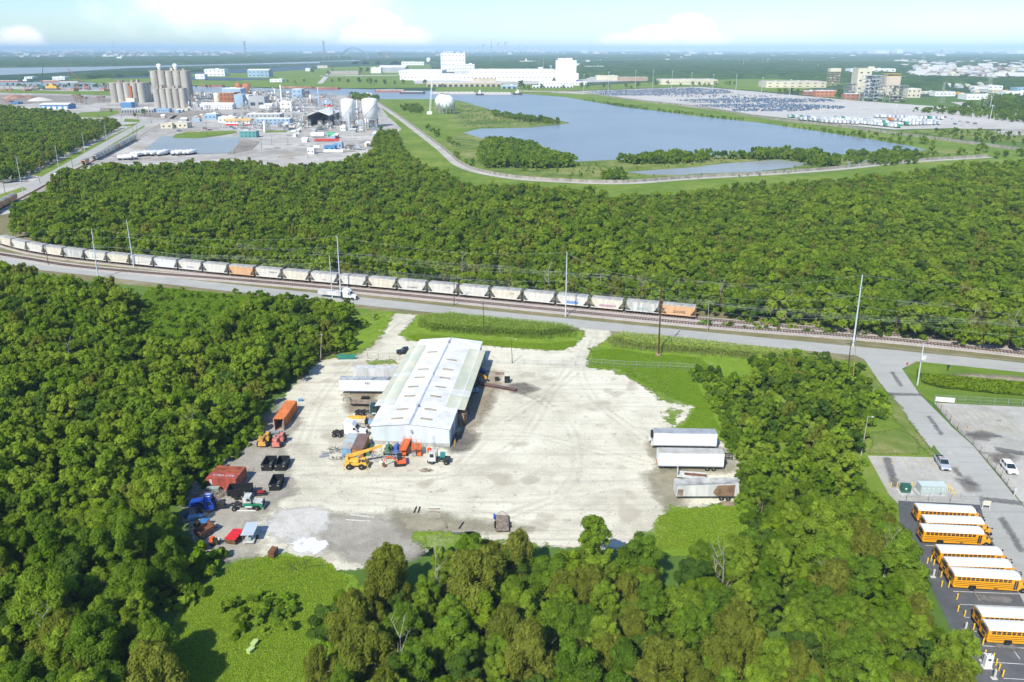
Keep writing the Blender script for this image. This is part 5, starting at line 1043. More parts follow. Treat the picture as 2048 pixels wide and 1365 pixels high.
# mini excavator
o,l=at('mini_excavator','red orange mini excavator with its arm curled to the left','excavator',(812,929),(790,931));eo=M_('excavator_red',(.68,.13,.045),.45,var=.05);b=MB()
for s in(-1,1):b.prism([(-1.0,.15),(-.85,0),(.85,0),(1.0,.15),(1.0,.4),(.85,.55),(-.85,.55),(-1.0,.4)],s*.75-.2,s*.75+.2)
b.build('track',rubber,o);b=MB();b.prism([(-1.15,.65),(.5,.65),(.5,1.0),(-.6,1.35),(-1.15,1.3)],-.85,.85);b.build('body',eo,o)
b=MB();[b.bar((x,y,1.0),(x,y,2.3),.05)for x in(-.35,.55)for y in(-.7,.15)];b.box(-.45,.65,-.8,.25,2.3,2.38);b.box(-.3,.5,-.68,.12,1.0,1.25);b.build('cab_frame',black,o);b=MB();b.box(-.25,.45,-.6,.1,1.3,2.2);b.build('seat',dark,o)
b=MB();beam(b,(.5,.4,.9),(1.7,.4,2.2),.13,.12);beam(b,(1.7,.4,2.2),(2.9,.4,2.3),.12,.1);b.build('boom',eo,o);b=MB();beam(b,(2.9,.4,2.35),(3.5,.4,1.0),.1,.08);b.build('arm',eo,o);b=MB();b.prism([(3.35,1.0),(3.75,.9),(3.8,.4),(3.4,.15),(3.0,.35),(3.2,.7)],.1,.7);b.build('bucket',rust,o)
b=MB();b.box(1.15,1.3,-.9,.9,.1,.6);b.build('blade',black,o)
# lifts
def boom_lift(name,label,p,q,m,L_=4.6):
    o,l=at(name,label,'lift',p,q);b=MB();b.box(-1.3,1.3,-.8,.8,.45,.95);b.build('chassis',m,o);b=MB();b.box(-1.1,.2,-.7,.7,.95,1.6,.06,.06);b.build('turret',m,o);b=MB();beam(b,(-1.1,0,1.75),(L_-1.9,0,1.9),.2,.16);b.build('boom',m,o)
    b=MB();x0=L_-1.9;[b.bar((x0+a,c,.6),(x0+a,c,1.7),.04)for a in(0,.8)for c in(-.8,.8)];[b.bar((x0,-.8,z),(x0,.8,z),.03)for z in(1.1,1.7)];[b.bar((x0+.8,-.8,z),(x0+.8,.8,z),.03)for z in(1.1,1.7)];[b.bar((x0,c,1.7),(x0+.8,c,1.7),.03)for c in(-.8,.8)];b.box(x0,x0+.8,-.8,.8,.58,.63);b.build('basket',galv,o)
    for x in(-.9,.9):
        for s in(-1,1):wheel(o,x,s*.85,.4,.3,m,s)
    return o
boom_lift('boom_lift','dull green boom lift beside the blue one at the warehouse front',(780,896),(775,917),M_('dull_green',(.12,.22,.12),.6,var=.2),4.2)
boom_lift('boom_lift','blue boom lift between the green lift and the orange one',(797,896),(793,917),M_('lift_blue',(.05,.12,.4),.5,var=.15),4.2)
o,l=at('boom_lift','long orange lift standing with its deck towards the warehouse front','lift',(806,915),(817,889));lo=M_('lift_orange',(.70,.15,.03),.5,var=.12);b=MB();b.box(-l/2,l/2,-.65,.65,.5,.8);b.build('chassis',lo,o)
b=MB();b.box(-l/2,l/2,-.75,.75,1.6,1.72);b.build('deck',lo,o);b=MB();[b.bar((-l/2+.3+k*.8,s*.55,.8),(-l/2+.3+(k+1)*.8,s*.55,1.6),.05)for k in range(int(l/.8)-1)for s in(-1,1)];b.build('scissor_arms',lo,o)
b=MB();[b.bar((-l/2+k*l/6,s*.7,1.72),(-l/2+k*l/6,s*.7,2.5),.035)for k in range(7)for s in(-1,1)];[b.bar((-l/2,s*.7,z),(l/2,s*.7,z),.03)for s in(-1,1)for z in(2.1,2.5)];b.build('railing',lo,o)
for x in(-l/2+.6,l/2-.6):
    for s in(-1,1):wheel(o,x,s*.75,.36,.28,lo,s)
for k,(p,q,lb)in enumerate((((828,917),(829,899),'orange scissor lift with grey step, left one of the close pair'),((838.5,917),(839,899),'orange scissor lift, right one of the close pair before the warehouse'))):
    o,l=at('scissor_lift',lb,'scissor lift',p,q);l=2.9;b=MB();b.box(-l/2,l/2,-.45,.45,.25,.7);b.build('chassis',galv if k==0 else lo,o);b=MB();[b.bar((-l/2+.2,s*.4,.72+.22*j),(l/2-.2,s*.4,.9+.22*j),.05)for j in range(4)for s in(-1,1)];b.build('scissor_arms',lo,o)
    b=MB();b.box(-l/2,l/2,-.5,.5,1.7,1.8);b.build('platform',lo,o);b=MB();[b.bar((x,s*.47,1.8),(x,s*.47,2.7),.03)for x in(-l/2,-.5,.5,l/2)for s in(-1,1)];[b.bar((-l/2,s*.47,z),(l/2,s*.47,z),.03)for s in(-1,1)for z in(2.25,2.7)];[b.bar((x,-.47,z),(x,.47,z),.03)for x in(-l/2,l/2)for z in(2.25,2.7)];b.build('railing',lo,o)
    for x in(-.9,.9):
        for s in(-1,1):wheel(o,x,s*.42,.25,.16,galv,s)
X,Y=G(859,907);o=thing('red_tank','round bright red tank on a dark stand beside the yard truck','tank',(X,Y));b=MB();b.lathe([(.02,.35)]+[(.5*math.sin(R(a)),.85-.5*math.cos(R(a)))for a in range(15,180,15)]+[(.02,1.35)],14);b.build('tank',M_('bright_red',(.75,.04,.01),.4),o);b=MB();[b.bar((x,y,0),(x*.6,y*.6,.5),.05)for x in(-.4,.4)for y in(-.4,.4)];b.build('stand',dark,o)
# scrap and stacks
def junk(name,label,cat,cx,cy,m,n=14,sx=1.6,sy=1.0,h=.8,seed=1,th=.06,ln=1.2):
    X,Y=G(cx,cy);o=thing(name,label,cat,(X,Y));r=random.Random(seed);b=MB()
    for k in range(n):
        p=Vector((r.uniform(-sx,sx),r.uniform(-sy,sy),r.uniform(.06,h)));a=r.uniform(0,3.14);q=p+Vector((math.cos(a),math.sin(a),r.uniform(-.25,.25)))*ln*r.uniform(.5,1.2);q.z=max(.06,q.z);b.bar(p,q,th)
    b.build('pieces',m,o);return o
junk('scrap_heap','pile of dark steel racks left of the blue shed','scrap',668,905,dark,26,1.8,1.0,1.0,3);junk('scrap_metal','loose steel scrap on the gravel below the steel racks','scrap',676,920,dark,14,1.2,.6,.6,4)
for cx,cy,sd_ in((653,908,0),(648,914,1)):
    X,Y=G(cx,cy);o=thing('steel_ramp',('upper' if sd_==0 else 'lower')+' grey steel ramp lying left of the scrap racks','ramp',(X,Y),R(20));b=MB();b.box(-1,1,-.4,.4,.1,.2);[b.box(-1+k*.3,-.95+k*.3,-.4,.4,.2,.24)for k in range(7)];b.build('ramp',galv,o)
junk('pipe_bundle','bundle of grey pipes and ladders at the warehouse front corner','pipe bundle',880,899,galv,22,1.4,.5,.9,7,.05,1.6)
X,Y=G(866,897);o=thing('ladder','grey ladder leaning against the warehouse front near its corner','ladder',(X,Y),BRZ);b=MB();[b.bar((x,0,0),(x,.5,2.9),.04)for x in(-.22,.22)];[b.bar((-.22,k*.055,.3*k+.2),(.22,k*.055,.3*k+.2),.025)for k in range(9)];b.build('rails',galv,o)
o=junk('lumber_pile','heap of grey timber offcuts on the gravel before the warehouse','timber pile',851,944,wood,34,.9,.5,.5,9,.08,1.0)
junk('blue_parts','small blue machine parts beside the green steel box','machine parts',748,914,M_('parts_blue',(.15,.2,.35),.6),14,.8,.5,.7,11,.09,.7);junk('orange_parts','small orange engine part beside blue machine parts','machine parts',749,907,org,5,.4,.3,.4,12,.1,.5)
X,Y=G(778,897);o=thing('propped_sheet','white panel propped up behind the green boom lift','panel',(X,Y));b=MB();b.box(-.6,.6,-.03,.03,.3,1.3);b.bar((0,.03,.8),(0,.5,0),.04);b.build('panel',white,o)
X,Y=G(765,925);o=thing('white_cover','bent white sheet lying beside the mini excavator bucket','sheet',(X,Y),R(15));b=MB();b.prism([(-.7,.1),(.6,.1),(.7,.3),(-.2,.4)],-.3,.3);b.build('sheet',white,o)
junk('stick_pile','heap of long grey branches and pipes behind the blue truck','heap',421,996,M_('grey_brown_sticks',(.28,.22,.2),.8,var=.3),90,2.6,1.0,1.0,21,.045,2.0)
junk('scrap_metal','tangle of rusty wire on pale ground above the red containers','scrap',497,944,M_('rust_wire',(.4,.18,.14),.8),16,1.0,.6,.3,22,.03,1.0)
X,Y=G(427,986);o=thing('green_crate','pale green metal cabinet before the red container','cabinet',(X,Y),R(3));b=MB();b.box(-1.15,1.15,-.4,.5,0,1.1);b.build('body',M_('pale_green',(.22,.3,.26),.7),o);b=MB();b.box(-1.2,1.2,-.45,.55,1.1,1.2);b.build('lid',M_('pale_green2',(.32,.4,.36),.7),o)
X,Y=G(373,1036);o=thing('blue_bin','blue open drum with rusty contents at the wood edge','bin',(X,Y));b=MB();b.lathe([(.5,0),(.6,1.1),(.63,1.15),(.55,1.12),(.5,.8)],14);b.build('drum',M_('faded_blue',(.06,.14,.24),.6,var=.2),o);b=MB();b.lathe([(.5,.85),(.2,.95),(.01,1.0)],12);b.build('contents',rust,o)
X,Y=G(391,1039);o=thing('car_wreck','crushed pale blue car shell beside the blue drum','car wreck',(X,Y),R(10));b=MB();b.prism([(-1.3,.2),(1.3,.2),(1.4,.6),(.6,.8),(-.5,.75),(-1.3,.6)],-.6,.6);b.build('shell',lblu,o);junk('tyre_heap','pale and dark scrap heap right of the crushed car shell','scrap',413,1034,cream,12,.6,.5,.5,31,.12,.6)
o,l=at('farm_tractor','old blue farm tractor with cream rear wheels at the wood edge','tractor',(394,1051),(420,1052));b=MB();b.box(-.3,1.2,-.35,.35,.7,1.4,.05,.08);b.build('hood',M_('tractor_blue',(.05,.2,.55),.5),o);b=MB();b.box(-1,.2,-.3,.3,.5,.9);b.bar((-.4,0,.9),(-.4,0,1.5),.05);b.build('frame',dark,o)
for s in(-1,1):wheel(o,-.8,s*.75,.62,.35,cream,s);wheel(o,.9,s*.6,.36,.2,cream,s)
o,l=at('dump_trailer','rusty brown dump trailer under the branches at the wood edge','trailer',(396,1078),(424,1062));b=MB()
for s in(-1,1):b.box(-l/2,l/2,s*1.0-.05,s*1.0+.05,.8,1.5)
b.box(-l/2,-l/2+.08,-.95,.95,.8,1.5);b.box(l/2-.08,l/2,-.95,.95,.8,2.0);b.box(-l/2+.08,l/2-.08,-.95,.95,.75,.85);b.build('bed',rust,o);b=MB();[b.box(-l/2,l/2+.8,s-.05,s+.05,.5,.65)for s in(-.5,.5)];b.build('frame',dark,o)
for x in(-.9,.1):
    for s in(-1,1):wheel(o,x,s*1.1,.4,.26,galv,s)
o,l=at('wood_chipper','small orange and black machine right of the rusty dump trailer','machine',(422,1088),(440,1090));b=MB();b.box(-.9,-.1,-.5,.5,.5,1.4,.1,.1);b.build('housing',org,o);b=MB();b.box(-.05,.9,-.45,.45,.3,1.1,.1,.1);b.bar((.4,0,1),(1.3,0,.4),.09);b.build('engine',dark,o);b=MB();b.box(.7,.95,-.15,.15,1.0,1.4);b.build('tank',white,o)
for s in(-1,1):wheel(o,-.2,s*.7,.42,.26,black,s)
o,l=at('tarp_trailer','rusty trailer covered by a bright red tarp','trailer',(461,1092),(484,1066));b=MB();b.box(-l/2,l/2,-.95,.95,.45,.6);b.box(-l/2,-l/2+.08,-.95,.95,.6,1.2);[b.box(-l/2,l/2,s-.04,s+.04,.6,.8)for s in(-.92,.92)];[b.bar((-l/2+k*l/6,s*.93,.6),(-l/2+k*l/6,s*.93,1.35),.035)for k in range(7)for s in(-1,1)];b.build('bed',rust,o)
b=MB();n_=9;b.loft([[(-l/2+.1+(l-1.1)*i/n_,y,1.35+(.12 if abs(y)<.5 else 0)+.05*math.sin(i*2.3+y))for y in(-1.05,-.4,.4,1.05)]+[(-l/2+.1+(l-1.1)*i/n_,y,1.2)for y in(1.06,-1.06)]for i in range(n_+1)]);b.build('tarp',tarp,o)
for s in(-1,1):wheel(o,.4,s*1.15,.4,.25,galv,s)
o,l=at('canopy_trailer','small barbecue trailer with a pale grey flat canopy','trailer',(497,1091),(508,1066));b=MB();b.box(-l/2,l/2,-.9,.9,.4,.5);b.box(-l/2,-l/2+.1,-.95,.95,.5,.75);b.build('bed',offw,o);b=MB();[b.bar((x,y,.5),(x,y,2.15),.045)for x in(-l/2+.1,0,l/2-.1)for y in(-.9,.9)];[b.bar((-l/2+.1,y,z),(l/2-.1,y,z),.03)for y in(-.9,.9)for z in(.9,1.4)];b.build('posts',galv,o)
b=MB();b.box(-l/2-.2,l/2+.1,-1.1,1.1,2.15,2.22);b.build('canopy',M_('canopy_grey',(.45,.52,.57),.5,var=.04),o);b=MB();b.cyl((-l/2+.5,-.1,.9),(.6,-.1,.9),.35);b.build('smoker',M_('pale_teal',(.3,.42,.45),.5),o)
for s in(-1,1):wheel(o,.1,s*1.1,.36,.22,galv,s)
X,Y=G(547,1113);o=thing('rusty_box','open rusty steel box on legs at the meadow edge','steel box',(X,Y),R(80));b=MB();b.box(-.9,.9,-.55,.55,.5,1.4);b.build('box',rust,o);b=MB();[b.bar((x,y,0),(x,y,.5),.06)for x in(-.8,.8)for y in(-.5,.5)];b.build('legs',rust,o)
junk('broken_steelwork','broken black steel frame lying in the weeds right of the rusty box','steel frame',597,1140,black,9,1.8,1.0,.8,33,.06,3.0)
for k,(x,y)in enumerate(((510,1292),(502,1306))):
    X,Y=G(x,y);o=thing('green_crate',('upper' if k==0 else 'lower')+' of two pale green boxes lying in the meadow','box',(X,Y),R(75-k*15));b=MB();b.box(-.5,.5,-.35,.35,0,.7,.03,.03);b.build('box',M_('lime_plastic',(.38,.5,.16),.6,var=.1),o);b=MB();b.box(-.54,.54,-.39,.39,.7,.78);b.build('lid',M_('lime_plastic2',(.45,.57,.22),.6,var=.1),o)
for k,(p,q,m,w_,lb)in enumerate((((828,1027),(833,1015),dark,.12,'left of two short dark beams on the gravel'),((836,1027),(840,1015),dark,.12,'right of two short dark beams on the gravel'),((857,1019),(880,1019.5),wood,.06,'upper of two thin rails on the gravel'),((857,1025),(879,1026),wood,.06,'lower of two thin rails on the gravel'),
                                       ((889,1045),(894,1058),wood,.14,'grey plank lying left of the wooden deck trailer'),((918,1059),(927,1046),dark,.14,'dark split plank near the wooden deck trailer'),((701,1031),(749,1036),offw,.1,'upper pale pipe on the grey gravel'),((691,1041),(741,1044),offw,.08,'lower pale pipe on the grey gravel'),
                                       ((466,1023),(512,1023),white,.05,'thin white pole lying before the green truck'),((676,722),(716,724),offw,.25,'long white panel lying by the upper fence'))):
    o,l=at('beam' if k<2 else 'plank',lb,'beam',p,q);b=MB();b.box(-l/2,l/2,-w_,w_,.08,.22);b.build('beam',m,o)if False else None
    me=b.mesh('beam',m);ln=link('length',me,o)
junk('wreck','stripped white machine wreck sunk in weeds at the meadow corner','wreck',316,1180,offw,26,1.0,1.0,1.3,41,.08,1.2)
X,Y=G(380,1151);o=thing('old_wheel','loose wheel with white rim lying in the weeds','wheel',(X,Y),R(30));wheel(o,0,0,.42,.25,white,-1)
junk('pipe_heap','bent grey pipes at the wood edge above the red containers','pipes',417,943,galv,8,2.0,.7,.5,42,.09,3.0)
X,Y=G(601,803);o=thing('blue_crate','small blue box behind the orange container','box',(X,Y));b=MB();b.box(-.5,.5,-.3,.3,0,.6);b.build('box',M_('crate_blue',(.08,.25,.45),.6),o);b=MB();b.box(-.55,.55,-.35,.35,.6,.66);b.build('lid',lblu,o)

# ================================================================= FENCES, POSTS, CABINETS
def fence(label,px,h=1.8,sp=3.0,m=galv,mesh=True,group=None):
    o=thing('chain_fence',label,'fence',(0,0),0,group);pts=[Vector(G(*p))for p in px];c=pts[0].copy();o.location=(c.x,c.y,0);r=MB();nw=MB();b=MB();b.cyl((0,0,0),(0,0,h),.05,n=5);pm_=b.mesh('post',m)
    for a,e in zip(pts,pts[1:]):
        d=e-a;n=max(1,int(d.length/sp))
        for k in range(n+1):p=a+d*k/n-c;po=link('post',pm_,o);po.location=(p.x,p.y,0)
        a2,e2=a-c,e-c
        for z in(h-.03,h*.5,.1):r.cyl((a2.x,a2.y,z),(e2.x,e2.y,z),.022,n=4)
        nn=int(d.length/.6)
        for k in range(nn):
            p=a2+d*k/nn;q=a2+d*min(1,(k+3)/nn);nw.cyl((p.x,p.y,.1),(q.x,q.y,h-.05),.006,n=3,cap=False);nw.cyl((q.x,q.y,.1),(p.x,p.y,h-.05),.006,n=3,cap=False)
    r.build('rails',m,o);nw.build('mesh_wire',m,o);return o
fence('rusty chain link fence along the upper left edge of the yard',[(596,768),(625,735),(645,722),(672,716),(800,720)],m=M_('rusty_wire',(.2,.14,.1),.8))
fence('grey chain link fence across the grass right of the second driveway',[(1180,730),(1250,735),(1340,738),(1400,742)]);fence('grey chain link fence from the warehouse to the lamp post',[(965,727),(1023,728),(1100,732),(1176,733)],h=1.5)
fence('chain link fence along the top edge of the concrete lot',[(1868,803),(1960,808),(2100,817)]);fence('rusty leaning fence between side road and concrete lot',[(1872,812),(1900,846),(1946,892),(1990,942),(2026,990)],m=M_('rusty_wire2',(.22,.16,.12),.8))
fence('silver chain link fence between parking bays and school buses',[(1812,1004),(1900,1007),(1962,1011)],h=2.0);fence('low silver guard rail behind the pale green cabinet',[(1800,996),(1880,994),(1963,998)],h=1.1,mesh=False)
X,Y=G(693,720);o=thing('green_screen','green mesh screen hanging on the yard fence','screen',(X,Y),R(2));b=MB();b.box(-2.6,2.6,-.03,.03,.3,1.7);b.build('cloth',M_('screen_green',(.03,.2,.15),.8),o)
o,l=at('sign_board','wide white sign panel on the fence by the side road','sign',(1870,805),(1908,808));b=MB();b.box(-l/2,-.05,-.04,.04,.3,1.5);b.box(.05,l/2,-.04,.04,.3,1.5);b.build('panel',white,o);b=MB();[b.cyl((x,.08,0),(x,.08,1.6),.05,n=6)for x in(-l/2,0,l/2)];b.build('post',galv,o)
o,l=at('sign_board','white notice board on two posts near the first school bus','sign',(1964,1018),(1978,1019));b=MB();b.box(-l/2,l/2,-.04,.04,.8,1.8);b.build('panel',M_('cream_board',(.7,.66,.55),.6),o);b=MB();[b.box(x-.07,x+.07,-.06,.06,0,1.8)for x in(-l/2-.02,l/2+.02)];b.build('post',cream,o);text('STOP',.3,M_('grey_letters2',(.35,.33,.3)),o,(0,-.05,1.25),(R(90),0,0))
X,Y=G(1812,743);o=thing('stop_sign','red octagonal stop sign at the side road corner','stop sign',(X,Y),R(-155));b=MB();b.cyl((0,-.02,2.2),(0,.02,2.2),.42,n=8);b.build('plate',redp,o);b=MB();b.cyl((0,.04,0),(0,.04,2.3),.04,n=5);b.build('post',galv,o);text('STOP',.26,white,o,(0,-.03,2.1),(R(90),0,0))
X,Y=G(1895,742);o=thing('mail_post','short dark marker post in the grass beside the road','post',(X,Y));b=MB();b.cyl((0,0,0),(0,0,1.6),.12,n=8);b.box(-.25,.25,-.2,.2,1.0,1.6);b.build('post',dark,o)
X,Y=G(2028,992);o=thing('gate_keypad','white access post at the end of the lot fence','post',(X,Y));b=MB();b.cyl((0,0,0),(0,0,1.5),.09,n=8);b.build('post',offw,o);b=MB();b.box(-.2,.2,-.15,.15,1.1,1.6);b.build('box',offw,o)
o,l=at('transformer','dark green transformer cabinet on a white pad','transformer',(1803,988),(1821,989));b=MB();b.box(-l/2,l/2,0,1.4,.15,1.75,0,.05);b.build('housing',dgrn,o);b=MB();b.box(-l/2-.5,l/2+.7,-.7,1.7,0,.15);b.build('pad',M_('pad_concrete',(.6,.59,.56),.8),o);b=MB();b.box(-.3,.05,-.02,0,.9,1.3);b.build('label_plate',white,o);b=MB();b.box(-l/2,l/2,-.05,.0,.95,1.0);b.build('door_seam',black,o)
o,l=at('switchgear','large pale grey green switchgear cabinet between yellow bollards','electrical cabinet',(1840,990),(1891,991));pg=M_('pale_grey_green',(.42,.50,.48),.5,var=.04);b=MB();b.box(-l/2,l/2,0,1.9,.15,1.9);b.build('housing',pg,o);b=MB();b.prism([(-l/2-.05,1.9),(l/2+.05,1.9),(l/2+.05,2.0),(-l/2-.05,2.0)],-.06,1.96);b.build('roof',M_('pale_grey_green2',(.52,.6,.58),.5,var=.04),o);b=MB();b.box(-l/2-.3,l/2+.3,-.5,2.2,0,.15);b.build('pad',MATS['pad_concrete'],o)
for k in range(5):b=MB();x=-l/2+.15+k*(l-.3)/5;b.box(x,x+(l-.3)/5-.06,-.03,0,.25,1.8);d=b.build('door',pg,o);b=MB();b.box(x+.3,x+.5,-.045,-.03,1.35,1.5);b.build('plate',white,d)
bol=None
BOLZ=[(1700+x*.1759,880+y*.1759,'beside the green transformer and pale cabinet')for x,y in((462,540),(533,543),(698,545),(768,545),(1105,562),(1127,592),(1150,622),(1175,652))]+       [(1780+x*.2087,1080+y*.2087,'along the charging row behind the school buses')for x,y in((355,230),(392,205),(418,245),(420,342),(487,360),(492,452),(562,455),(640,575),(648,690),(712,737),(725,852),(798,865),(810,1003),(887,1008),(905,1120),(985,1152),(1014,1205),(998,1305),(1042,1255),(1077,1315))]
ins={}
for x,y,wh in BOLZ:
    X,Y=G(x,y);ins[wh]=ins.get(wh,0)
    lab=f'yellow steel bollard {wh}'
    if bol is None:
        bol=thing('bollard',lab,'bollard',(X,Y),0,'yellow bollards '+wh);b=MB();b.lathe([(.1,0),(.1,1.15),(.07,1.22),(.01,1.24)],10);b.build('post',M_('bollard_yellow',(.78,.50,.04),.5,var=.06),bol);b=MB();b.lathe([(.16,0),(.16,.05),(.1,.06)],10);b.build('collar',galv,bol)
    else:copy_tree(bol,(X,Y),0,lab,'yellow bollards '+wh)
X,Y=G(1973,1335);o=thing('charging_station','tall white bus charging cabinet among the yellow bollards','charging cabinet',(X,Y),R(-4));b=MB();b.box(-.5,.5,-.35,.35,.15,2.15,.02,.02);b.build('cabinet',white,o);b=MB();b.box(-.65,.65,-.5,.5,0,.15);b.build('pad',MATS['pad_concrete'],o);b=MB();b.box(-.2,.2,-.365,-.35,1.4,1.75);b.build('screen',glass,o);b=MB();[b.cyl((x,0,2.15),(x,0,2.22),.08,n=8)for x in(-.25,.25)];b.build('vent',dark,o)
k=0
PED=[(1866,1155),(1930,1262),(1947,1291),(1965,1323),(1988,1358)]
for x,y in PED:
    X,Y=G(x,y);o=thing('charger_pedestal','slim white charging pedestal with hanging black cable','charging pedestal',(X,Y),0,'charging pedestals behind the buses');b=MB();b.box(-.4,.4,-.3,.3,0,.1);b.build('pad',MATS['pad_concrete'],o);b=MB();b.box(-.12,.12,-.1,.1,.1,1.5);b.build('column',offw,o);b=MB();b.tube([(.1,0,1.4),(.5,0,1.7),(.8,.1,1.2),(.9,.2,.1),(1.5,.4,.06)],.025,5);b.build('cable',black,o)
for x,y in((1812,988),):pass
o,l=at('traffic_cone','small orange cone on the old concrete lot','traffic cone',(1933,857),(1936,857));b=MB();b.lathe([(.16,.03),(.03,.65)],8);b.build('cone',org,o);b=MB();b.box(-.2,.2,-.2,.2,0,.03);b.build('base',black,o)
# ================================================================= UNDERGROWTH AND REEDS
def bush_mesh(seed,m,n=700,lf=.34,RR=1.5,H=1.6):return crown('bush',m,seed=seed,RR=RR,H=H,z0=0,nblob=9,nleaf=n,leaf=lf)
BUSH=[bpy.data.objects.new('b',bush_mesh(200+i,m))for i,m in enumerate((m_leafA,m_leafB,m_meadow,m_leafD))]
def under(px,sp,z=1.0,keep=1.0,s=(.7,1.5),w=(2,2,2,1),zz=0):
    P=zone(px,sp,z=z,keep=keep);return[(p,zz,random.uniform(*s),random.uniform(0,6.28),random.choices(range(4),w)[0])for p in P]
U=[]
for t in TREES:
    for k in range(2):p=t[0]+rng.uniform(-3,3,2);U.append((p,0,random.uniform(.9,1.9),random.uniform(0,6.28),random.choices(range(4),(2,2,1.4,1.4))[0]))
U=[u for u in U if clear(np.array([u[0]]),.6,1.2).shape[0]]
U+=under([(380,1120),(420,1060),(440,1120),(400,1190),(340,1220),(300,1180),(330,1120)],2.0)
U+=under([(400,1000),(450,925),(520,870),(530,850),(500,850),(430,905),(395,945)],1.9)
U+=under(HOLE1,3.2,keep=.8,s=(.5,1.2));U+=under([(470,582),(700,604),(720,640),(690,665),(560,620)],3.2,s=(.8,1.6))
U+=under([(700,640),(780,622),(740,640),(720,660),(695,690)],2.6,s=(.5,1.0))
U+=under([(430,1190),(560,1180),(600,1230),(560,1270),(480,1260)],2.1,keep=.8,s=(.6,1.2),w=(3,2,2,0))
U+=under([(1475,895),(1500,900),(1520,1000),(1500,1090),(1490,1060),(1482,1000)],1.8,s=(.6,1.3))
U+=under([(1380,735),(1440,735),(1470,820),(1480,900),(1460,900),(1440,840)],1.9,s=(.6,1.3))
U+=under([(1500,722),(1600,706),(1720,735),(1790,830),(1740,835),(1600,800)],2.6,s=(1,1.8))
U+=under([(1380,970),(1410,965),(1415,962),(1400,975)],1.4,s=(.6,.9));U+=under([(1400,645),(1480,652),(2048,690),(2048,672),(1757,640),(1480,618)],3.0,keep=.7,s=(.5,1.2))
U+=under([(60,480),(218,505),(366,520),(560,540),(900,575),(1300,615),(1300,600),(900,560),(480,515),(200,485)],3.4,keep=.6,s=(.5,1.1))
instancer('undergrowth',U,BUSH,'low bushes and climbing plants under and between the near trees','undergrowth')
# scrub along the lake
SB=[bpy.data.objects.new('b',crown('scrub',m,seed=230+i,RR=3.2,H=5.0,z0=0,nblob=12,nleaf=620,leaf=.75))for i,m in enumerate((m_leafA,m_leafB,m_leafD))]
S=[]
def scrub(px,sp,keep=1.0,s=(.5,1.2),w=(3,2,1)):S.extend([(p,0,random.uniform(*s),random.uniform(0,6.28),random.choices(range(3),w)[0])for p in zone(px,sp,z=1.5,keep=keep)])
scrub([(958,318),(962,296),(980,286),(1010,284),(1050,290),(1090,308),(1140,322),(1150,330),(1100,335),(1020,332),(970,332)],4.5,s=(.9,1.7))
scrub([(1220,322),(1280,318),(1330,308),(1380,300),(1415,303),(1420,318),(1380,324),(1280,326)],5,s=(.8,1.6));scrub([(1420,316),(1500,310),(1560,300),(1600,300),(1660,316),(1690,326),(1640,334),(1590,322),(1480,316)],5,s=(.7,1.5))
scrub([(1680,318),(1720,308),(1790,300),(1850,312),(1830,326),(1760,330),(1700,330)],6,keep=.8,s=(.5,1.2));scrub([(1210,350),(1240,345),(1252,355),(1230,362),(1205,360)],4.5,s=(.8,1.3))
scrub([(900,300),(925,318),(960,340),(940,335),(905,310)],7,keep=.5);scrub([(835,240),(870,262),(930,300),(900,290),(850,255)],9,keep=.6,s=(.6,1.3))
scrub([(1045,188),(1178,203),(1342,226),(1510,245),(1641,264),(1817,290),(1830,286),(1641,258),(1400,229),(1250,210),(1120,193)],6.5,keep=.75,s=(.35,.8),w=(2,3,.5))
scrub([(985,224),(1010,229),(1060,235),(1118,243),(1118,247),(1060,243),(990,232)],6,s=(.6,1.3));scrub([(800,212),(835,210),(850,222),(830,226),(805,220)],8,s=(.7,1.3));scrub([(700,190),(760,192),(755,202),(705,202)],9,s=(1,1.8))
scrub([(1640,300),(1850,302),(1980,296),(2060,306),(2060,320),(1900,310),(1760,330)],12,keep=.45,s=(.6,1.4));scrub([(1640,268),(1720,272),(1840,285),(1900,292),(1890,287),(1780,276),(1680,264)],9,keep=.5,s=(.5,1.3))
scrub([(1870,260),(1990,264),(2060,270),(2060,292),(1980,286),(1880,272)],11,keep=.7,s=(.5,1.1),w=(3,1,2));scrub([(1700,262),(1860,270),(1880,280),(1780,272)],11,keep=.6,s=(.4,.9))
scrub([(1820,222),(1900,218),(2048,226),(2100,232),(2100,252),(2000,240),(1900,228)],11,s=(.8,1.6));scrub([(1925,218),(1990,195),(2100,190),(2100,228),(2020,226)],13,s=(1,2),w=(3,1,2))
scrub([(940,325),(1130,350),(1240,356),(1230,350),(1100,342),(960,318)],9,keep=.4,s=(.3,.8));scrub([(0,170),(60,172),(300,169),(440,176),(300,174),(60,176)],12,keep=.3,s=(.8,1.5))
scrub([(960,320),(1130,350),(1240,350),(1250,330),(1150,322),(1020,330)],5,keep=.5,s=(.12,.34),w=(3,3,0));scrub([(1250,335),(1400,318),(1560,312),(1650,320),(1600,345),(1640,340),(1400,355),(1250,352)],6,keep=.35,s=(.12,.34),w=(3,3,0));scrub([(905,212),(975,218),(1110,243),(1050,252),(930,256)],7,keep=.5,s=(.12,.36),w=(3,3,0));scrub([(1640,318),(1850,306),(1960,304),(1960,312),(1780,324)],6,keep=.5,s=(.15,.4),w=(3,3,0))
WP=[gpoly(q)for q in([(1250,345),(1318,339),(1390,334),(1445,327),(1556,319),(1625,328),(1576,338),(1510,345),(1380,350),(1300,351)],LAKE)]
S=[q for q in S if all(not inside([q[0]],w_)[0]for w_ in WP)]
instancer('scrub',S,SB,'bushes and scrub growing round the lake banks and levees','scrub')
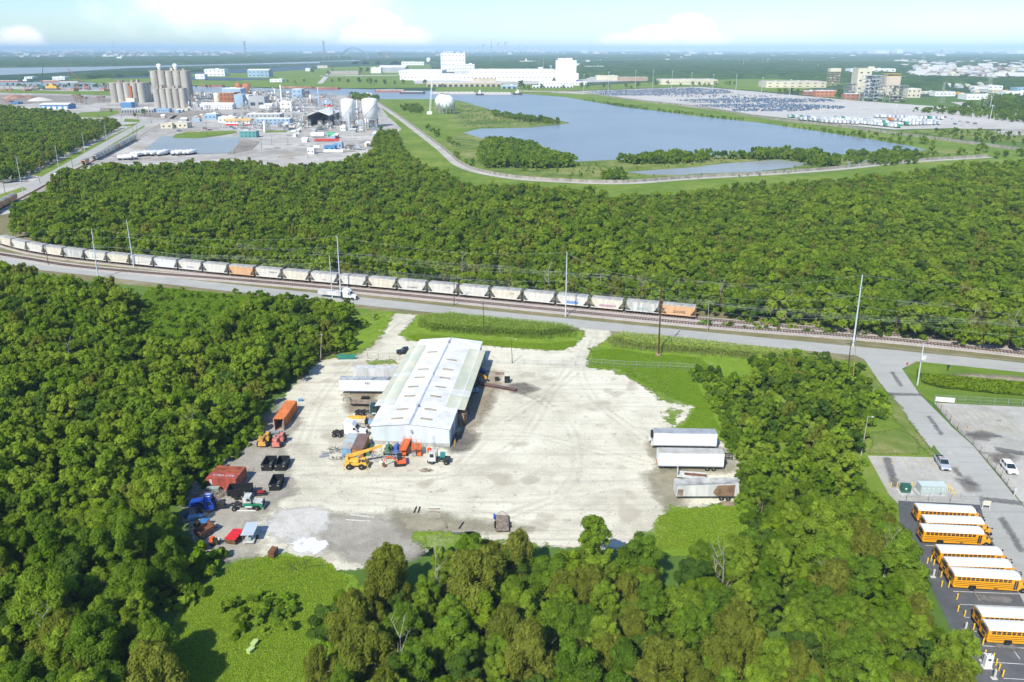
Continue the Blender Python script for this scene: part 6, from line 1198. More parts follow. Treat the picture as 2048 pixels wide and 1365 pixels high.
# reeds in the ditch
def weeds(name,px,n,label,m,lf=.13,hmax=.16):
    poly=gpoly(px);A=np.array(poly);lo,hi=A.min(0),A.max(0);P=rng.uniform(lo,hi,(n*3,2));P=P[inside(P,poly)][:n];k=len(P)
    z=.08+hmax*rng.uniform(.1,1,k)**.6
    nr=rng.normal(0,.45,(k,3));nr[:,2]=1;nr/=np.linalg.norm(nr,axis=1)[:,None];tv=rng.normal(size=(k,3));a=np.cross(nr,tv);a/=np.linalg.norm(a,axis=1)[:,None];b=np.cross(nr,a);s_=lf*rng.uniform(.5,1.2,k)[:,None];C=np.concatenate([P,z[:,None]],1)
    V=np.stack([C-a*s_*.5,C+b*s_*.7,C+a*s_*.5,C-b*s_*.7],1).reshape(-1,3)
    me=bpy.data.meshes.new(name);fast_mesh(me,V,np.arange(k*4).reshape(-1,4));tone(me,k);me.materials.append(m);o=link(name,me);tag(o,label,'weeds',None,'stuff')
def reeds(name,px,n,h,label,m=m_reed):
    poly=gpoly(px);A=np.array(poly);lo,hi=A.min(0),A.max(0);P=rng.uniform(lo,hi,(n*3,2));P=P[inside(P,poly)][:n];k=len(P);a=rng.uniform(0,np.pi,k);hh=h*rng.uniform(.6,1.15,k);w=rng.uniform(.05,.11,k);ln=rng.uniform(-.35,.35,(k,2))
    dx=np.stack([np.cos(a),np.sin(a)],1)*w[:,None];V=np.zeros((k,3,3));V[:,0,:2]=P-dx;V[:,1,:2]=P+dx;V[:,2,:2]=P+ln;V[:,2,2]=hh
    me=bpy.data.meshes.new(name);fast_mesh(me,V.reshape(-1,3),np.arange(k*3).reshape(-1,3));me.materials.append(m);o=link(name,me);tag(o,label,'reeds',None,'stuff')
reeds('reeds',[(838,640),(900,634),(1000,645),(1120,656),(1160,664),(1150,676),(1080,680),(960,672),(860,664),(835,655)],2500,2.6,'tall reeds in the ditch between the two driveways')
reeds('reeds',[(1212,682),(1240,672),(1330,680),(1450,694),(1600,712),(1690,728),(1640,735),(1500,722),(1400,712),(1290,704),(1225,696)],2600,2.4,'tall reeds in the ditch right of the second driveway')
weeds('reed_tops',[(845,642),(900,637),(1000,648),(1120,659),(1150,666),(1080,674),(960,667),(860,660)],42000,'sunlit tops of the reeds between the driveways',m_reed,.26,2.4)
weeds('reed_tops',[(1222,684),(1245,676),(1330,684),(1450,698),(1600,716),(1640,730),(1500,717),(1400,707),(1290,700)],36000,'sunlit tops of the reeds right of the second driveway',m_reed,.26,2.2)
weeds('lush_plants',[(812,672),(840,668),(960,680),(1080,688),(1155,682),(1150,692),(1110,702),(1040,698),(960,690),(880,683),(830,684)],24000,'bright leafy ground plants between the reed ditch and the warehouse',m_meadow)
weeds('lush_plants',[(1185,702),(1230,698),(1290,708),(1400,716),(1420,735),(1390,760),(1440,860),(1360,862),(1392,815),(1340,798),(1300,775),(1262,755),(1242,740),(1180,733)],60000,'bright leafy ground plants right of the gravel yard',m_meadow)
weeds('ditch_weeds',[(1840,752),(1900,756),(2048,770),(2100,778),(2100,796),(2000,790),(1880,778),(1845,768)],16000,'thick green weeds in the ditch right of the side road',m_leafB,.4,.9)
weeds('meadow_weeds',[(440,1150),(480,1122),(560,1112),(640,1124),(700,1160),(640,1250),(600,1365),(590,1420),(340,1420),(340,1290),(370,1210)],100000,'bright green weeds covering the lower meadow',m_meadow)
weeds('meadow_weeds',[(1310,1040),(1345,1020),(1470,1015),(1490,1050),(1510,1100),(1310,1100)],26000,'bright green weeds at the lower right yard corner',m_meadow)

weeds('marsh_grass',[(240,650),(300,575),(480,592),(690,612),(700,640),(560,640),(430,690),(330,715)],60000,'low pale green marsh plants in the gap of the left wood',m_meadow,.3,.5)
weeds('gravel_debris',YARD,2600,'small stones and scraps scattered over the gravel yard',M_('debris_grey',(.26,.24,.21),.9,var=.3,scale=.3),.16,.05)
# bare grey trees
DT=[trunk_mesh(300+i,9.5,.13,2.6,m_dead,True)for i in range(3)];DB=[trunk_mesh(310+i,6,.09,2.2,M_('brown_twigs',(.30,.22,.16),.9,var=.2),True)for i in range(3)]
for i,(x,y)in enumerate(((1425,1200),(1442,1210),(1765,1180),(1640,1235),(872,1215),(806,1390),(105,1330),(396,905),(150,760))):
    X,Y=G(x,y);o=thing('dead_tree','bare pale dead tree standing up among green crowns','tree',(X,Y),i*1.3,'bare dead trees in the near woods');o.scale=(.85,.85,.95+.08*(i%3));link('trunk',DT[i%3],o)
for i in range(46):
    u=random.random();x=200+1850*u;y=497+(x-200)*.0995+(14 if x>1700 else 6)+random.uniform(-4,5);X,Y=G(x,y);o=thing('bare_tree','leafless brownish tree along the wood edge behind the railway','tree',(X,Y),i*1.1,'leafless trees along the wood edge behind the railway');k=random.uniform(.7,1.2);o.scale=(k,k,k);link('trunk',DB[i%3]if i%4 else DT[i%3],o)
# ================================================================= RAILWAY
TRK=smooth_line([(2300,722),(2048,697),(1868,679),(1480,647.5),(1249,626),(1048,606.5),(740,577.5),(480,554),(366,542.5),(218,527),(129,516.5),(56,504),(5,490),(-38,472),(-50,455),(-30,438),(10,414),(60,389),(130,351),(190,322),(271,280),(305,258),(335,243),(352,232)],per=8)
TRK2=smooth_line([(2300,738),(2048,709.5),(1757,679),(1480,657.5),(1315,642.5),(1000,611.5),(734,585),(480,562),(300,548),(150,534),(60,520),(-60,500)],per=6)
ribbon('ballast_bed',TRK,2.6,.30,m_ballast,z0=0);ribbon('ballast_bed',TRK2,3.0,.28,m_ballast,off=0,z0=0)
tie_m=M_('tie_wood',(.16,.085,.055),.85,var=.2);rail_m=M_('rail_steel',(.22,.14,.11),.5,metal=.4,var=.2)
def resample(line,step):
    out=[];acc_=0;line=[Vector(p)for p in line];nxt=0
    for a,b in zip(line,line[1:]):
        d=(b-a).length
        while nxt<=acc_+d:t=(nxt-acc_)/d;out.append((a.lerp(b,t),(b-a).normalized()));nxt+=step
        acc_+=d
    return out
for nm,ln,lb in(('railway_track',TRK,'railway track that carries the long row of hopper wagons'),('railway_track',TRK2,'empty railway track between the hopper wagons and the road')):
    o=thing(nm,lb,'railway track');o['kind']='structure';b=MB()
    for p,d in resample(ln,.9):
        n=Vector((-d.y,d.x));
        if abs(p.x)>330:continue
        c=[p+d*s*.12+n*t*1.3 for s,t in((-1,-1),(1,-1),(1,1),(-1,1))];b.add([(q.x,q.y,.29)for q in c]+[(q.x,q.y,.42)for q in c],[(4,5,6,7),(0,1,5,4),(1,2,6,5),(2,3,7,6),(3,0,4,7)])
    s_=b.build('sleepers',tie_m,o);s_['kind']='stuff'
    for sd_ in(-.75,.75):
        l_,r_=strip(strip([Vector(p)for p in ln],sd_)[0],.06);b=MB();n=len(l_);b.add([(p.x,p.y,.58)for p in l_]+[(p.x,p.y,.58)for p in r_]+[(p.x,p.y,.42)for p in l_]+[(p.x,p.y,.42)for p in r_],[f for i in range(n-1)for f in((n+i,n+i+1,i+1,i),(i,i+1,2*n+i+1,2*n+i),(3*n+i,3*n+i+1,n+i+1,n+i))]);b.build('rail',rail_m,o)

hop_w=M_('wagon_grey_white',(.62,.605,.55),.65,var=.2,streak=True,scale=.7,col2=(.52,.49,.45));hop_c=M_('wagon_cream',(.64,.60,.51),.65,var=.2,streak=True,scale=.7,col2=(.53,.47,.38));hop_o=M_('wagon_orange',(.60,.36,.19),.65,var=.2,streak=True,scale=.7,col2=(.5,.3,.18));hop_p=M_('wagon_white',(.68,.69,.70),.6,var=.1,streak=True,scale=.7)
hop_g=M_('wagon_pale_grey',(.56,.555,.53),.65,var=.2,streak=True,scale=.7);hroof=M_('wagon_roof_grey',(.40,.40,.39),.75,var=.2,scale=1.2)
def make_hopper():
    o=thing('hopper_wagon','','hopper wagon');h=5.95;w=1.55
    b=MB();prof=[(-h+.1,4.1),(-h+1.3,1.35),(-h+2.1,1.2),(h-2.1,1.2),(h-1.3,1.35),(h-.1,4.1)]
    rings=[]
    b.prism([(-h+.3,4.35),(-h+.3,3.6),(-h+1.9,1.5),(h-1.9,1.5),(h-.3,3.6),(h-.3,4.35)],-w,w)
    for k in range(15):x=-h+1.2+k*.68;b.box(x,x+.07,-w-.04,-w,1.9,4.3);b.box(x,x+.07,w,w+.04,1.9,4.3)
    b.box(-h,h,-w-.05,-w+.1,1.25,1.5);b.box(-h,h,w-.1,w+.05,1.25,1.5)
    b.build('body',hop_w,o);r=MB();r.prism([(-w-.03,4.35),(w+.03,4.35),(w*.7,4.6),(-w*.7,4.6)],-h+.25,h-.25);r2_=MB();r2_.M=Matrix.Rotation(math.pi/2,4,'Z');r2_.add(r.v,r.f);r2_.M=None
    r2_.box(-h+.6,h-.6,-.32,.32,4.6,4.75);[r2_.box(-h+.3,h-.3,s*.95-.18,s*.95+.18,4.62,4.68)for s in(-1,1)];r2_.build('roof_walkway',hroof,o)
    b=MB()
    for s in(-1,1):
        b.box(min(s*(h-.05),s*h),max(s*(h-.05),s*h),-w,-w+.15,1.2,4.3);b.box(min(s*(h-.05),s*h),max(s*(h-.05),s*h),w-.15,w,1.2,4.3);[b.box(min(s*(h-.04),s*h),max(s*(h-.04),s*h),-w+.15,w-.15,z,z+.08)for z in(1.2,2.6,3.9)]
        for y in(-w,w):[b.bar((s*(h-.12),y,1.3+k*.4),(s*(h-.55),y,1.3+k*.4),.025)for k in range(7)];b.bar((s*(h-.6),y,1.4),(s*(h-.6),y,4.2),.05)
    b.build('end_frame',hop_w,o)
    for x in(-2.3,0,2.3):b=MB();b.add([(x-1.05,-1.2,1.5),(x+1.05,-1.2,1.5),(x+1.05,1.2,1.5),(x-1.05,1.2,1.5),(x-.3,-.6,.6),(x+.3,-.6,.6),(x+.3,.6,.6),(x-.3,.6,.6)],[(4,5,1,0),(5,6,2,1),(6,7,3,2),(7,4,0,3),(7,6,5,4)]);b.build('hopper',dark,o)
    for x in(-h+1.25,h-1.25):
        b=MB();[b.box(x-.9,x+.9,s*.85-.09,s*.85+.09,.45,.85,.25)for s in(-1,1)];b.box(x-.15,x+.15,-.9,.9,.55,1.0);[b.cyl((x+d,s*.66,.45),(x+d,s*.78,.45),.44,n=12)for d in(-.75,.75)for s in(-1,1)];b.build('bogie',dark,o)
    b=MB();[b.box(min(s*h,s*(h+.45)),max(s*h,s*(h+.45)),-.12,.12,.85,1.1)for s in(-1,1)];b.box(-h,h,-.25,.25,1.0,1.2);b.build('coupler',dark,o)
    b=MB();[b.add([(s*(h-.3),-.9,3.6),(s*(h-.3),.9,3.6),(s*(h-1.9),.9,1.5),(s*(h-1.9),-.9,1.5)],[(0,1,2,3)])for s in(-1,1)];b.build('end_slope',dark,o)
    return o
hop=make_hopper()
# arc length from the right-hand end of the train
L_pts=[Vector(p)for p in TRK];cum=[0]
for a,b_ in zip(L_pts,L_pts[1:]):cum.append(cum[-1]+(b_-a).length)
def on_track(s):
    for i in range(len(cum)-1):
        if cum[i+1]>=s:return L_pts[i].lerp(L_pts[i+1],(s-cum[i])/(cum[i+1]-cum[i]))
    return L_pts[-1]
def s_of(px):
    q=Vector(G(*px));i=min(range(len(L_pts)),key=lambda i:(L_pts[i]-q).length);best=None
    for j in(i-1,i):
        if 0<=j<len(L_pts)-1:
            a,b_=L_pts[j],L_pts[j+1];t=max(0,min(1,(q-a).dot(b_-a)/(b_-a).length_squared));d=(a.lerp(b_,t)-q).length
            if best is None or d<best[0]:best=(d,cum[j]+t*(b_-a).length)
    return best[1]
S0=s_of((1394,639));SX=s_of((516,557));PITCH=(SX-S0)/14.0;print('wagon pitch',PITCH)
WAG=[  # colour, label detail, graffiti (text, material, size)
    (hop_o,'orange hopper wagon with dark painted letters at the right end of the train',('20XW9S','black',1.15)),(hop_g,'grey hopper wagon with faint teal lettering beside the orange end wagon',('ELECKXL','fteal',1.0)),
    (hop_c,'cream hopper wagon with blue and red graffiti, third from the right end',('SOLE XKNGUE','purple',.95)),(hop_w,'pale hopper wagon with blue graffiti lettering behind the white steel pole',('ECOAFA','blue',1.1)),
    (hop_w,'plain pale hopper wagon left of the one with blue graffiti',None),(hop_c,'cream hopper wagon with small dark letters, fifth wagon from the right end',('G VYR','small',.7)),(hop_w,'pale hopper wagon, sixth from the right end of the train',None),(hop_w,'pale hopper wagon with small black letters near the short wooden pole',('G VYR','small',.7)),
    (hop_w,'pale hopper wagon with black and white scrawl low on its side',('OCXHEMMT','black',.8)),(hop_c,'clean cream hopper wagon left of the black scrawl wagon',None),(hop_w,'pale hopper wagon in the middle of the train right of the steel poles',None),(hop_w,'pale hopper wagon crossed by the two white steel poles',('osoor','fred',.8)),
    (hop_c,'pale hopper wagon just left of the two white steel poles',None),(hop_w,'pale hopper wagon coupled to the orange one left of the poles',('FANNING RAGE','small',.5)),(hop_o,'orange hopper wagon standing in the left half of the train',None),(hop_w,'grey white hopper wagon with white letters left of the orange one',None),
    (hop_w,'pale hopper wagon with violet graffiti left of the middle trees',('OSCORO','violet',.8)),(hop_p,'clean bright white hopper wagon above the tall roadside bush',None),(hop_w,'pale hopper wagon partly hidden by the tall roadside bush',None),(hop_c,'cream yellow hopper wagon between the two left steel poles',None),
    (hop_w,'pale hopper wagon behind the left steel pole',None),(hop_g,'grey ribbed hopper wagon left of the left steel pole',None),(hop_c,'cream hopper wagon on the left part of the train',None),(hop_w,'pale hopper wagon where the train begins to curve',None),(hop_w,'pale hopper wagon near the left frame edge',None),(hop_c,'cream hopper wagon with faint red scrawl at the left frame edge',None)]
GM={'black':M_('paint_black',(.02,.02,.03)),'fteal':M_('paint_teal',(.12,.42,.45)),'purple':M_('paint_purple',(.16,.10,.45)),'blue':M_('paint_blue',(.02,.10,.5)),'small':M_('paint_dark',(.08,.08,.09)),'fred':M_('paint_red',(.55,.2,.2)),'violet':M_('paint_violet',(.25,.2,.6))}
def place_wagon(o,s):
    a,b_=on_track(s+.8),on_track(s+PITCH-.8);c=(a+b_)/2;d=a-b_;o.location=(c.x,c.y,.14);o.rotation_euler=(0,0,math.atan2(d.y,d.x))
SC_W=PITCH/12.85
for i,(m,lb,gf)in enumerate(WAG):
    o=hop if i==0 else copy_tree(hop)
    o['label']=lb;o['group']='hopper wagons of the long freight train';place_wagon(o,S0+i*PITCH);o.scale=(SC_W,1,1)
    if i==0:first_w=o
for o,(m,lb,gf)in zip([x for x in bpy.data.objects if x.name.startswith('hopper_wagon')and x.parent is None],WAG):pass
wag_objs=sorted([x for x in COL.objects if x.name.startswith('hopper_wagon')and x.parent is None],key=lambda x:x.name)
for o,(m,lb,gf)in zip(wag_objs,WAG):
    assert o['label']==lb
    for c in kids(o):
        if c.name.split('.')[0]in('body','end_frame'):swap(c,m)
    if gf:text(gf[0],gf[2],GM[gf[1]],o,(.2 if gf[1]!='small' else 2.4,-1.62,2.0 if gf[1]!='small' else 3.1),(R(90),0,0),name='graffiti',ext=.01)
    if gf and gf[1]in('blue','purple'):b=MB();b.box(-2.4,2.2,-1.585,-1.58,1.75,2.5);b.build('graffiti',M_('spray_'+gf[1],(.15,.35,.7)if gf[1]=='blue' else(.6,.35,.3)),o)
nw_=len(WAG)
far=[(S0+k*PITCH,'hopper wagon seen on the curve beyond the left frame edge')for k in range(nw_,nw_+4)]
s1=s_of((194,322.5));s2=s_of((271,280.5));nfar=max(6,round((s2-s1)/PITCH));print('far wagons',nfar,(s2-s1)/PITCH)
cols=[hop_g,hop_w,hop_w,hop_c,hop_w,hop_g,hop_o,hop_w]
for k in range(nfar):
    o=copy_tree(hop,label=('hopper wagon with rusty end, nearest of the far row beside the north road' if k==0 else 'grey white hopper wagon standing in the far row beside the north road'),group='hopper wagons in the far row beside the north road');place_wagon(o,s1+k*(s2-s1)/nfar)
    for c in kids(o):
        if c.name.split('.')[0]in('body','end_frame'):swap(c,cols[k%8])
s3=s_of((172,331));o=copy_tree(hop,label='lone hopper wagon just before the far row, above the middle wood',group='hopper wagons in the far row beside the north road');place_wagon(o,s3-PITCH/2)
for k in range(5):
    s_=s_of((2,424))+(k-2.2)*PITCH;o=copy_tree(hop,label='hopper wagon on the curve showing at the left frame edge',group='hopper wagons on the curve at the left frame edge');place_wagon(o,s_)

# ================================================================= POLES AND WIRES
TOPS={}
def pole(label,base,ytop,xtop=None,r=.2,m=steelp,arms=(),cat='utility pole',name='utility_pole',extra=None,ang=None):
    """arms: list of (height below the top, half length)"""
    X,Y,H=PXH(base[0],base[1],ytop);o=thing(name,label,cat,(X,Y),R(15)if ang is None else ang);lx=0
    if xtop is not None:
        d=Y*cth+(CH-H)*sth;Xt=(xtop-1024)/F*d;lx=Xt-X
    c=math.cos(-o.rotation_euler.z);s_=math.sin(-o.rotation_euler.z);lean=(lx*c,lx*s_)
    b=MB();b.cyl((0,0,0),(lean[0],lean[1],H),r,r*.5,n=8);b.build('shaft',m,o)
    for dz,hl in arms:
        z=H-dz;fx=z/H;b=MB();y0=lean[1]*fx;x0=lean[0]*fx
        b.box(x0-hl,x0+hl,y0-.05,y0+.05,z-.07,z+.07);a_o=b.build('crossarm',m if m is not steelp else galv,o);b=MB();[b.lathe([(.06,z+.07),(.09,z+.2),(.03,z+.3)],6,(x0+t,y0))for t in((-hl+.1,hl-.1)if hl<1.2 else(-hl+.1,-hl*.4,hl*.4,hl-.1))];b.build('insulator',lblu,a_o)
    if extra=='transformer':
        for t in(-.5,0,.5):b=MB();b.cyl((t+.0,-.45,H*.62),(t,-.45,H*.62+1.1),.26,n=10);b.build('transformer_can',offw,o)
    if extra=='lamp':b=MB();b.bar((0,0,H-.1),(.8,-.4,H+.1),.04);b.box(.7,1.1,-.55,-.3,H-.02,H+.14);b.build('lamp_head',offw,o)
    top=(X+lx,Y,H);return top
W_A=[(-1.5,0)]
P7=pole('tall white steel pole left of the roadside bush',(196,557),458,183,.26,arms=((7,.9),(11,.9),(14.5,.9)))
P8=pole('tall white steel pole rising from behind the hopper wagons on the left',(268,536),440,253,.26,arms=((7,.9),(11,.9)))
P6=pole('shorter white steel pole beside the semi truck on the road',(665,597),511,658.5,.2,arms=((6,.7),));P5=pole('tall white steel pole between train and road near the semi truck',(681,583),472,674,.27,arms=((5.5,.8),(9.5,.8),(16,.8)))
P4=pole('white steel pole beside the road at the middle of the train',(1131,634),505,1134,.24,arms=((7,.6),(10,.6)));P9=pole('tallest white steel pole at the side road junction',(1706,693),550,1725,.28,arms=((4,.7),(8,.7)))
P3=pole('tall rusty brown steel pole standing in the reed ditch',(1317,712),552,1323.5,.27,brownp,((4.5,1.5),(9.5,1.5)));o=bpy.data.objects.get('x')
X,Y=G(1317,712);t=thing('pole_footing','round brown concrete footing under the rusty brown pole','footing',(X,Y));b=MB();b.cyl((0,0,0),(0,0,.7),.75,n=12);b.build('drum',M_('footing',(.36,.26,.18),.8),t)
P1=pole('brown wooden pole with a small white transformer between the driveways',(968,672),602,966,.16,pole_w,((1.0,.5),),extra=None);P10=pole('dark wooden pole left of the side road junction',(1696,739),681,1702.5,.17,pole_w,((.8,1.5),(4.6,1.5)))
P11=pole('thin striped pole beside the dark wooden pole at the junction',(1705,766),692,1712,.12,M_('orange_white',(.55,.35,.2),.7,var=.3,scale=.8));P12=pole('grey concrete pole carrying three white transformers beside the side road',(1834.5,771),686,1848,.2,offw,((1.0,.3),),extra='transformer')
P13=pole('leaning pale wooden lamp pole at the right edge of the thicket',(1722,912),834,1736,.15,M_('pale_pole',(.42,.38,.3),.8),(),extra='lamp');P2=pole('mossy green lamp pole standing alone in the gravel yard',(1025,727),679,1022,.12,M_('mossy_pole',(.09,.15,.03),.85),(),cat='lamp post',name='lamp_post',extra='lamp')
P14=pole('short grey wooden pole by the track right of the train',(1415,662),601,1418,.14,M_('grey_pole',(.36,.32,.26),.8),((.5,.8),));P15=pole('short brown wooden pole in front of the train',(908,611),551,908.5,.17,pole_w,((.9,1.3),))
P16=pole('short dark wooden pole in front of the curving wagons',(97,531),489,90,.17,pole_w,((.9,1.6),));P17=pole('dark wooden pole in front of the orange wagon',(478,549),511,476,.15,pole_w,((.8,1.4),));P18=pole('short wooden post in the grass near the first driveway',(746.6,653),617,745,.1,M_('grey_pole2',(.36,.32,.26),.8))
P19=pole('pale wooden lamp pole at the edge of the left wood by the fence',(641,722),670,643,.13,MATS['pale_pole'],(),extra='lamp');P21=pole('thin wooden pole beside the cab of the semi truck',(699.5,621),583,696.5,.09,pole_w)
UL=[((47,391),312,31.5,steelp,'white steel pole near the left frame edge beside the north road',((4,.6),(7.5,.6))),((119.5,352),290,110,steelp,'white steel pole beside the white car on the north road',((4,.6),(7.5,.9))),((173,322),266,164,steelp,'white steel pole beside the north road near the lone wagon',((4,.6),(7,.6))),
      ((216,298),246,208,steelp,'white steel pole beside the far row of hopper wagons',((3,.9),(7,1.2),(11,.9))),((155,309),252,145.7,pole_w,'tall dark pole in the upper left verge',((3,.8),)),((91,340),278,80,pole_w,'tall dark pole inside the upper left wood edge',((4,.8),)),((11,389),338,0,pole_w,'thick dark pole at the left frame edge',((4,.8),)),
      ((81,368),342,74,pole_w,'short dark pole with crossarm beside the side pavement',((.8,1.6),)),((146,336),307,140,pole_w,'thin dark pole beside the north road',()),((251,278),228,240,M_('pale_grey_pole',(.5,.46,.42),.7),'tall pale pole at the far end of the north road',((5,.8),(10,.8))),((205,285),228,197,pole_w,'dark pole rising from the end of the upper left wood',((4,.8),(8,.8))),
      ((274,287),250,273,pole_w,'dark pole behind the end of the far wagon row',()),((266,269),248,264.5,pole_w,'thin dark pole above the far wagon row',()),((277,246),196,270,pole_w,'dark pole below the white shed near the silos',((3,.7),)),((222,236),200,215,pole_w,'dark leaning pole left of the silos',((3,.7),)),((244,238),206,240,pole_w,'dark pole in front of the left silo group',((3,.7),)),
      ((303,248),222,300,pole_w,'dark pole on the track bend below the silos',((2,.6),)),((414.5,275),222,409,pole_w,'tall dark pole standing on the green strip by the plant pond',((3,.6),)),((524,302),276,522,pole_w,'dark pole by the plant tracks right of the pond',()),((469,309),290,468,pole_w,'dark pole at the pond corner',()),((616,318),300,615,pole_w,'thin pole in front of the white pipes',()),((576,293),276,575,pole_w,'thin dark pole near the curved plant tracks',()),((544,292),272,543,pole_w,'thin pole left of the curved plant tracks',()),((632,285),268,632,pole_w,'thin pole before the open plant shed',())]
LIGHTS=[(1167,190,150),(1216,191,145),(1270,178,142),(1305,176,141),(1343,176,143),(1382,176,146),(1425,184,150),(1471,186,151),(1523,186,156),(1579,191,160),(1640,230,213),(1715,243,217),(1790,230,211),(1038,171,155),(1090,175,157),(1112,130,110),(1980,240,212),(1978,225,195)]
if True:
    for base,yt,xt,m,lb,arms in UL:pole(lb,base,yt,xt,.2 if m is steelp else .17,m,arms)
    for i,(x,y,yt)in enumerate(LIGHTS):
        X,Y,H=PXH(x,y,yt);o=thing('light_mast','tall thin light mast on the far side of the lake','light mast',(X,Y),0,'light masts round the far vehicle lot');b=MB();b.cyl((0,0,0),(0,0,H),.45,.25,n=6);b.build('shaft',steelp,o);b=MB();b.box(-1.6,1.6,-.3,.3,H,H+.8);b.build('lamp_head',steelp,o)
def wire(a,b_,sag=2.0,r=.03,n=10):
    a,b_=Vector(a),Vector(b_);return[a.lerp(b_,i/n)-Vector((0,0,sag*4*(i/n)*(1-i/n)))for i in range(n+1)]
wm=M_('wire_metal',(.42,.44,.44),.5);wd_=M_('wire_dark',(.05,.05,.05),.6)
def line_of(label,pts,sag,r,m=wm):
    o=thing('overhead_wire',label,'overhead wire',pts[0]);mb=MB();p0=Vector(pts[0])
    for a,b_ in zip(pts,pts[1:]):mb.tube([p-p0 for p in wire(a,b_,sag)],r,3)
    b2=mb.build('cable',m,o)
offL=(P7[0]-120,P7[1]+10,P7[2]);offR=(P9[0]+150,P9[1]-45,P9[2])
names=['topmost wire strung along the tall steel poles','second wire strung along the tall steel poles','third wire strung along the tall steel poles','lowest wire strung along the tall steel poles']
for k,dz in enumerate((.3,7,10.5,14)):
    chain=[offL,P7,P5,P4,P3,P9,offR];line_of(names[k],[(x,y+.6,h-dz*(.9 if i not in(4,)else .5))for i,(x,y,h)in enumerate(chain)],2.6,.02)
for k,dz in enumerate((7,11)):line_of(('upper' if k==0 else 'lower')+' wire leading left and right from the pole behind the wagons',[(P8[0]-200,P8[1]+30,P8[2]-dz),(P8[0],P8[1],P8[2]-dz),(P5[0],P5[1]+1,P5[2]-dz+3)],2.6,.02)
base_tel=[P16,P17,(P15[0],P15[1],P15[2]),(P14[0],P14[1],P14[2]),(P14[0]+75,P14[1]-18,P14[2]),(P14[0]+160,P14[1]-42,P14[2])]
for k in range(5):line_of(['front','second','middle','fourth','rear'][k]+' of the low telegraph wires beside the railway',[(x+(k-2)*.2,y+(k-2)*.7,h-.3-(k%2)*.9)for x,y,h in base_tel],1.6,.014)
bush_row=[Vector((*G(x,y),8.0))for x,y in((480,528),(740,552),(1000,576),(1200,594),(1400,611),(1640,634),(1900,659),(2150,680))]
for i,p in enumerate(bush_row):
    o=thing('utility_pole','grey telegraph pole between the train and the middle wood','utility pole',(p.x,p.y),R(15),'telegraph poles behind the train');b=MB();b.cyl((0,0,0),(0,0,8.6),.13,.1,n=6);b.build('shaft',MATS['grey_pole'],o);b=MB();[b.box(-1.3,1.3,-.05,.05,z-.06,z+.06)for z in(8.2,7.2)];b.build('crossarm',MATS['grey_pole'],o)
for k in range(6):line_of(['highest','second highest','third','fourth','fifth','lowest'][k]+' wire of the telegraph line behind the train',[(p.x,p.y+(k%3-1)*.9,8.25-(k//3)*1.0)for p in bush_row],.7,.014)
road_l=[P10,P1];line_of('wire strung above the verge from the brown ditch pole to the junction pole',[(P1[0],P1[1],P1[2]-.5),(P3[0],P3[1],P3[2]-18),(P10[0],P10[1],P10[2]-.6),(P10[0]+110,P10[1]-30,P10[2])],1.5,.02)
# ================================================================= FAR BUILDINGS
def mpp(yb):return CH/(cth*(yb-98.0))          # metres per photo pixel at ground row yb
wpan=M_('far_white_wall',(.78,.79,.80),.6,var=.04,scale=.02);wtan=M_('far_tan_wall',(.55,.47,.36),.7,var=.08,scale=.02);wgry=M_('far_grey_wall',(.42,.44,.46),.7,var=.1,scale=.02);wblu=M_('far_blue_wall',(.10,.26,.50),.6,var=.1,scale=.03);wlb=M_('far_pale_blue_wall',(.32,.46,.60),.6,var=.1,scale=.03)
wbrk=M_('far_brick',(.42,.20,.14),.8,var=.15,scale=.03);wteal=M_('far_teal_wall',(.12,.36,.36),.7,var=.15,scale=.05);wrst=M_('far_rust_wall',(.45,.16,.07),.8,var=.2,scale=.03);rofw=M_('far_white_roof',(.80,.80,.80),.6,var=.05,scale=.02);rofg=M_('far_grey_roof',(.5,.5,.49),.7,var=.1,scale=.02)
rofo=M_('far_ochre_roof',(.62,.42,.16),.7,var=.1,scale=.03);rofb=M_('far_cream_roof',(.66,.63,.55),.7,var=.08,scale=.03);wind=M_('far_window',(.06,.07,.09),.3,var=.1);wcr=M_('far_cream_wall',(.68,.62,.48),.7,var=.1,scale=.02);frm=M_('plant_steel',(.34,.34,.33),.7,var=.2,scale=.1);frb=M_('plant_brown_steel',(.22,.15,.11),.8,var=.25,scale=.1)
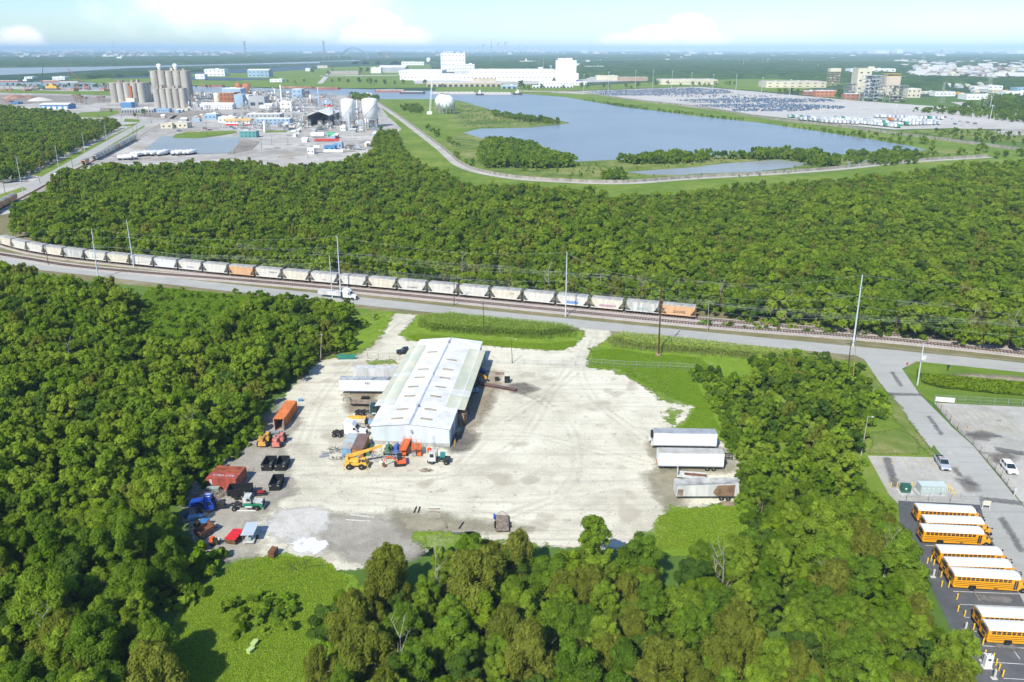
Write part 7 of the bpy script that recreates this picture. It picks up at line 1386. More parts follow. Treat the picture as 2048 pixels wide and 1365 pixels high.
def bld(name,label,cat,x0,x1,yb,yt,dp,wall=wpan,roof=rofw,gable=0.0,wins=0,floors=1,bays=0,rz=0,band=None,yb2=None,extra=None,group=None,door=None):
    """front wall stands between photo columns x0..x1 on ground row yb, top at row yt, dp metres deep"""
    p,q=Vector(G(x0,yb)),Vector(G(x1,yb2 or yb));d=q-p;L_=d.length;u=d.normalized();n=Vector((-u.y,u.x));H=max(2.5,GH((p.y+q.y)/2,yt)-(gable if gable else 0));c=(p+q)/2+n*dp/2
    o=thing(name,label,cat,(c.x,c.y),math.atan2(u.y,u.x),group);h=L_/2;k=dp/2;b=MB()
    if gable:b.M=None;b.loft([[(-h,-k,0),(-h,k,0),(-h,k,H),(-h,0,H+gable),(-h,-k,H)],[(h,-k,0),(h,k,0),(h,k,H),(h,0,H+gable),(h,-k,H)]])
    else:b.box(-h,h,-k,k,0,H)
    b.build('wall',wall,o);b=MB();t=max(.25,H*.02)
    if gable:e=.6;b.loft([[(-h-e,-k-e,H-.1),(-h-e,0,H+gable+.1),(-h-e,k+e,H-.1),(-h-e,k+e,H+t),(-h-e,0,H+gable+t+.2),(-h-e,-k-e,H+t)],[(h+e,-k-e,H-.1),(h+e,0,H+gable+.1),(h+e,k+e,H-.1),(h+e,k+e,H+t),(h+e,0,H+gable+t+.2),(h+e,-k-e,H+t)]])
    else:
        b.box(-h-.2,h+.2,-k-.2,k+.2,H,H+t);rr=random.Random(int(x0*7+yb))
        for j in range(int(L_*dp/900)+1 if L_*dp<40000 else 40):a,c2=rr.uniform(-h*.9,h*.85),rr.uniform(-k*.9,k*.8);s_=rr.uniform(1,2.6)*max(1,H/14);b.box(a,a+s_*2,c2,c2+s_,H+t,H+t+s_*.6)
    b.build('roof',roof,o)
    if wins:
        for f in range(floors):
            z=H*(f+.5)/floors;ww=L_/wins;hh=min(1.6,H/floors*.35)*(1 if H<15 else 1.6);b=MB();b.box(-ww*.18,ww*.18,-.06,0,-hh/2,hh/2);wm_=b.mesh('window',wind)
            for j in range(wins):wo_=link('window',wm_,o);wo_.location=(-h+(j+.5)*ww,-k,z)
    if bays:
        ww=L_/bays
        for j in range(bays):b=MB();b.box(-h+(j+.2)*ww,-h+(j+.8)*ww,-k-.08,-k,0,min(H*.62,5));b.build('door',door or wind,o)
    if band:b=MB();b.box(-h-.1,h+.1,-k-.12,-k,0,H*.4);b.build('band',band,o)
    return o
B=bld
# factory beyond the lake
o=B('factory_tower','tall white windowed factory block rising left of the white factory roofs','factory',882,931,144,107,45,floors=4,wins=7,roof=M_('pale_blue_grey',(.5,.56,.64)))
B('factory_wing','lower white wing at the right foot of the tall windowed factory block','factory',909,949,146,129,35,floors=3,wins=8)
B('factory_tower','tall windowless white tower block at the right end of the white factory','factory',1112,1152,163,122,40);B('factory_hall','white lean-to at the right foot of the windowless white tower','factory',1150,1157,160,148,25)
B('factory_hall','very long low white factory hall between the two white towers','factory',925,1112,162,150,150,wins=24);B('factory_hall','long white factory hall with vents left of the windowed tower','factory',800,925,161,150,130,wins=18);B('factory_hall','white factory hall behind the long low hall','factory',940,1112,150,141,200,wins=20)
B('factory_hall','white factory hall behind the left one, under the water tower','factory',798,884,150,142,200,wins=14);B('warehouse_hall','long tan warehouse with loading bays on the canal bank','warehouse',853,1003,174,166.5,55,wtan,rofb,bays=14);B('warehouse_hall','grey end block of the tan warehouse on the canal bank','warehouse',1003,1036,173.5,165,60,wgry,rofb)
B('shed','small pale blue open shed right of the tan warehouse','shed',1003,1034,178.5,171.5,16,wlb,rofw,bays=3);B('office_building','low white office with dark entrance before the windowless tower','office',1065,1146,176.5,171.5,18,bays=12);B('office_building','longer white office block behind the low office','office',1078,1174,171.5,164.5,30,wins=16)
B('brown_shed','low brown roofed shed in front of the white factory halls','shed',945,992,164.5,158,20,wtan,M_('far_brown_roof',(.35,.24,.2),.8));B('warehouse_hall','grey and white warehouse with sloping roof left of the factory','warehouse',758,811,146,132,90,wgry,rofw,gable=6);B('white_plant_building','white low plant behind the grey sloping warehouse','building',742,762,147,136,40,wpan,rofw)
B('long_shed','long grey brown shed beside the runway road','shed',660,717,150,143,25,M_('far_taupe',(.4,.36,.32),.7),rofg);B('hall','small white building before the far bridge woods','building',803,848,131,124,40,wpan,rofw,wins=6)
B('warehouse_hall','cream long low building behind the lawn right of the towers','building',1193,1236,161,152,40,wcr,rofb);B('warehouse_hall','brown low building beside the cream one behind the far lot','building',1238,1296,162.5,155,35,M_('far_brown_wall',(.42,.3,.22),.8),rofg)
B('warehouse_hall','very long beige warehouse behind the far vehicle lot','warehouse',1322,1435,170,160,70,wcr,M_('far_beige_roof',(.68,.62,.54),.7),wins=20);B('church','pale low building with a small steeple in the far woods','church',1039,1078,127.5,122.5,30,wcr,rofw);X,Y,H=PXH(1052,127.5,118);o=thing('steeple','small brown steeple over the pale low building in the far woods','steeple',(X,Y+30));b=MB();b.box(-6,6,-6,6,0,H*.8);b.lathe([(7,H*.8),(.1,H*1.2)],4);b.build('spire',wtan,o)
for i,(x0,x1,yb,yt,m)in enumerate(((1049,1086,139,135,wpan),(1086,1104,137,132,wlb),(1170,1208,139.5,133,wcr),(1152,1172,131.5,128,wpan),(1253,1300,131.5,128.5,wpan),(1300,1318,133,129.5,wpan),(1352,1380,134,129,wpan),(1250,1280,140,137,wcr),(1284,1296,140,137,wpan),(1020,1033,132,127.5,wpan),(985,1000,128,126,wpan),(1240,1262,128,126,wgry),(1500,1560,127,123.5,wcr),(1590,1612,131,129,wpan),(1610,1625,131,127.5,wpan),(1395,1412,134,131.5,wpan),(1620,1655,158,156,wpan))):
    B('distant_building','small pale building among the distant woods right of the factory','building',x0,x1,yb,yt,40,m,rofw,group='pale buildings among the distant woods')
# power plant
def frame_tower(o,w,d,H,lv,m=frm,x=0,y=0,nm='steel_frame',r=.45,junk_m=None):
    b=MB()
    for i in range(3):
        for j in range(2):b.bar((x-w/2+w*i/2,y-d/2+d*j,0),(x-w/2+w*i/2,y-d/2+d*j,H),r)
    for k in range(1,lv+1):
        z=H*k/lv;b.box(x-w/2,x+w/2,y-d/2,y+d/2,z-r*.5,z+r*.3)
        for i in range(2):a=x-w/2+w*i/2;b.bar((a,y-d/2,z-H/lv),(a+w/2,y-d/2,z),r*.5)
        b.bar((x-w/2,y-d/2,z+1.2),(x+w/2,y-d/2,z+1.2),.2)
    b.build(nm,m,o)
    if junk_m:
        b=MB();rr=random.Random(int(w*13+H));one=w>22
        for k in range(lv*3):
            z=H*(k//3)/lv;a=x+rr.uniform(-w*.45,w*.3);s_=rr.uniform(.12,.28)*w;b.box(a,a+s_,y-d*.3,y+d*.3,z+r*.3,z+H/lv*rr.uniform(.4,.85))if rr.random()<.5 else b.cyl((a,y,z),(a,y,z+H/lv*.9),s_*.4,n=8)
            if one:b.build('vessel',junk_m,o);b=MB()
        if not one:b.build('equipment',junk_m,o)
def tower_at(label,x0,x1,yb,yt,lv,m,jm,name='process_tower',cat='process tower',top=None,d=None,group=None):
    X,Y,H=PXH((x0+x1)/2,yb,yt);w=(x1-x0)*mpp(yb);o=thing(name,label,cat,(X,Y+(d or w*.6)/2),0,group);frame_tower(o,w,d or w*.6,H*(.82 if top else 1),lv,m,junk_m=jm,r=max(.18,min(.6,w*.02)))
    if top:b=MB();b.box(-w*.52,w*.52,-(d or w*.6)*.52,(d or w*.6)*.52,H*.8,H);b.build('top_house',top,o)
    return o,w,H
tower_at('narrow open steel boiler tower with cream top at the left of the power plant',1657,1678,171,137,6,M_('tan_steel',(.5,.38,.28),.8),wcr,top=wcr)
B('power_plant','tall cream windowless block of the power plant','power plant',1711,1738,185,138,30,wcr,wcr,wins=2,floors=3);B('power_plant','pinkish cream boiler house with orange cage on top in the power plant','power plant',1769,1797,190,154,30,M_('pink_cream',(.66,.55,.44),.7),wcr,band=wcr)
X,Y,H=PXH(1783,190,147);o=thing('rooftop_cage','orange yellow steel cage on top of the boiler house','steel cage',(X,Y+15,GH(Y,154)));b=MB();w=32*mpp(190)/2;[b.bar((-w+i*w/3,-9,0),(-w+i*w/3,-9,5),.35)for i in range(7)];[b.box(-w,w,-9.3,9,z,z+.6)for z in(0.4,4.6)];b.build('frame',yel,o)
tower_at('tall grey steel frame full of pipes in the middle of the power plant',1727,1765,203,152,7,M_('blue_grey_steel',(.40,.43,.48),.7),wgry);tower_at('lower grey pipe frame left of the cream power plant block',1692,1712,190,168,4,frm,wcr);tower_at('grey pipe frame right of the boiler house',1778,1812,205,172,5,frm,wcr);tower_at('cream pipe frame between the cream block and the boiler house',1744,1772,192,156,5,M_('cream_steel',(.6,.55,.45),.7),wcr)
def tank(label,x,yb,yt,wpx,m=wpan,dome=.25,legs=0,cone=False,name='storage_tank',cat='tank',group=None,r=None,ladder=True,bands=0):
    X,Y,H=PXH(x,yb,yt);r=r or wpx*mpp(yb)/2;o=thing(name,label,cat,(X,Y+r),0,group);z0=H*legs;zt=H-r*dome;b=MB();b.lathe(([(r*.3,z0-.05*H)]if legs else[])+[(r,z0),(r,zt)]+([(r*.05,H)]if cone else[(r*math.cos(R(a)),zt+r*dome*math.sin(R(a)))for a in(20,40,60,80,89)]),24);b.build('shell',m,o)
    if legs:b=MB();[b.cyl((r*.92*math.cos(t),r*.92*math.sin(t),0),(r*.92*math.cos(t),r*.92*math.sin(t),z0),max(.3,r*.05),n=6)for t in[i*math.pi/5 for i in range(10)]];b.lathe([(r*1.04,z0-.5),(r*1.04,z0+.4),(r,z0+.4)],24);b.build('legs',frm,o)
    if ladder:b=MB();b.tube([(r*1.03*math.cos(a),r*1.03*math.sin(a),z0+(zt-z0)*(a+2.6)/2.4)for a in[-2.6+i*.3 for i in range(9)]],max(.12,r*.02),4);b.cyl((0,0,H),(0,0,H+r*.18),r*.12,n=8);b.build('ladder',frm,o)
    return o
tank('big white domed tank on legs, left of the two beside the levee',696,258,198,27,legs=.27);tank('big white domed tank on legs, right of the two beside the levee',739.5,256,197,31,legs=.27);tank('slim white tank standing before the left domed tank',699,262,224,6,m=wgry)
def sphere_tank(label,x,yb,yt,wpx):
    X,Y,H=PXH(x,yb,yt);r=wpx*mpp(yb)/2;o=thing('sphere_tank',label,'gas sphere',(X,Y+r),0,'spherical gas tanks by the lake');b=MB();b.lathe([(max(.01,r*math.sin(R(a))),H-r-r*math.cos(R(a)))for a in range(0,181,10)],28);b.build('sphere',wpan,o)
    b=MB();[b.cyl((r*math.cos(t),r*math.sin(t),0),(r*math.cos(t),r*math.sin(t),H-r),.35,n=6)for t in[i*math.pi/6 for i in range(12)]];[b.cyl((r*math.cos(t),r*math.sin(t),1),(r*math.cos(t+.52),r*math.sin(t+.52),H-r-1),.12,n=4)for t in[i*math.pi/6 for i in range(12)]];b.build('legs',frm,o);b=MB();b.box(-r*.25,r*.25,-r*.25,r*.25,H,H+1.2);b.tube([(r*1.02*math.cos(a),-r*1.02*math.sin(a),H-r+r*math.sin(a-1.2)*.9)for a in(1.2,1.5,1.8,2.1,2.4)],.25,4);b.build('platform',frm,o)
sphere_tank('white gas sphere behind, left of the two by the lake',884,224,189,30);sphere_tank('white gas sphere in front, right of the two by the lake',893,229,190.5,31)
# silos
def silos(label,cols,rows,x0,x1,yb,yt,hd):
    X0,Y0=G(x0,yb);X1,_=G(x1,yb);H=GH(Y0,yt);r=(X1-X0)/cols/2;o=thing('grain_silos',label,'silos',((X0+X1)/2,Y0+r));m=conc
    for j in range(rows):
        for i in range(cols):b=MB();c=(-(X1-X0)/2+r*(2*i+1),j*2*r);b.lathe([(r,0),(r,H)],22,c);s_=b.build('silo',m,o);b=MB();[b.lathe([(r+.02,H*t),(r+.05,H*t+.15),(r+.02,H*t+.3)],22,c)for t in(.25,.5,.75)];b.build('ring',M_('silo_ring',(.34,.32,.28),.9),s_)
    b=MB();rr=random.Random(int(x0));w=(X1-X0)/2
    b.box(-w,w,-r*.8,(2*rows-1)*r*.9,H,H+.8)
    for k in range(hd):a=rr.uniform(-w*.85,w*.7);b.box(a,a+r*rr.uniform(.3,.8),rr.uniform(-r*.5,r),r*1.6,H+.8,H+rr.uniform(2,6))
    [b.bar((-w+i*w/6,-r*.8,H),(-w+i*w/6,-r*.8,H+2.5),.15)for i in range(13)];b.build('headhouse',M_('headhouse',(.5,.42,.34),.8,var=.2,scale=.1),o)
    return o,w,H,r
silos('left group of pale concrete grain silos with small rooftop sheds',5,3,221,290,206,167,7);so,sw,sH,sr=silos('tall rear group of grey concrete grain silos with two white hoppers on top',5,2,305,380,202,143,4);silos('lower front group of concrete silos with dark doorways before the tall group',5,2,308,372,217,178,6)
for t in(-.5,.35):b=MB();b.lathe([(1.5,sH+1),(3.6,sH+6),(3.6,sH+11),(.2,sH+12)],12,(sw*t,2));b.build('white_hopper',wpan,so)
X,Y,H=PXH(266,214,172);o=thing('elevator_leg','rusty vertical elevator in front of the left silo group','elevator',(X,Y));b=MB();b.box(-2,2,-2,2,H*.4,H);b.build('leg_casing',wrst,o);b=MB();b.box(-6,6,-5,5,0,H*.42);b.build('base_house',rofb,o)
B('shed','blue and white shed below the left silo group','shed',243,264,218,205,12,wblu,rofw);B('long_shed','long cream roofed carport with parked cars below the silos','carport',243,308,226,218,14,wgry,rofb,bays=12);B('shed','small pale blue ribbed building right of the carport','building',313,339,226,218,10,wlb,wlb,wins=6);B('shed','white elevator house with conveyor between the silo groups','building',298,312,203,188,12,wpan,rofw,wins=4,floors=2)
B('blue_shed','bright blue long shed with cream roof above the upper left wood','shed',81,137,219,207.5,22,wblu,rofb,gable=2,bays=5,door=wpan);B('long_shed','long white gabled shed below the rusty red plant building','shed',401,465,219,207,18,wpan,rofw,gable=2.5,wins=12)
B('plant_building','rusty red plant building right of the silos','plant building',441,470,210,186,30,wrst,rofg,wins=4,floors=3);B('plant_building','pale blue steel plant building on top and behind the rusty red one','plant building',446,483,200,178,30,wlb,rofw,wins=6);B('plant_building','blue ribbed plant building right of the rusty red one','plant building',470,487,212,190,26,wlb,rofg);B('plant_building','large grey windowless plant building right of the blue ribbed one','plant building',498,530,212,194,26,wgry,rofg,bays=2);B('plant_building','white plant building between the blue ribbed and grey ones','plant building',486,499,211,191,24,wpan,rofw)
for i,(x,yb,yt,w)in enumerate(((476,190,166,14),(492,190,167,18))):tank(('left' if i==0 else 'right')+' of the two rust brown domes over the blue plant building',x,yb,yt,w,wrst,dome=.9,name='dome',cat='dome')
tank('cream ribbed silo left of the rusty red building',433,206,186,12,wcr,cone=True)
o=B('open_shed','open fronted white gabled shed in the middle of the plant','shed',617,659,253,222,34,wpan,rofw);bpy.data.objects.remove([c for c in kids(o)if c.name.startswith('wall')][0]);bpy.data.objects.remove([c for c in kids(o)if c.name.startswith('roof')][0])
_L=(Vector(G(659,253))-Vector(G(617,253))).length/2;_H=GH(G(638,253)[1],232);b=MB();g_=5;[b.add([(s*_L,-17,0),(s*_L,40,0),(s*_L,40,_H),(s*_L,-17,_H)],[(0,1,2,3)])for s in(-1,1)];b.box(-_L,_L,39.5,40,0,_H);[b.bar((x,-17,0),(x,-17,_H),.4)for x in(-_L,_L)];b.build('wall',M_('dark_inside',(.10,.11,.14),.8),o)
b=MB();b.loft([[(-_L-1,y,_H),(0,y,_H+g_),(_L+1,y,_H),(_L+1,y,_H+.6),(0,y,_H+g_+.6),(-_L-1,y,_H+.6)]for y in(-18,41)]);b.build('roof',rofw,o)
X,Y,H=PXH(860,229,150);o=thing('crane','slim white lattice crane boom standing left of the gas spheres','crane',(X,Y));b=MB();[b.cyl((x,0,3),(5+x*.3,0,H),.3,n=4)for x in(-.9,.9)];[b.bar((-.9+k*.15,0,3+k*H/26),(.9+k*.2,0,3+(k+1)*H/26),.14)for k in range(25)];b.build('boom',wpan,o);b=MB();b.box(-4,3,-2,2,.8,3.5,.3,.3);[b.box(-3.5,2.5,s*2.4-.5,s*2.4+.5,0,1)for s in(-1,1)];b.build('carrier',wpan,o)
X,Y,H=PXH(858,141,116);o=thing('water_tower','white water tower on splayed legs left of the windowed factory tower','water tower',(X,Y));r=4.2*mpp(141);b=MB();b.lathe([(.5,H*.58),(r*.9,H*.66),(r,H*.75),(r,H*.92),(r*.5,H),(.1,H*1.03)],18);b.build('tank',wpan,o);b=MB();[b.cyl((r*1.5*math.cos(t),r*1.5*math.sin(t),0),(r*.8*math.cos(t),r*.8*math.sin(t),H*.68),.7,n=5)for t in[.5+i*math.pi/2 for i in range(4)]];b.cyl((0,0,0),(0,0,H*.6),.8,n=6);b.build('legs',frm,o)
# assorted plant buildings
PL_B=[('white building with ochre roof and red front wall in the plant',451,500,252,239,14,wpan,rofo,2,redp),('white flat building left of the ochre roofed one',437,470,246,235,14,wpan,rofw,0,None),('pale blue small building at the plant car park',409,433,240,229,14,wlb,rofw,0,None),('long pale metal building above the pond',494,560,243,229,20,wgry,rofw,0,None),('long pale metal building joined on the right of the other',513,580,250,238,14,wlb,rofw,0,None),
        ('teal and grey shed at the right end of the pond',480,513,276,263,10,wteal,rofg,0,None),('cream low building left of the pond',322,345,258,248,12,wcr,wcr,0,None),('grey cream building behind the blue cars',347,375,257,246,14,wcr,rofb,0,None),('white ribbed cabin by the white pipes',615,628,309,298,8,wpan,rofw,0,None),('blue grey container cabin behind the white pipes',668,684,297,286,8,wlb,wgry,0,None),('bright blue low cabin by the white pipes',648,670,302,293,8,wblu,wblu,0,None),
        ('grey plant building by the canal behind the stacks',585,604,196,179,22,wlb,rofw,0,None),('blue roofed shed with red cars before it',644,665,214,204,14,wlb,wlb,0,redp),('small white gabled hut among the pipework',530,544,220,208,12,wpan,rofw,1.5,None),('white plant block with pipework left of the stacks',561,584,223,204,16,wpan,rofw,0,None),('white cabin beside the left domed tank',681,691,262,253,8,wpan,rofw,0,None),('dark blue low shed on the left earth yard',21,36,209,205,14,wblu,wblu,0,None),('red brown low shed on the left earth yard',10,20,206,203,12,wbrk,wbrk,0,None),
        ('long white gabled hangar on the far lawn',410,450,153,139,40,wpan,rofw,0,None),('smaller white building in front of the white hangar',391,410,159,149,24,wpan,rofw,0,None),('big blue hangar with white roof on the far lawn',496,538,155,139,45,wlb,rofw,3,None),('white building row at the canal bank right of the blue hangar',540,564,165,159,25,wpan,rofw,0,None),('white small shed on the far lawn left of the runway road',611,620,143,137,20,wpan,rofw,0,None),('white building by the far river on the left',105,130,160,154,30,wpan,rofw,0,None),('white round roofed building by the far river',49,65,158,154,30,wpan,rofw,0,None),('beige building among the lawn near the runway road',635,655,137,132,25,wcr,rofw,0,None),
        ('red brick office building left of the power plant',1605,1632,191,183,22,wbrk,rofw,0,None),('orange red brick building before the power plant',1632,1672,194,182,20,M_('orange_brick',(.55,.22,.12),.8),rofw,0,None),('low red brick wall building right of the green tree',1690,1720,200,188,16,wbrk,rofw,0,None),('very long beige roofed warehouse left of the power plant',1532,1652,176,164,60,wcr,M_('far_beige_roof2',(.64,.58,.5),.7),0,None),('long white building in the woods behind the power plant',1701,1790,151,138,50,wpan,rofw,0,None),
        ('cream building at the right foot of the power plant',1813,1840,196,178,20,wcr,rofw,0,None),('white long low building right of the power plant',1933,1986,200,190,30,wpan,rofw,0,None),('white long building behind the lattice tower',1870,1910,193,184,22,wpan,rofb,0,None),('bright yellow building right of the power plant',1913,1927,190,186,12,yel,yel,0,None),('white roofed warehouse behind the lattice tower',1975,2004,184,172,28,wpan,rofw,0,None),('orange roofed long building at the right frame edge',1985,2018,187,182,20,wcr,rofo,0,None),('blue roofed building at the right frame edge',2034,2060,184,176,26,wlb,wlb,0,None),('white building at the right frame edge beside the blue roof',2010,2060,193,184,26,wpan,rofw,0,None),('pale long building right of the power plant trees',1842,1880,188,184,20,wcr,rofw,0,None),
        ('tall white tower building on the far horizon left',234,244,121,114,30,wpan,rofw,0,None),('long pale hangar on the far left shore',205,229,117,112,60,wcr,rofw,0,None),('white building near the far right horizon',1793,1806,107.5,100.5,200,wpan,rofw,0,None),('twin dark and white tower blocks near the far right horizon',1885,1904,108,99.5,100,wgry,rofw,0,None),('long white domed building near the far right horizon',1752,1778,107.5,102,200,wpan,rofw,0,None),('white tower block at the far right horizon edge',2035,2060,108.5,102,150,wpan,rofw,0,None)]
for(lb,x0,x1,yb,yt,dp,wl_,rf,gb,bd)in PL_B:B('building',lb,'building',x0,x1,yb,yt,dp,wl_,rf,gable=gb,band=bd,wins=max(2,min(8,int((x1-x0)/8))),floors=1 if yb-yt<12 else 2)
# process units, stacks, pipe racks
rr=random.Random(5)
UN=[(545,212,186,16),(556,206,190,12),(600,212,190,18),(575,205,184,14),(520,196,180,20),(500,190,172,14),(540,195,178,16),(565,195,181,16),(625,210,196,16),(650,230,205,10),(668,250,214,10),(672,230,206,12),(712,248,215,10),(714,225,207,10),(592,225,208,16),(548,228,212,18),(525,228,216,14),(585,245,228,18),(600,258,240,18),(575,262,248,16),(536,262,240,8),(615,244,232,10),(668,214,198,14),(640,198,186,18),(610,192,180,14),(485,182,170,10),(390,208,188,14),(405,205,190,14),(420,200,185,16),(386,198,180,10),(378,214,200,8),(640,262,250,22),(690,225,206,8),(728,262,244,10),(590,190,176,10),(420,212,200,12),(700,300,288,16),(625,300,291,10)]
for k in range(105):
    x,y=rr.uniform(375,760),rr.uniform(186,262)
    if 395<x<480 and y>238 or y<198 and x>700:continue
    hpx=rr.uniform(5,12)*(y-98)/130+2;UN.append((x,y,y-hpx-3,rr.uniform(5,13)*(y-98)/130))
for k in range(80):
    x,y=rr.uniform(300,745),rr.uniform(190,300);
    if 270<x<485 and y>255 or y>262 and x<500 or y>285 and x<600:continue
    w_=rr.uniform(5,13);B('plant_hut','small pale hut among the pipework of the plant','hut',x,x+w_,y,y-rr.uniform(3.5,7),rr.uniform(5,10),rr.choice([wpan,wgry,wcr,wlb,wgry,wbrk]),rr.choice([rofw,rofg,rofb]),gable=rr.choice([0,0,1.2]),group='small huts among the pipework of the plant')
for i,(x,yb,yt,w)in enumerate(UN):
    o,ww,H=tower_at('steel frame with pipes and vessels in the chemical plant',x-w/2,x+w/2,yb,yt+3,rr.choice([2,3,3,4]),rr.choice([frm,M_('tan_steel2',(.5,.45,.38),.8),frb,frm]),rr.choice([wpan,wgry,wcr,wpan,wlb]),name='process_unit',cat='process unit',group='pipework frames of the chemical plant')
    if i%3==0:
        b=MB();b.cyl((ww*.35,0,0),(ww*.35,0,H*rr.uniform(1.2,1.7)),ww*.07+.4,n=8);b.build('column',rr.choice([wpan,wgry]),o)
for(x,yb,yt,r,m,lb)in((564,214,170,.9,wpan,'thin white stack with wider base in the plant'),(638,213,175,1.1,wlb,'pale blue stack with side duct left of the domed tanks'),(576,196,183,2.6,wpan,'fat white column left of the pale blue stack'),(529,265,243,1.2,wpan,'slim white vertical tank by the teal shed'),(553,207,198,1.4,wpan,'left of three short white tanks in the plant'),(557,207.5,198,1.4,wpan,'middle of three short white tanks in the plant'),(561,208,198,1.4,wpan,'right of three short white tanks in the plant'),(621,206,190,1.5,wpan,'white vertical tank before the canal')):tank(lb,x,yb,yt,0,m,r=r,name='stack',cat='stack',ladder=False)
for i,(x0,x1,yb)in enumerate(((530,612,218),(560,680,236),(610,690,226),(620,700,245),(590,660,206),(655,760,232))):
    p,q=G(x0,yb),G(x1,yb);o=thing('pipe_rack','long horizontal pipe rack crossing the chemical plant','pipe rack',p,0,'pipe racks of the chemical plant');Lp=q[0]-p[0];b=MB();[b.bar((k*8,s,0),(k*8,s,6),.2)for k in range(int(Lp/8))for s in(0,4)];b.build('posts',frm,o);b=MB();[b.cyl((0,y,6.2+(y%2)*.4),(Lp,y,6.2+(y%2)*.4),.28,n=5)for y in(0,1,2,3,4)];b.build('pipes',wgry,o)
for i,(x,yb,lb)in enumerate(((636,276,'white half of the long striped tank by the green tank'),(664,276,'green end tank by the long white tank'))):
    X,Y=G(x,yb);o=thing('horizontal_tank',lb,'tank',(X,Y));b=MB();Lh=7 if i else 13;b.cyl((-Lh/2,0,3),(Lh/2,0,3),2.2,n=14);b.build('shell',M_('bright_green',(.02,.4,.15),.5)if i else wpan,o);b=MB();[b.box(x_-.4,x_+.4,-1.5,1.5,0,1.5)for x_ in(-Lh/3,Lh/3)];b.build('saddle',frm,o)
for i,(x0,x1,y,m,lb)in enumerate(((628,676,284,redp,'row of orange red pipe frames in the plant yard'),(647,686,306,wpan,'long white pipe lying in the plant yard'),(704,730,300,wgry,'heap of grey scrap steel at the plant yard edge'))):
    X,Y=G((x0+x1)/2,y);o=thing('pipe_stack',lb,'pipes',(X,Y));b=MB();Lh=(x1-x0)*mpp(y)
    if i==2:[b.bar((rr.uniform(-Lh/2,Lh/2),rr.uniform(-5,5),rr.uniform(0,2)),(rr.uniform(-Lh/2,Lh/2),rr.uniform(-5,5),rr.uniform(1,5)),.4)for k in range(26)]
    else:[b.cyl((-Lh/2,k*1.6,.8+(k%2)),(Lh/2,k*1.6,.8+(k%2)),.7 if i else .3,n=8)for k in range(2 if i else 6)];[b.bar((-Lh/2+k*Lh/8,-1,0),(-Lh/2+k*Lh/8,6,2.4),.2)for k in range(9)]if not i else None
    b.build('pipes',m,o)
# tank wagons by the pond
for i,(x,y)in enumerate(((251,321),(262,320),(272,315),(281,314),(291,312.5),(300,312),(312,312),(326,312),(330,310),(354,311),(363,311),(376,310.5),(384,310))):
    X,Y=G(x,y);o=thing('tank_wagon','white tank wagon in the row along the plant pond','tank wagon',(X,Y),R(8 if i<2 else 70),'white tank wagons along the plant pond');b=MB();b.lathe([(.1,-5.6),(1.0,-5.4),(1.45,-4.8),(1.5,0),(1.45,4.8),(1.0,5.4),(.1,5.6)],14);b2=MB();b2.M=Matrix.Translation((0,0,2.7))@Matrix.Rotation(R(90),4,'Y');b2.add(b.v,b.f,True);b2.M=None;b2.cyl((0,0,4.1),(0,0,4.7),.5,n=8);b2.build('tank',wpan,o);b=MB();[b.box(x_-1,x_+1,-1.1,1.1,.2,1.1)for x_ in(-4,4)];b.box(-5.8,5.8,-.3,.3,1,1.3);b.build('bogie',dark,o)
# barges, boats and shore cranes
barge=M_('barge_red',(.40,.13,.10),.7,var=.15,scale=.1);bdark=M_('barge_dark',(.06,.06,.07),.7);bdeck=M_('barge_rust',(.42,.24,.16),.8,var=.2,scale=.1);bpal=M_('barge_pale',(.55,.53,.5),.7)
for(x0,x1,y,m,dk,lb)in((-10,42,164.5,barge,bpal,'red barge at the left frame edge on the canal'),(84,124,164.5,barge,bpal,'red barge in the middle of the left canal reach'),(42,64,164.8,bdark,bdark,'dark tug beside the left red barge'),(122,160,165.2,bpal,bdark,'pale low barge behind the second red barge'),(405,448,174,barge,bdeck,'red barge beyond the rusty plant building'),(560,628,177,bdeck,bdeck,'brown loaded barge moored near the plant'),(628,680,179,barge,bdeck,'rust red barge right of the brown loaded one'),
                              (750,812,184,barge,bpal,'red and white barge in the middle of the canal'),(800,850,187.5,bdark,bpal,'dark flat barge before the red and white barge'),(862,955,188.5,bpal,bpal,'long pale barge below the tan warehouse'),(960,1025,189.5,bpal,bpal,'second long pale barge at the lake mouth'),(1026,1045,190,bdark,bdark,'small dark tug at the end of the pale barges'),(952,968,191,bdark,bdark,'small dark tug between the two pale barges')):
    X,Y=G((x0+x1)/2,y);Lb=(x1-x0)*mpp(y)/2;o=thing('tugboat' if 'tug' in lb else 'barge',lb,'boat',(X,Y));b=MB();w=min(8,Lb*.35);b.loft([[(-Lb,-w*.8,.8),(-Lb,w*.8,.8),(-Lb,w,3),(-Lb,-w,3)],[(-Lb*.9,-w,0),(-Lb*.9,w,0),(-Lb*.9,w,3),(-Lb*.9,-w,3)],[(Lb*.9,-w,0),(Lb*.9,w,0),(Lb*.9,w,3),(Lb*.9,-w,3)],[(Lb,-w*.8,.8),(Lb,w*.8,.8),(Lb,w,3),(Lb,-w,3)]]);b.build('hull',m,o)
    b=MB()
    if 'tug' in lb:b.box(-Lb*.5,Lb*.2,-w*.6,w*.6,3,6.5,.5,.5);b.box(-Lb*.2,Lb*.15,-w*.4,w*.4,6.5,9.5,.3,.3);b.build('wheelhouse',wpan,o)
    else:[b.box(-Lb*.88+k*Lb*.22,-Lb*.88+k*Lb*.22+Lb*.2,-w*.8,w*.8,3,4.2,.3,.6)for k in range(8)];b.build('hatch_cover',dk,o)
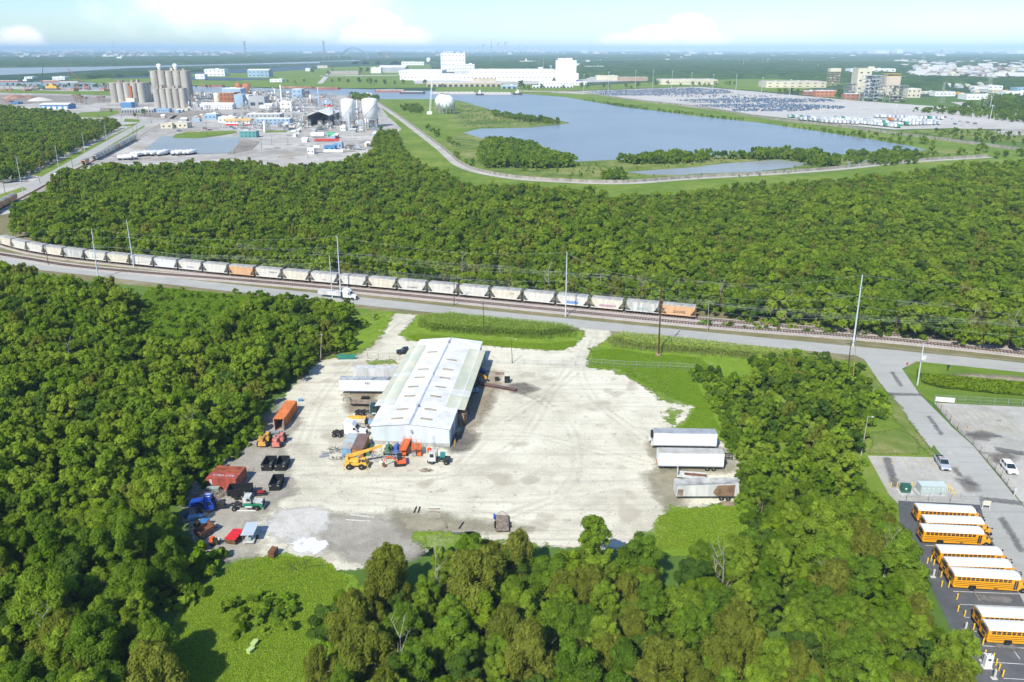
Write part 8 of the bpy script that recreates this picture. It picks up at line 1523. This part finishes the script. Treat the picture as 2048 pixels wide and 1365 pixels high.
def shore_crane(label,bx,by,tx,ty,m):
    X,Y=G(bx,by);H=GH(Y,ty);dx=(tx-bx)*mpp(by);o=thing('shore_crane',label,'crane',(X,Y));b=MB();[b.cyl((0,s,4),(dx,s*.3,H),.35,n=4)for s in(-1.5,1.5)];[b.bar((dx*k/16,1.5-3*(k%2),4+(H-4)*k/16),(dx*(k+1)/16,-1.5+3*(k%2),4+(H-4)*(k+1)/16),.2)for k in range(16)];b.build('boom',m,o);b=MB();b.box(-5,5,-4,4,1.5,6,.6,.6);b.bar((3,0,6),(4,0,13),.4);b.build('cab',m,o);b=MB();b.box(-5,5,-4.5,4.5,0,1.5);b.build('track',dark,o)
shore_crane('tall red lattice crane on the left canal bank',175,179,139,133,barge);shore_crane('small dark crane on the left canal bank',84,178,96,127,dgrn)
X,Y=G(105,180);o=thing('dredger','yellow dredger with thin masts moored on the left bank','boat',(X,Y));b=MB();b.box(-18,18,-6,6,0,3,.5,.5);b.build('hull',bdark,o);b=MB();b.box(-12,12,-4,4,3,8,2,.5);[b.bar((x,0,3),(x*.5,0,20),.4)for x in(-14,-6,8,14)];b.box(-5,4,-3,3,8,13,1,.5);b.build('superstructure',yel,o)
for i in range(16):
    x=rr.choice([rr.uniform(-5,75),rr.uniform(120,232)]);y=rr.uniform(179,183);X,Y=G(x,y);o=thing('dock_machinery','reddish dock machinery on the left canal bank','machinery',(X,Y),rr.uniform(0,3),'reddish machinery along the left canal bank');b=MB();b.box(-8,8,-4,4,0,rr.uniform(2,5),1,.5);b.build('base',rr.choice([barge,bdeck,barge,bdark]),o);b=MB();[b.bar((rr.uniform(-8,8),0,2),(rr.uniform(-8,8),0,rr.uniform(8,14)),.4)for k in range(4)];b.build('mast',rr.choice([bdeck,barge,frm]),o)
for i,(x,y,w,m)in enumerate(((80,202,40,rofb),(30,197,45,bdeck),(55,196,35,bdeck))):X,Y=G(x,y);o=thing('material_heap',['pale sand heap','brown earth heap','low brown earth heap'][i]+' on the left earth yard','heap',(X,Y));b=MB();b.lathe([(w*.5,0),(w*.38,w*.05),(w*.2,w*.11),(.5,w*.14)],16);b.build('heap',m,o)if False else link('surface',b.mesh('heap',m),o)
for i,x in enumerate((155,203,160,168)):X,Y,H=PXH(x,(206,203,210,208)[i],(190,193,192,195)[i]);o=thing('loading_gantry','dark steel gantry on the left earth yard','gantry',(X,Y),0,'dark gantries on the left earth yard');b=MB();[b.bar((x_,y_,0),(x_*.7,y_*.7,H),.4)for x_ in(-4,4)for y_ in(-3,3)];b.box(-6,6,-3,3,H-2,H);b.build('frame',frb,o)
# ---- bridge and transmission towers
bm_=M_('bridge_steel',(.24,.30,.34),.8);Xb0,Yb=G(679,119.5);Xb1,_=G(737,119.5);o=thing('arch_bridge','long steel arch bridge spanning the far river under the clouds','bridge',((Xb0+Xb1)/2,Yb));W2=(Xb1-Xb0)/2;zd=GH(Yb,110.3);zt=GH(Yb,95.6);b=MB();Nn=18
for s in(-8,8):
    top=[(-W2+2*W2*i/Nn,s,zd-8+(zt-zd+8)*(1-((i-Nn/2)/(Nn/2))**2))for i in range(Nn+1)];bot=[(x,s,max(zd-10,z-14+abs(x)/W2*6))for x,y,z in top];b.tube(top,1.6,4);b.tube(bot,1.3,4);[b.bar(top[i],bot[min(Nn,i+1)],.8)for i in range(Nn)];[b.bar((x,y,z),(x,y,zd),.5)for x,y,z in bot[2:-2:2]]
b.build('arch',bm_,o);b=MB();xl,xr=G(570,119.5)[0]-(Xb0+Xb1)/2,G(850,119.5)[0]-(Xb0+Xb1)/2;b.box(-W2*1.3,W2*1.3,-9,9,zd-3,zd)
b.add([(xl,-9,8),(-W2*1.3,-9,zd-2),(-W2*1.3,9,zd-2),(xl,9,8),(xl,-9,11),(-W2*1.3,-9,zd),(-W2*1.3,9,zd),(xl,9,11)],[(3,2,1,0),(4,5,6,7),(0,1,5,4),(2,3,7,6)]);b.add([(xr,-9,14),(W2*1.3,-9,zd-2),(W2*1.3,9,zd-2),(xr,9,14),(xr,-9,17),(W2*1.3,-9,zd),(W2*1.3,9,zd),(xr,9,17)],[(0,1,2,3),(7,6,5,4),(4,5,1,0),(6,7,3,2)]);b.build('deck',bm_,o)
b=MB();[b.box(x-6,x+6,-8,8,0,zd-4)for x in(-W2,W2)];[b.box(x-3,x+3,-7,7,0,8+(zd-10)*(x-xl)/(-W2*1.3-xl))for x in[xl+(-W2*1.3-xl)*k/8 for k in range(1,8)]];[b.box(x-3,x+3,-7,7,0,14+(zd-16)*(xr-x)/(xr-W2*1.3))for x in[W2*1.3+(xr-W2*1.3)*k/8 for k in range(1,8)]];b.build('pier',bm_,o)
def lattice(label,x,yb,yt,wpx,m=frm,arms=3,group=None,r=None):
    X,Y,H=PXH(x,yb,yt);w=wpx*mpp(yb)/2;r=r or max(.15,w*.05);o=thing('transmission_tower',label,'pylon',(X,Y),0,group);b=MB();n=9
    def cr_(t,sx,sy):k=w*(1-.75*min(1,t*1.25));return(sx*k,sy*k,H*t)
    for k in range(n):
        t0,t1=k/n,(k+1)/n
        for sx,sy in((-1,-1),(1,-1),(1,1),(-1,1)):b.bar(cr_(t0,sx,sy),cr_(t1,sx,sy),r)
        b.bar(cr_(t0,-1,-1),cr_(t1,1,-1),r*.6);b.bar(cr_(t0,1,-1),cr_(t1,-1,-1),r*.6);b.bar(cr_(t0,-1,1),cr_(t1,1,1),r*.6);b.bar(cr_(t1,-1,-1),cr_(t1,1,-1),r*.6)
    b.build('lattice',m,o);b=MB();[b.bar((-w*1.2,0,H*(1-.09*k)-1),(w*1.2,0,H*(1-.09*k)-1),r)for k in range(arms)];b.build('arm',m,o)
lattice('left of the two tall river crossing pylons on the horizon',492,119,83,5.5,r=1.5);lattice('right of the two tall river crossing pylons, left of the arch bridge',649.5,120,82.5,5.5,r=1.5);lattice('large grey lattice pylon at the right edge of the far lot',1969,217,141,17,M_('pylon_grey',(.40,.42,.38),.7),r=.28);lattice('small lattice pylon left of the large one',1882,208,165,9,MATS['pylon_grey'],r=.2)
for i,(x,yb,yt)in enumerate(((229,112,84),(983,124,79),(706+260,117,90),(1087,139,88+22),(1180,112,80),(1495,128,117),(1604,128,112),(1635,139,128),(1486,134,118))):lattice('thin mast rising over the distant woods',x,yb,yt,1.6,frm,1,'thin masts over the distant woods',r=.6)
# power station beyond the bridge
for i,(x0,x1,yt)in enumerate(((755,767,105),(771,783,103))):tower_at(('left' if i==0 else 'right')+' of two hazy brown and yellow boiler blocks beside the bridge',x0,x1,119,yt,4,frb,M_('hazy_yellow',(.7,.55,.3),.8),name='boiler_house',cat='power station')
# skyline
# skyline stands about nine kilometres away
SK=[(930,96),(937,93),(948,95),(955,92),(966,89),(973,95),(980,92),(996,85),(1002,91),(1010,84),(1018,92),(1030,95),(1037,90),(1046,95),(1055,92),(1065,94),(1078,94),(1090,95),(1105,96)]
for i,(x,yt)in enumerate(SK):bld('skyscraper','hazy tower block of the city skyline on the horizon','skyscraper',x-2.2,x+2.2,107.2,yt+1.5,60,wgry,wgry,group='hazy tower blocks on the horizon')
# ---- suburbs: small houses among the far trees
def house_mesh(m,r_,L_,D_,H):b=MB();b.loft([[(-L_,-D_,0),(-L_,D_,0),(-L_,D_,H),(-L_,0,H+D_*.5),(-L_,-D_,H)],[(L_,-D_,0),(L_,D_,0),(L_,D_,H),(L_,0,H+D_*.5),(L_,-D_,H)]]);b.m=1;b.add([(-L_-.5,-D_-.6,H-.2),(L_+.5,-D_-.6,H-.2),(L_+.5,0,H+D_*.5+.25),(-L_-.5,0,H+D_*.5+.25),(-L_-.5,D_+.6,H-.2),(L_+.5,D_+.6,H-.2)],[(0,1,2,3),(3,2,5,4)]);return b.mesh('house',[m,r_])
HM=[house_mesh(wcr,rofg,9,6,4),house_mesh(wcr,M_('house_roof3',(.55,.53,.5),.8),12,8,5),house_mesh(wbrk,M_('house_roof',(.34,.27,.24),.8),9,6,4),house_mesh(wgry,rofg,16,10,6),house_mesh(wcr,M_('house_roof2',(.45,.38,.33),.8),8,6,4)]
hs=0
def houses(n,x0,x1,y0,y1,lab,s=1.0):
    for _ in range(n):
        u=rr.random();y=98+1/(1/(y0-98)*(1-u)+1/(y1-98)*u);x=rr.uniform(x0,x1);X,Y=G(x,y);o=link('house',rr.choice(HM));o.location=(X,Y,0);o.rotation_euler=(0,0,rr.choice([0,1.57])+rr.uniform(-.3,.3));k=.62*s*rr.uniform(.8,1.4)*max(1,(22/(y-98))**.8);o.scale=(k,k,k**.6);tag(o,lab,'house',lab.replace('house','houses',1).replace('building','buildings',1))
houses(110,1830,2070,136,158,'small house in the suburb at the right edge');houses(36,1840,1990,160,186,'low house near the power plant trees on the right');houses(46,0,480,104,114,'pale building on the hazy far left shore',1.3);houses(60,1150,2060,102,118,'pale building scattered over the hazy far plain',1.2);houses(12,480,960,103,112,'pale building in the haze beyond the bridge',1.2)
# ---- far vehicles
cm=[M_('fleet_blue',(.10,.20,.48),.3),M_('fleet_navy',(.05,.07,.15),.35),M_('fleet_silver',(.4,.42,.45),.35),M_('fleet_white',(.75,.76,.78),.35),M_('fleet_red',(.3,.05,.05),.4),M_('fleet_steel',(.24,.34,.52),.3)]
def car_mesh(m):b=MB();b.prism([(-2.3,.4),(2.3,.4),(2.3,.9),(1.2,1.05),(-2.3,1.05)],-.9,.9);b.m=1;b.loft([[(-1.9,-.85,1.05),(1.1,-.85,1.05),(1.1,.85,1.05),(-1.9,.85,1.05)],[(-1.5,-.7,1.6),(.4,-.7,1.6),(.4,.7,1.6),(-1.5,.7,1.6)]]);b.m=2;[b.cyl((x,-.95,.35),(x,.95,.35),.35,n=8)for x in(-1.4,1.4)];return b.mesh('car',[m,glass,rubber])
CM=[car_mesh(m)for m in cm]
LOTS=[([(1175,184),(1380,177),(1400,190),(1220,193)],.7),([(1380,176.5),(1450,181),(1470,187),(1400,190)],.6),([(1300,193),(1420,190),(1560,192),(1500,199),(1400,197)],.16),([(1350,201),(1500,197),(1660,200),(1675,204),(1600,206),(1400,208)],.7),([(1380,212),(1560,207),(1690,215),(1680,219),(1450,217)],.7),([(1454,220),(1570,217),(1640,219),(1600,223),(1470,224)],.7)]
carpts=[]
for poly,dens in LOTS:
    pw=gpoly(poly);A=np.array(pw);lo,hi=A.min(0),A.max(0);ys=np.arange(lo[1],hi[1],9.0)
    for j,y in enumerate(ys):
        xs=np.arange(lo[0],hi[0],3.4)
        P=np.stack([xs,np.full(len(xs),y)],1);P=P[inside(P,pw)]
        for p in P:
            if rr.random()<dens*(.9+.25*math.sin(p[0]*.02+y*.05)):carpts.append((p[0]+rr.uniform(-.3,.3),p[1]+rr.uniform(-.8,.8)))
extra_cars=[(1860,232),(1890,236),(1905,240),(1920,244),(1935,247),(1950,249),(1910,250),(1925,252),(360,262),(368,260),(358,263.5),(400,265),(410,259),(420,262),(441,254),(450,256),(463,256),(455,250),(490,252),(478,256),(245,229),(255,230),(265,230),(280,229),(470,259)]
carpts.sort(key=lambda p:p[0]**2+p[1]**2)
print('lot cars',len(carpts))
near_c,rest_c=carpts[:262],carpts[262:]
def pick():return rr.choices(range(6),[5,2,3,3,.7,5])[0]
for p in near_c:o=link('car',CM[pick()]);o.location=(p[0],p[1],.22);o.rotation_euler=(0,0,rr.choice([1.57,-1.57])+rr.uniform(-.06,.06));tag(o,'small dark parked car in the rows of the far vehicle lot','car','cars parked in rows in the far vehicle lot')
CO=[bpy.data.objects.new('c',m)for m in CM]
instancer('car_rows',[(p,.22,1.0,1.57,pick())for p in rest_c],CO,'rows of hundreds of blue and dark cars filling the far vehicle lot','cars')
for i,(x,y)in enumerate(extra_cars):X,Y=G(x,y);o=link('car',CM[rr.choice([0,2,3,3,4])]);o.location=(X,Y,.35);o.rotation_euler=(0,0,rr.uniform(-.3,.3));tag(o,'small parked car '+('at the right end of the far trailer lot' if x>1800 else 'in the plant car park by the pond' if x>340 else 'under the cream carport roof'),'car','cars '+('right of the far trailers' if x>1800 else 'in the plant car park' if x>340 else 'at the carport'))
tw=[M_('far_trailer_white',(.72,.74,.76),.5),M_('far_trailer_grey',(.5,.53,.56),.5),M_('far_trailer_green',(.04,.25,.15),.5),M_('far_trailer_orange',(.6,.2,.06),.5),M_('far_trailer_blue',(.03,.12,.5),.5)]
def tr_mesh(m):b=MB();b.box(-1.3,1.3,-6.5,6.5,1.1,4.0);b.m=1;[b.cyl((-1.2,y,.5),(1.2,y,.5),.5,n=8)for y in(-5,-3.8)];b.box(-.5,.5,-6.3,6.3,.7,1.08);return b.mesh('trailer',[m,dark])
TM=[tr_mesh(m)for m in tw];nT=0
for(x0,x1,y0,y1,n)in((1578,1700,236,246,20),(1672,1775,239,249,17),(1700,1800,247,257,15),(1752,1870,236,240,15),(1780,1880,243,247,14),(1786,1880,252,250,13),(1640,1720,246,250,9),(1810,1890,238,240,9),(1600,1660,241,246,7)):
    for k in range(n):
        x=x0+(x1-x0)*k/n+rr.uniform(-1.5,1.5);y=y0+(y1-y0)*k/n;X,Y=G(x,y);ci=rr.choices(range(5),[9,4,1.4,.2,.12])[0];o=link('trailer',TM[ci]);o.location=(X,Y,.22);o.rotation_euler=(0,0,R(-4));cn=['white','grey','green','orange','blue'][ci];tag(o,f'{cn} box trailer parked in the rows across the lake','trailer',f'{cn} box trailers parked across the lake')
# lone lawn trees
LT=[(1002+55,183,11),(735,166,7),(742,167,7),(752,168,8),(679,165,8),(664,166,7),(697,168,9),(718,168,12),(741,170,13),(770,171,11),(790,171,9),(807,171,11),(850,170,10),(870,173,6),(885,174,6),(1042,178,16),(1048,179.5,9),(1083,179.5,11),(1127,179,8),(1163,178,12),(1173,178,11),(1208,177,8),(1217,178,9),(1252,177,9),(1276,177,11),(1262,178,6),(1297,168,8),(1314,174,12),(1335,171,9),(1361,173,6),(1385,172,8),(1398,173,9),(1409,174,7),(1417,173,7),(1430,174,11),(1452,170,7),(1459,172,9),(1469,171,7),(1678,199,20),(1558,190,12),(1570,190,13),(1582,190,13),(1595,191,12),(1603,192,10),(722,148,12),(736,147,11),(768,145,9),(800,145,8),(657,152,9),(665,149,10),(152,186,9),(223,226,8),(289,232,13),(270,236,10),(470,178,6),(575,166,6),(590,168,6),(608,165,6),(625,147,8),(628,141,9),(1118,160,8)]
for i,(x,y,w)in enumerate(LT):
    X,Y=G(x,y);s=w*mpp(y)/7.2;fc=FAR[rr.choice([0,2,4])];o=thing('tree','round dark lawn tree standing alone '+('near the white factory' if x<1200 and x>630 else 'beyond the far vehicle lot' if x>=1200 else 'in the plant grounds'),'tree',(X,Y),rr.uniform(0,6),'lone trees '+('near the white factory' if 630<x<1200 else 'beyond the far vehicle lot' if x>=1200 else 'in the plant grounds'));o.scale=(s,s,s*.9);link('crown',fc.data,o)
    b=MB();b.cyl((0,0,0),(0,0,3),.25,n=6);b.build('trunk',m_bark,o)
# ---- distant woods: canopy surfaces at their real distance
m_can=bpy.data.materials.new('far_canopy');m_can.use_nodes=True;t_=m_can.node_tree;bs=t_.nodes['Principled BSDF'];bs.inputs['Roughness'].default_value=1;bs.inputs['Specular IOR Level'].default_value=.05
geo=nd(t_,'ShaderNodeNewGeometry');n1=nd(t_,'ShaderNodeTexNoise');n1.inputs['Scale'].default_value=.02;n1.inputs['Detail'].default_value=8;t_.links.new(geo.outputs['Position'],n1.inputs['Vector']);cr_=nd(t_,'ShaderNodeValToRGB');e=cr_.color_ramp.elements;e[0].color=(.022,.055,.022,1);e[0].position=.3;e[1].color=(.075,.13,.035,1);e[1].position=.7;t_.links.new(n1.outputs[0],cr_.inputs[0]);t_.links.new(cr_.outputs[0],bs.inputs['Base Color'])
def canopy(name,px,cell,h,gap=.0,seed=0):
    poly=gpoly(px);A=np.array(poly);lo,hi=A.min(0),A.max(0);nx,ny=int((hi[0]-lo[0])/cell)+2,int((hi[1]-lo[1])/(cell*1.6))+2
    X,Y=np.meshgrid(np.linspace(lo[0],hi[0],nx),np.linspace(lo[1],hi[1],ny));r=np.random.default_rng(seed+nx);X=X+r.uniform(-.4,.4,X.shape)*cell;Y=Y+r.uniform(-.6,.6,Y.shape)*cell;P=np.stack([X.ravel(),Y.ravel()],1);sd_=sdist(P,poly)
    lump=np.sin(P[:,0]/(cell*5.1)+3*np.sin(P[:,1]/(cell*9)))*np.cos(P[:,1]/(cell*7.3)+2*np.sin(P[:,0]/(cell*13)))
    z=h*(.75+.35*r.uniform(size=len(P))+.25*lump);z=np.where(sd_>0,z,-1.0)
    if gap:z=np.where(lump<-1+gap*2,-1.0,z)
    idx=np.arange(nx*ny).reshape(ny,nx);q=np.stack([idx[:-1,:-1],idx[:-1,1:],idx[1:,1:],idx[1:,:-1]],-1).reshape(-1,4);q=q[(z[q]>0).any(1)];me=bpy.data.meshes.new(name);used=np.unique(q);rm=-np.ones(nx*ny,int);rm[used]=np.arange(len(used));fast_mesh(me,np.concatenate([P,z[:,None]],1)[used],rm[q]);me.materials.append(m_can);o=link(name,me);tag(o,None,None,None,'stuff');return o
WOODS=[([(-80,136),(-80,119),(512,114),(700,116),(700,121),(640,122.5),(512,127),(400,129.5),(200,133)],14,13,0,'wide wood along the far river on the left'),([(130,158),(200,150),(300,147),(400,141),(400,144),(310,150),(300,152),(200,157),(170,160)],9,9,0,'tree belt behind the left canal bank'),
         ([(1158,160),(1158,132),(1210,126),(1400,122),(1720,126),(2100,124),(2100,134),(1830,134),(1800,150),(1850,164),(1800,176),(1650,162),(1560,156),(1440,160),(1320,159),(1180,154)],13,12,.16,'broad wood behind the far vehicle lot'),([(1800,176),(1840,160),(1960,160),(2100,163),(2100,182),(2020,180),(1960,170),(1890,178),(1840,184)],9,11,.1,'wood between the suburb and the power plant'),
         ([(870,142),(940,134),(940,128),(1110,122),(1112,136),(1050,141),(950,143)],12,12,.12,'wood behind the white factory'),([(700,129),(740,122),(900,116),(1110,112),(1112,120),(940,126),(860,129)],20,13,.3,'wood between the bridge and the factory'),
         ([(1112,122),(1112,110),(2100,110),(2100,121),(1720,122),(1400,119)],30,13,.42,'hazy woods on the far right plain'),([(450,113),(700,112.5),(1112,108),(2100,107),(2100,104.5),(450,105)],90,14,.45,'hazy woods along the horizon'),([(-80,112),(450,110.5),(450,105),(-80,105)],70,12,.5,'hazy far left woods'),([(1100,160),(1110,158),(1118,161),(1108,163)],6,8,0,'small clump at the foot of the white tower'),([(1925,118),(2100,118),(2100,160),(2030,136)],16,9,.45,'loose trees among the suburb houses')]
for px,cell,h,gap,lb in WOODS:o=canopy('distant_woodland',px,cell,h,gap);tag(o,lb,'woodland',None,'stuff')
# ================================================================= HAZE
T_=[]
for _ in range(900):
    z_=rr.random();x0,x1,y0,y1=(-20,500,103,115)if z_<.3 else(500,1150,103,110)if z_<.4 else(1150,2070,102,124)if z_<.75 else(1790,2070,124,162)
    u=rr.random();y=98+1/(1/(y0-98)*(1-u)+1/(y1-98)*u);k=rr.uniform(.6,1.4)*1.35*max(1,(26/(y-98))**.9);T_.append((G(rr.uniform(x0,x1),y),0,k,rr.choice([0,1.57])+rr.uniform(-.3,.3),rr.choice([0,2,4,3,1])))
instancer('distant_town',T_,[bpy.data.objects.new('h',m)for m in HM],'countless tiny houses and sheds speckling the hazy plain','town')
b=MB();b.box(-64000,64000,-2500,64000,-2,182);hz=b.build('haze',[]);hz['kind']='stuff'
hm=bpy.data.materials.new('air_haze');hm.use_nodes=True;t_=hm.node_tree;t_.nodes.remove(t_.nodes['Principled BSDF']);pv=nd(t_,'ShaderNodeVolumePrincipled');pv.inputs['Color'].default_value=(.56,.78,.98,1);pv.inputs['Density'].default_value=.000075;pv.inputs['Anisotropy'].default_value=-.3;t_.links.new(pv.outputs[0],t_.nodes['Material Output'].inputs[1]);hz.data.materials.append(hm)
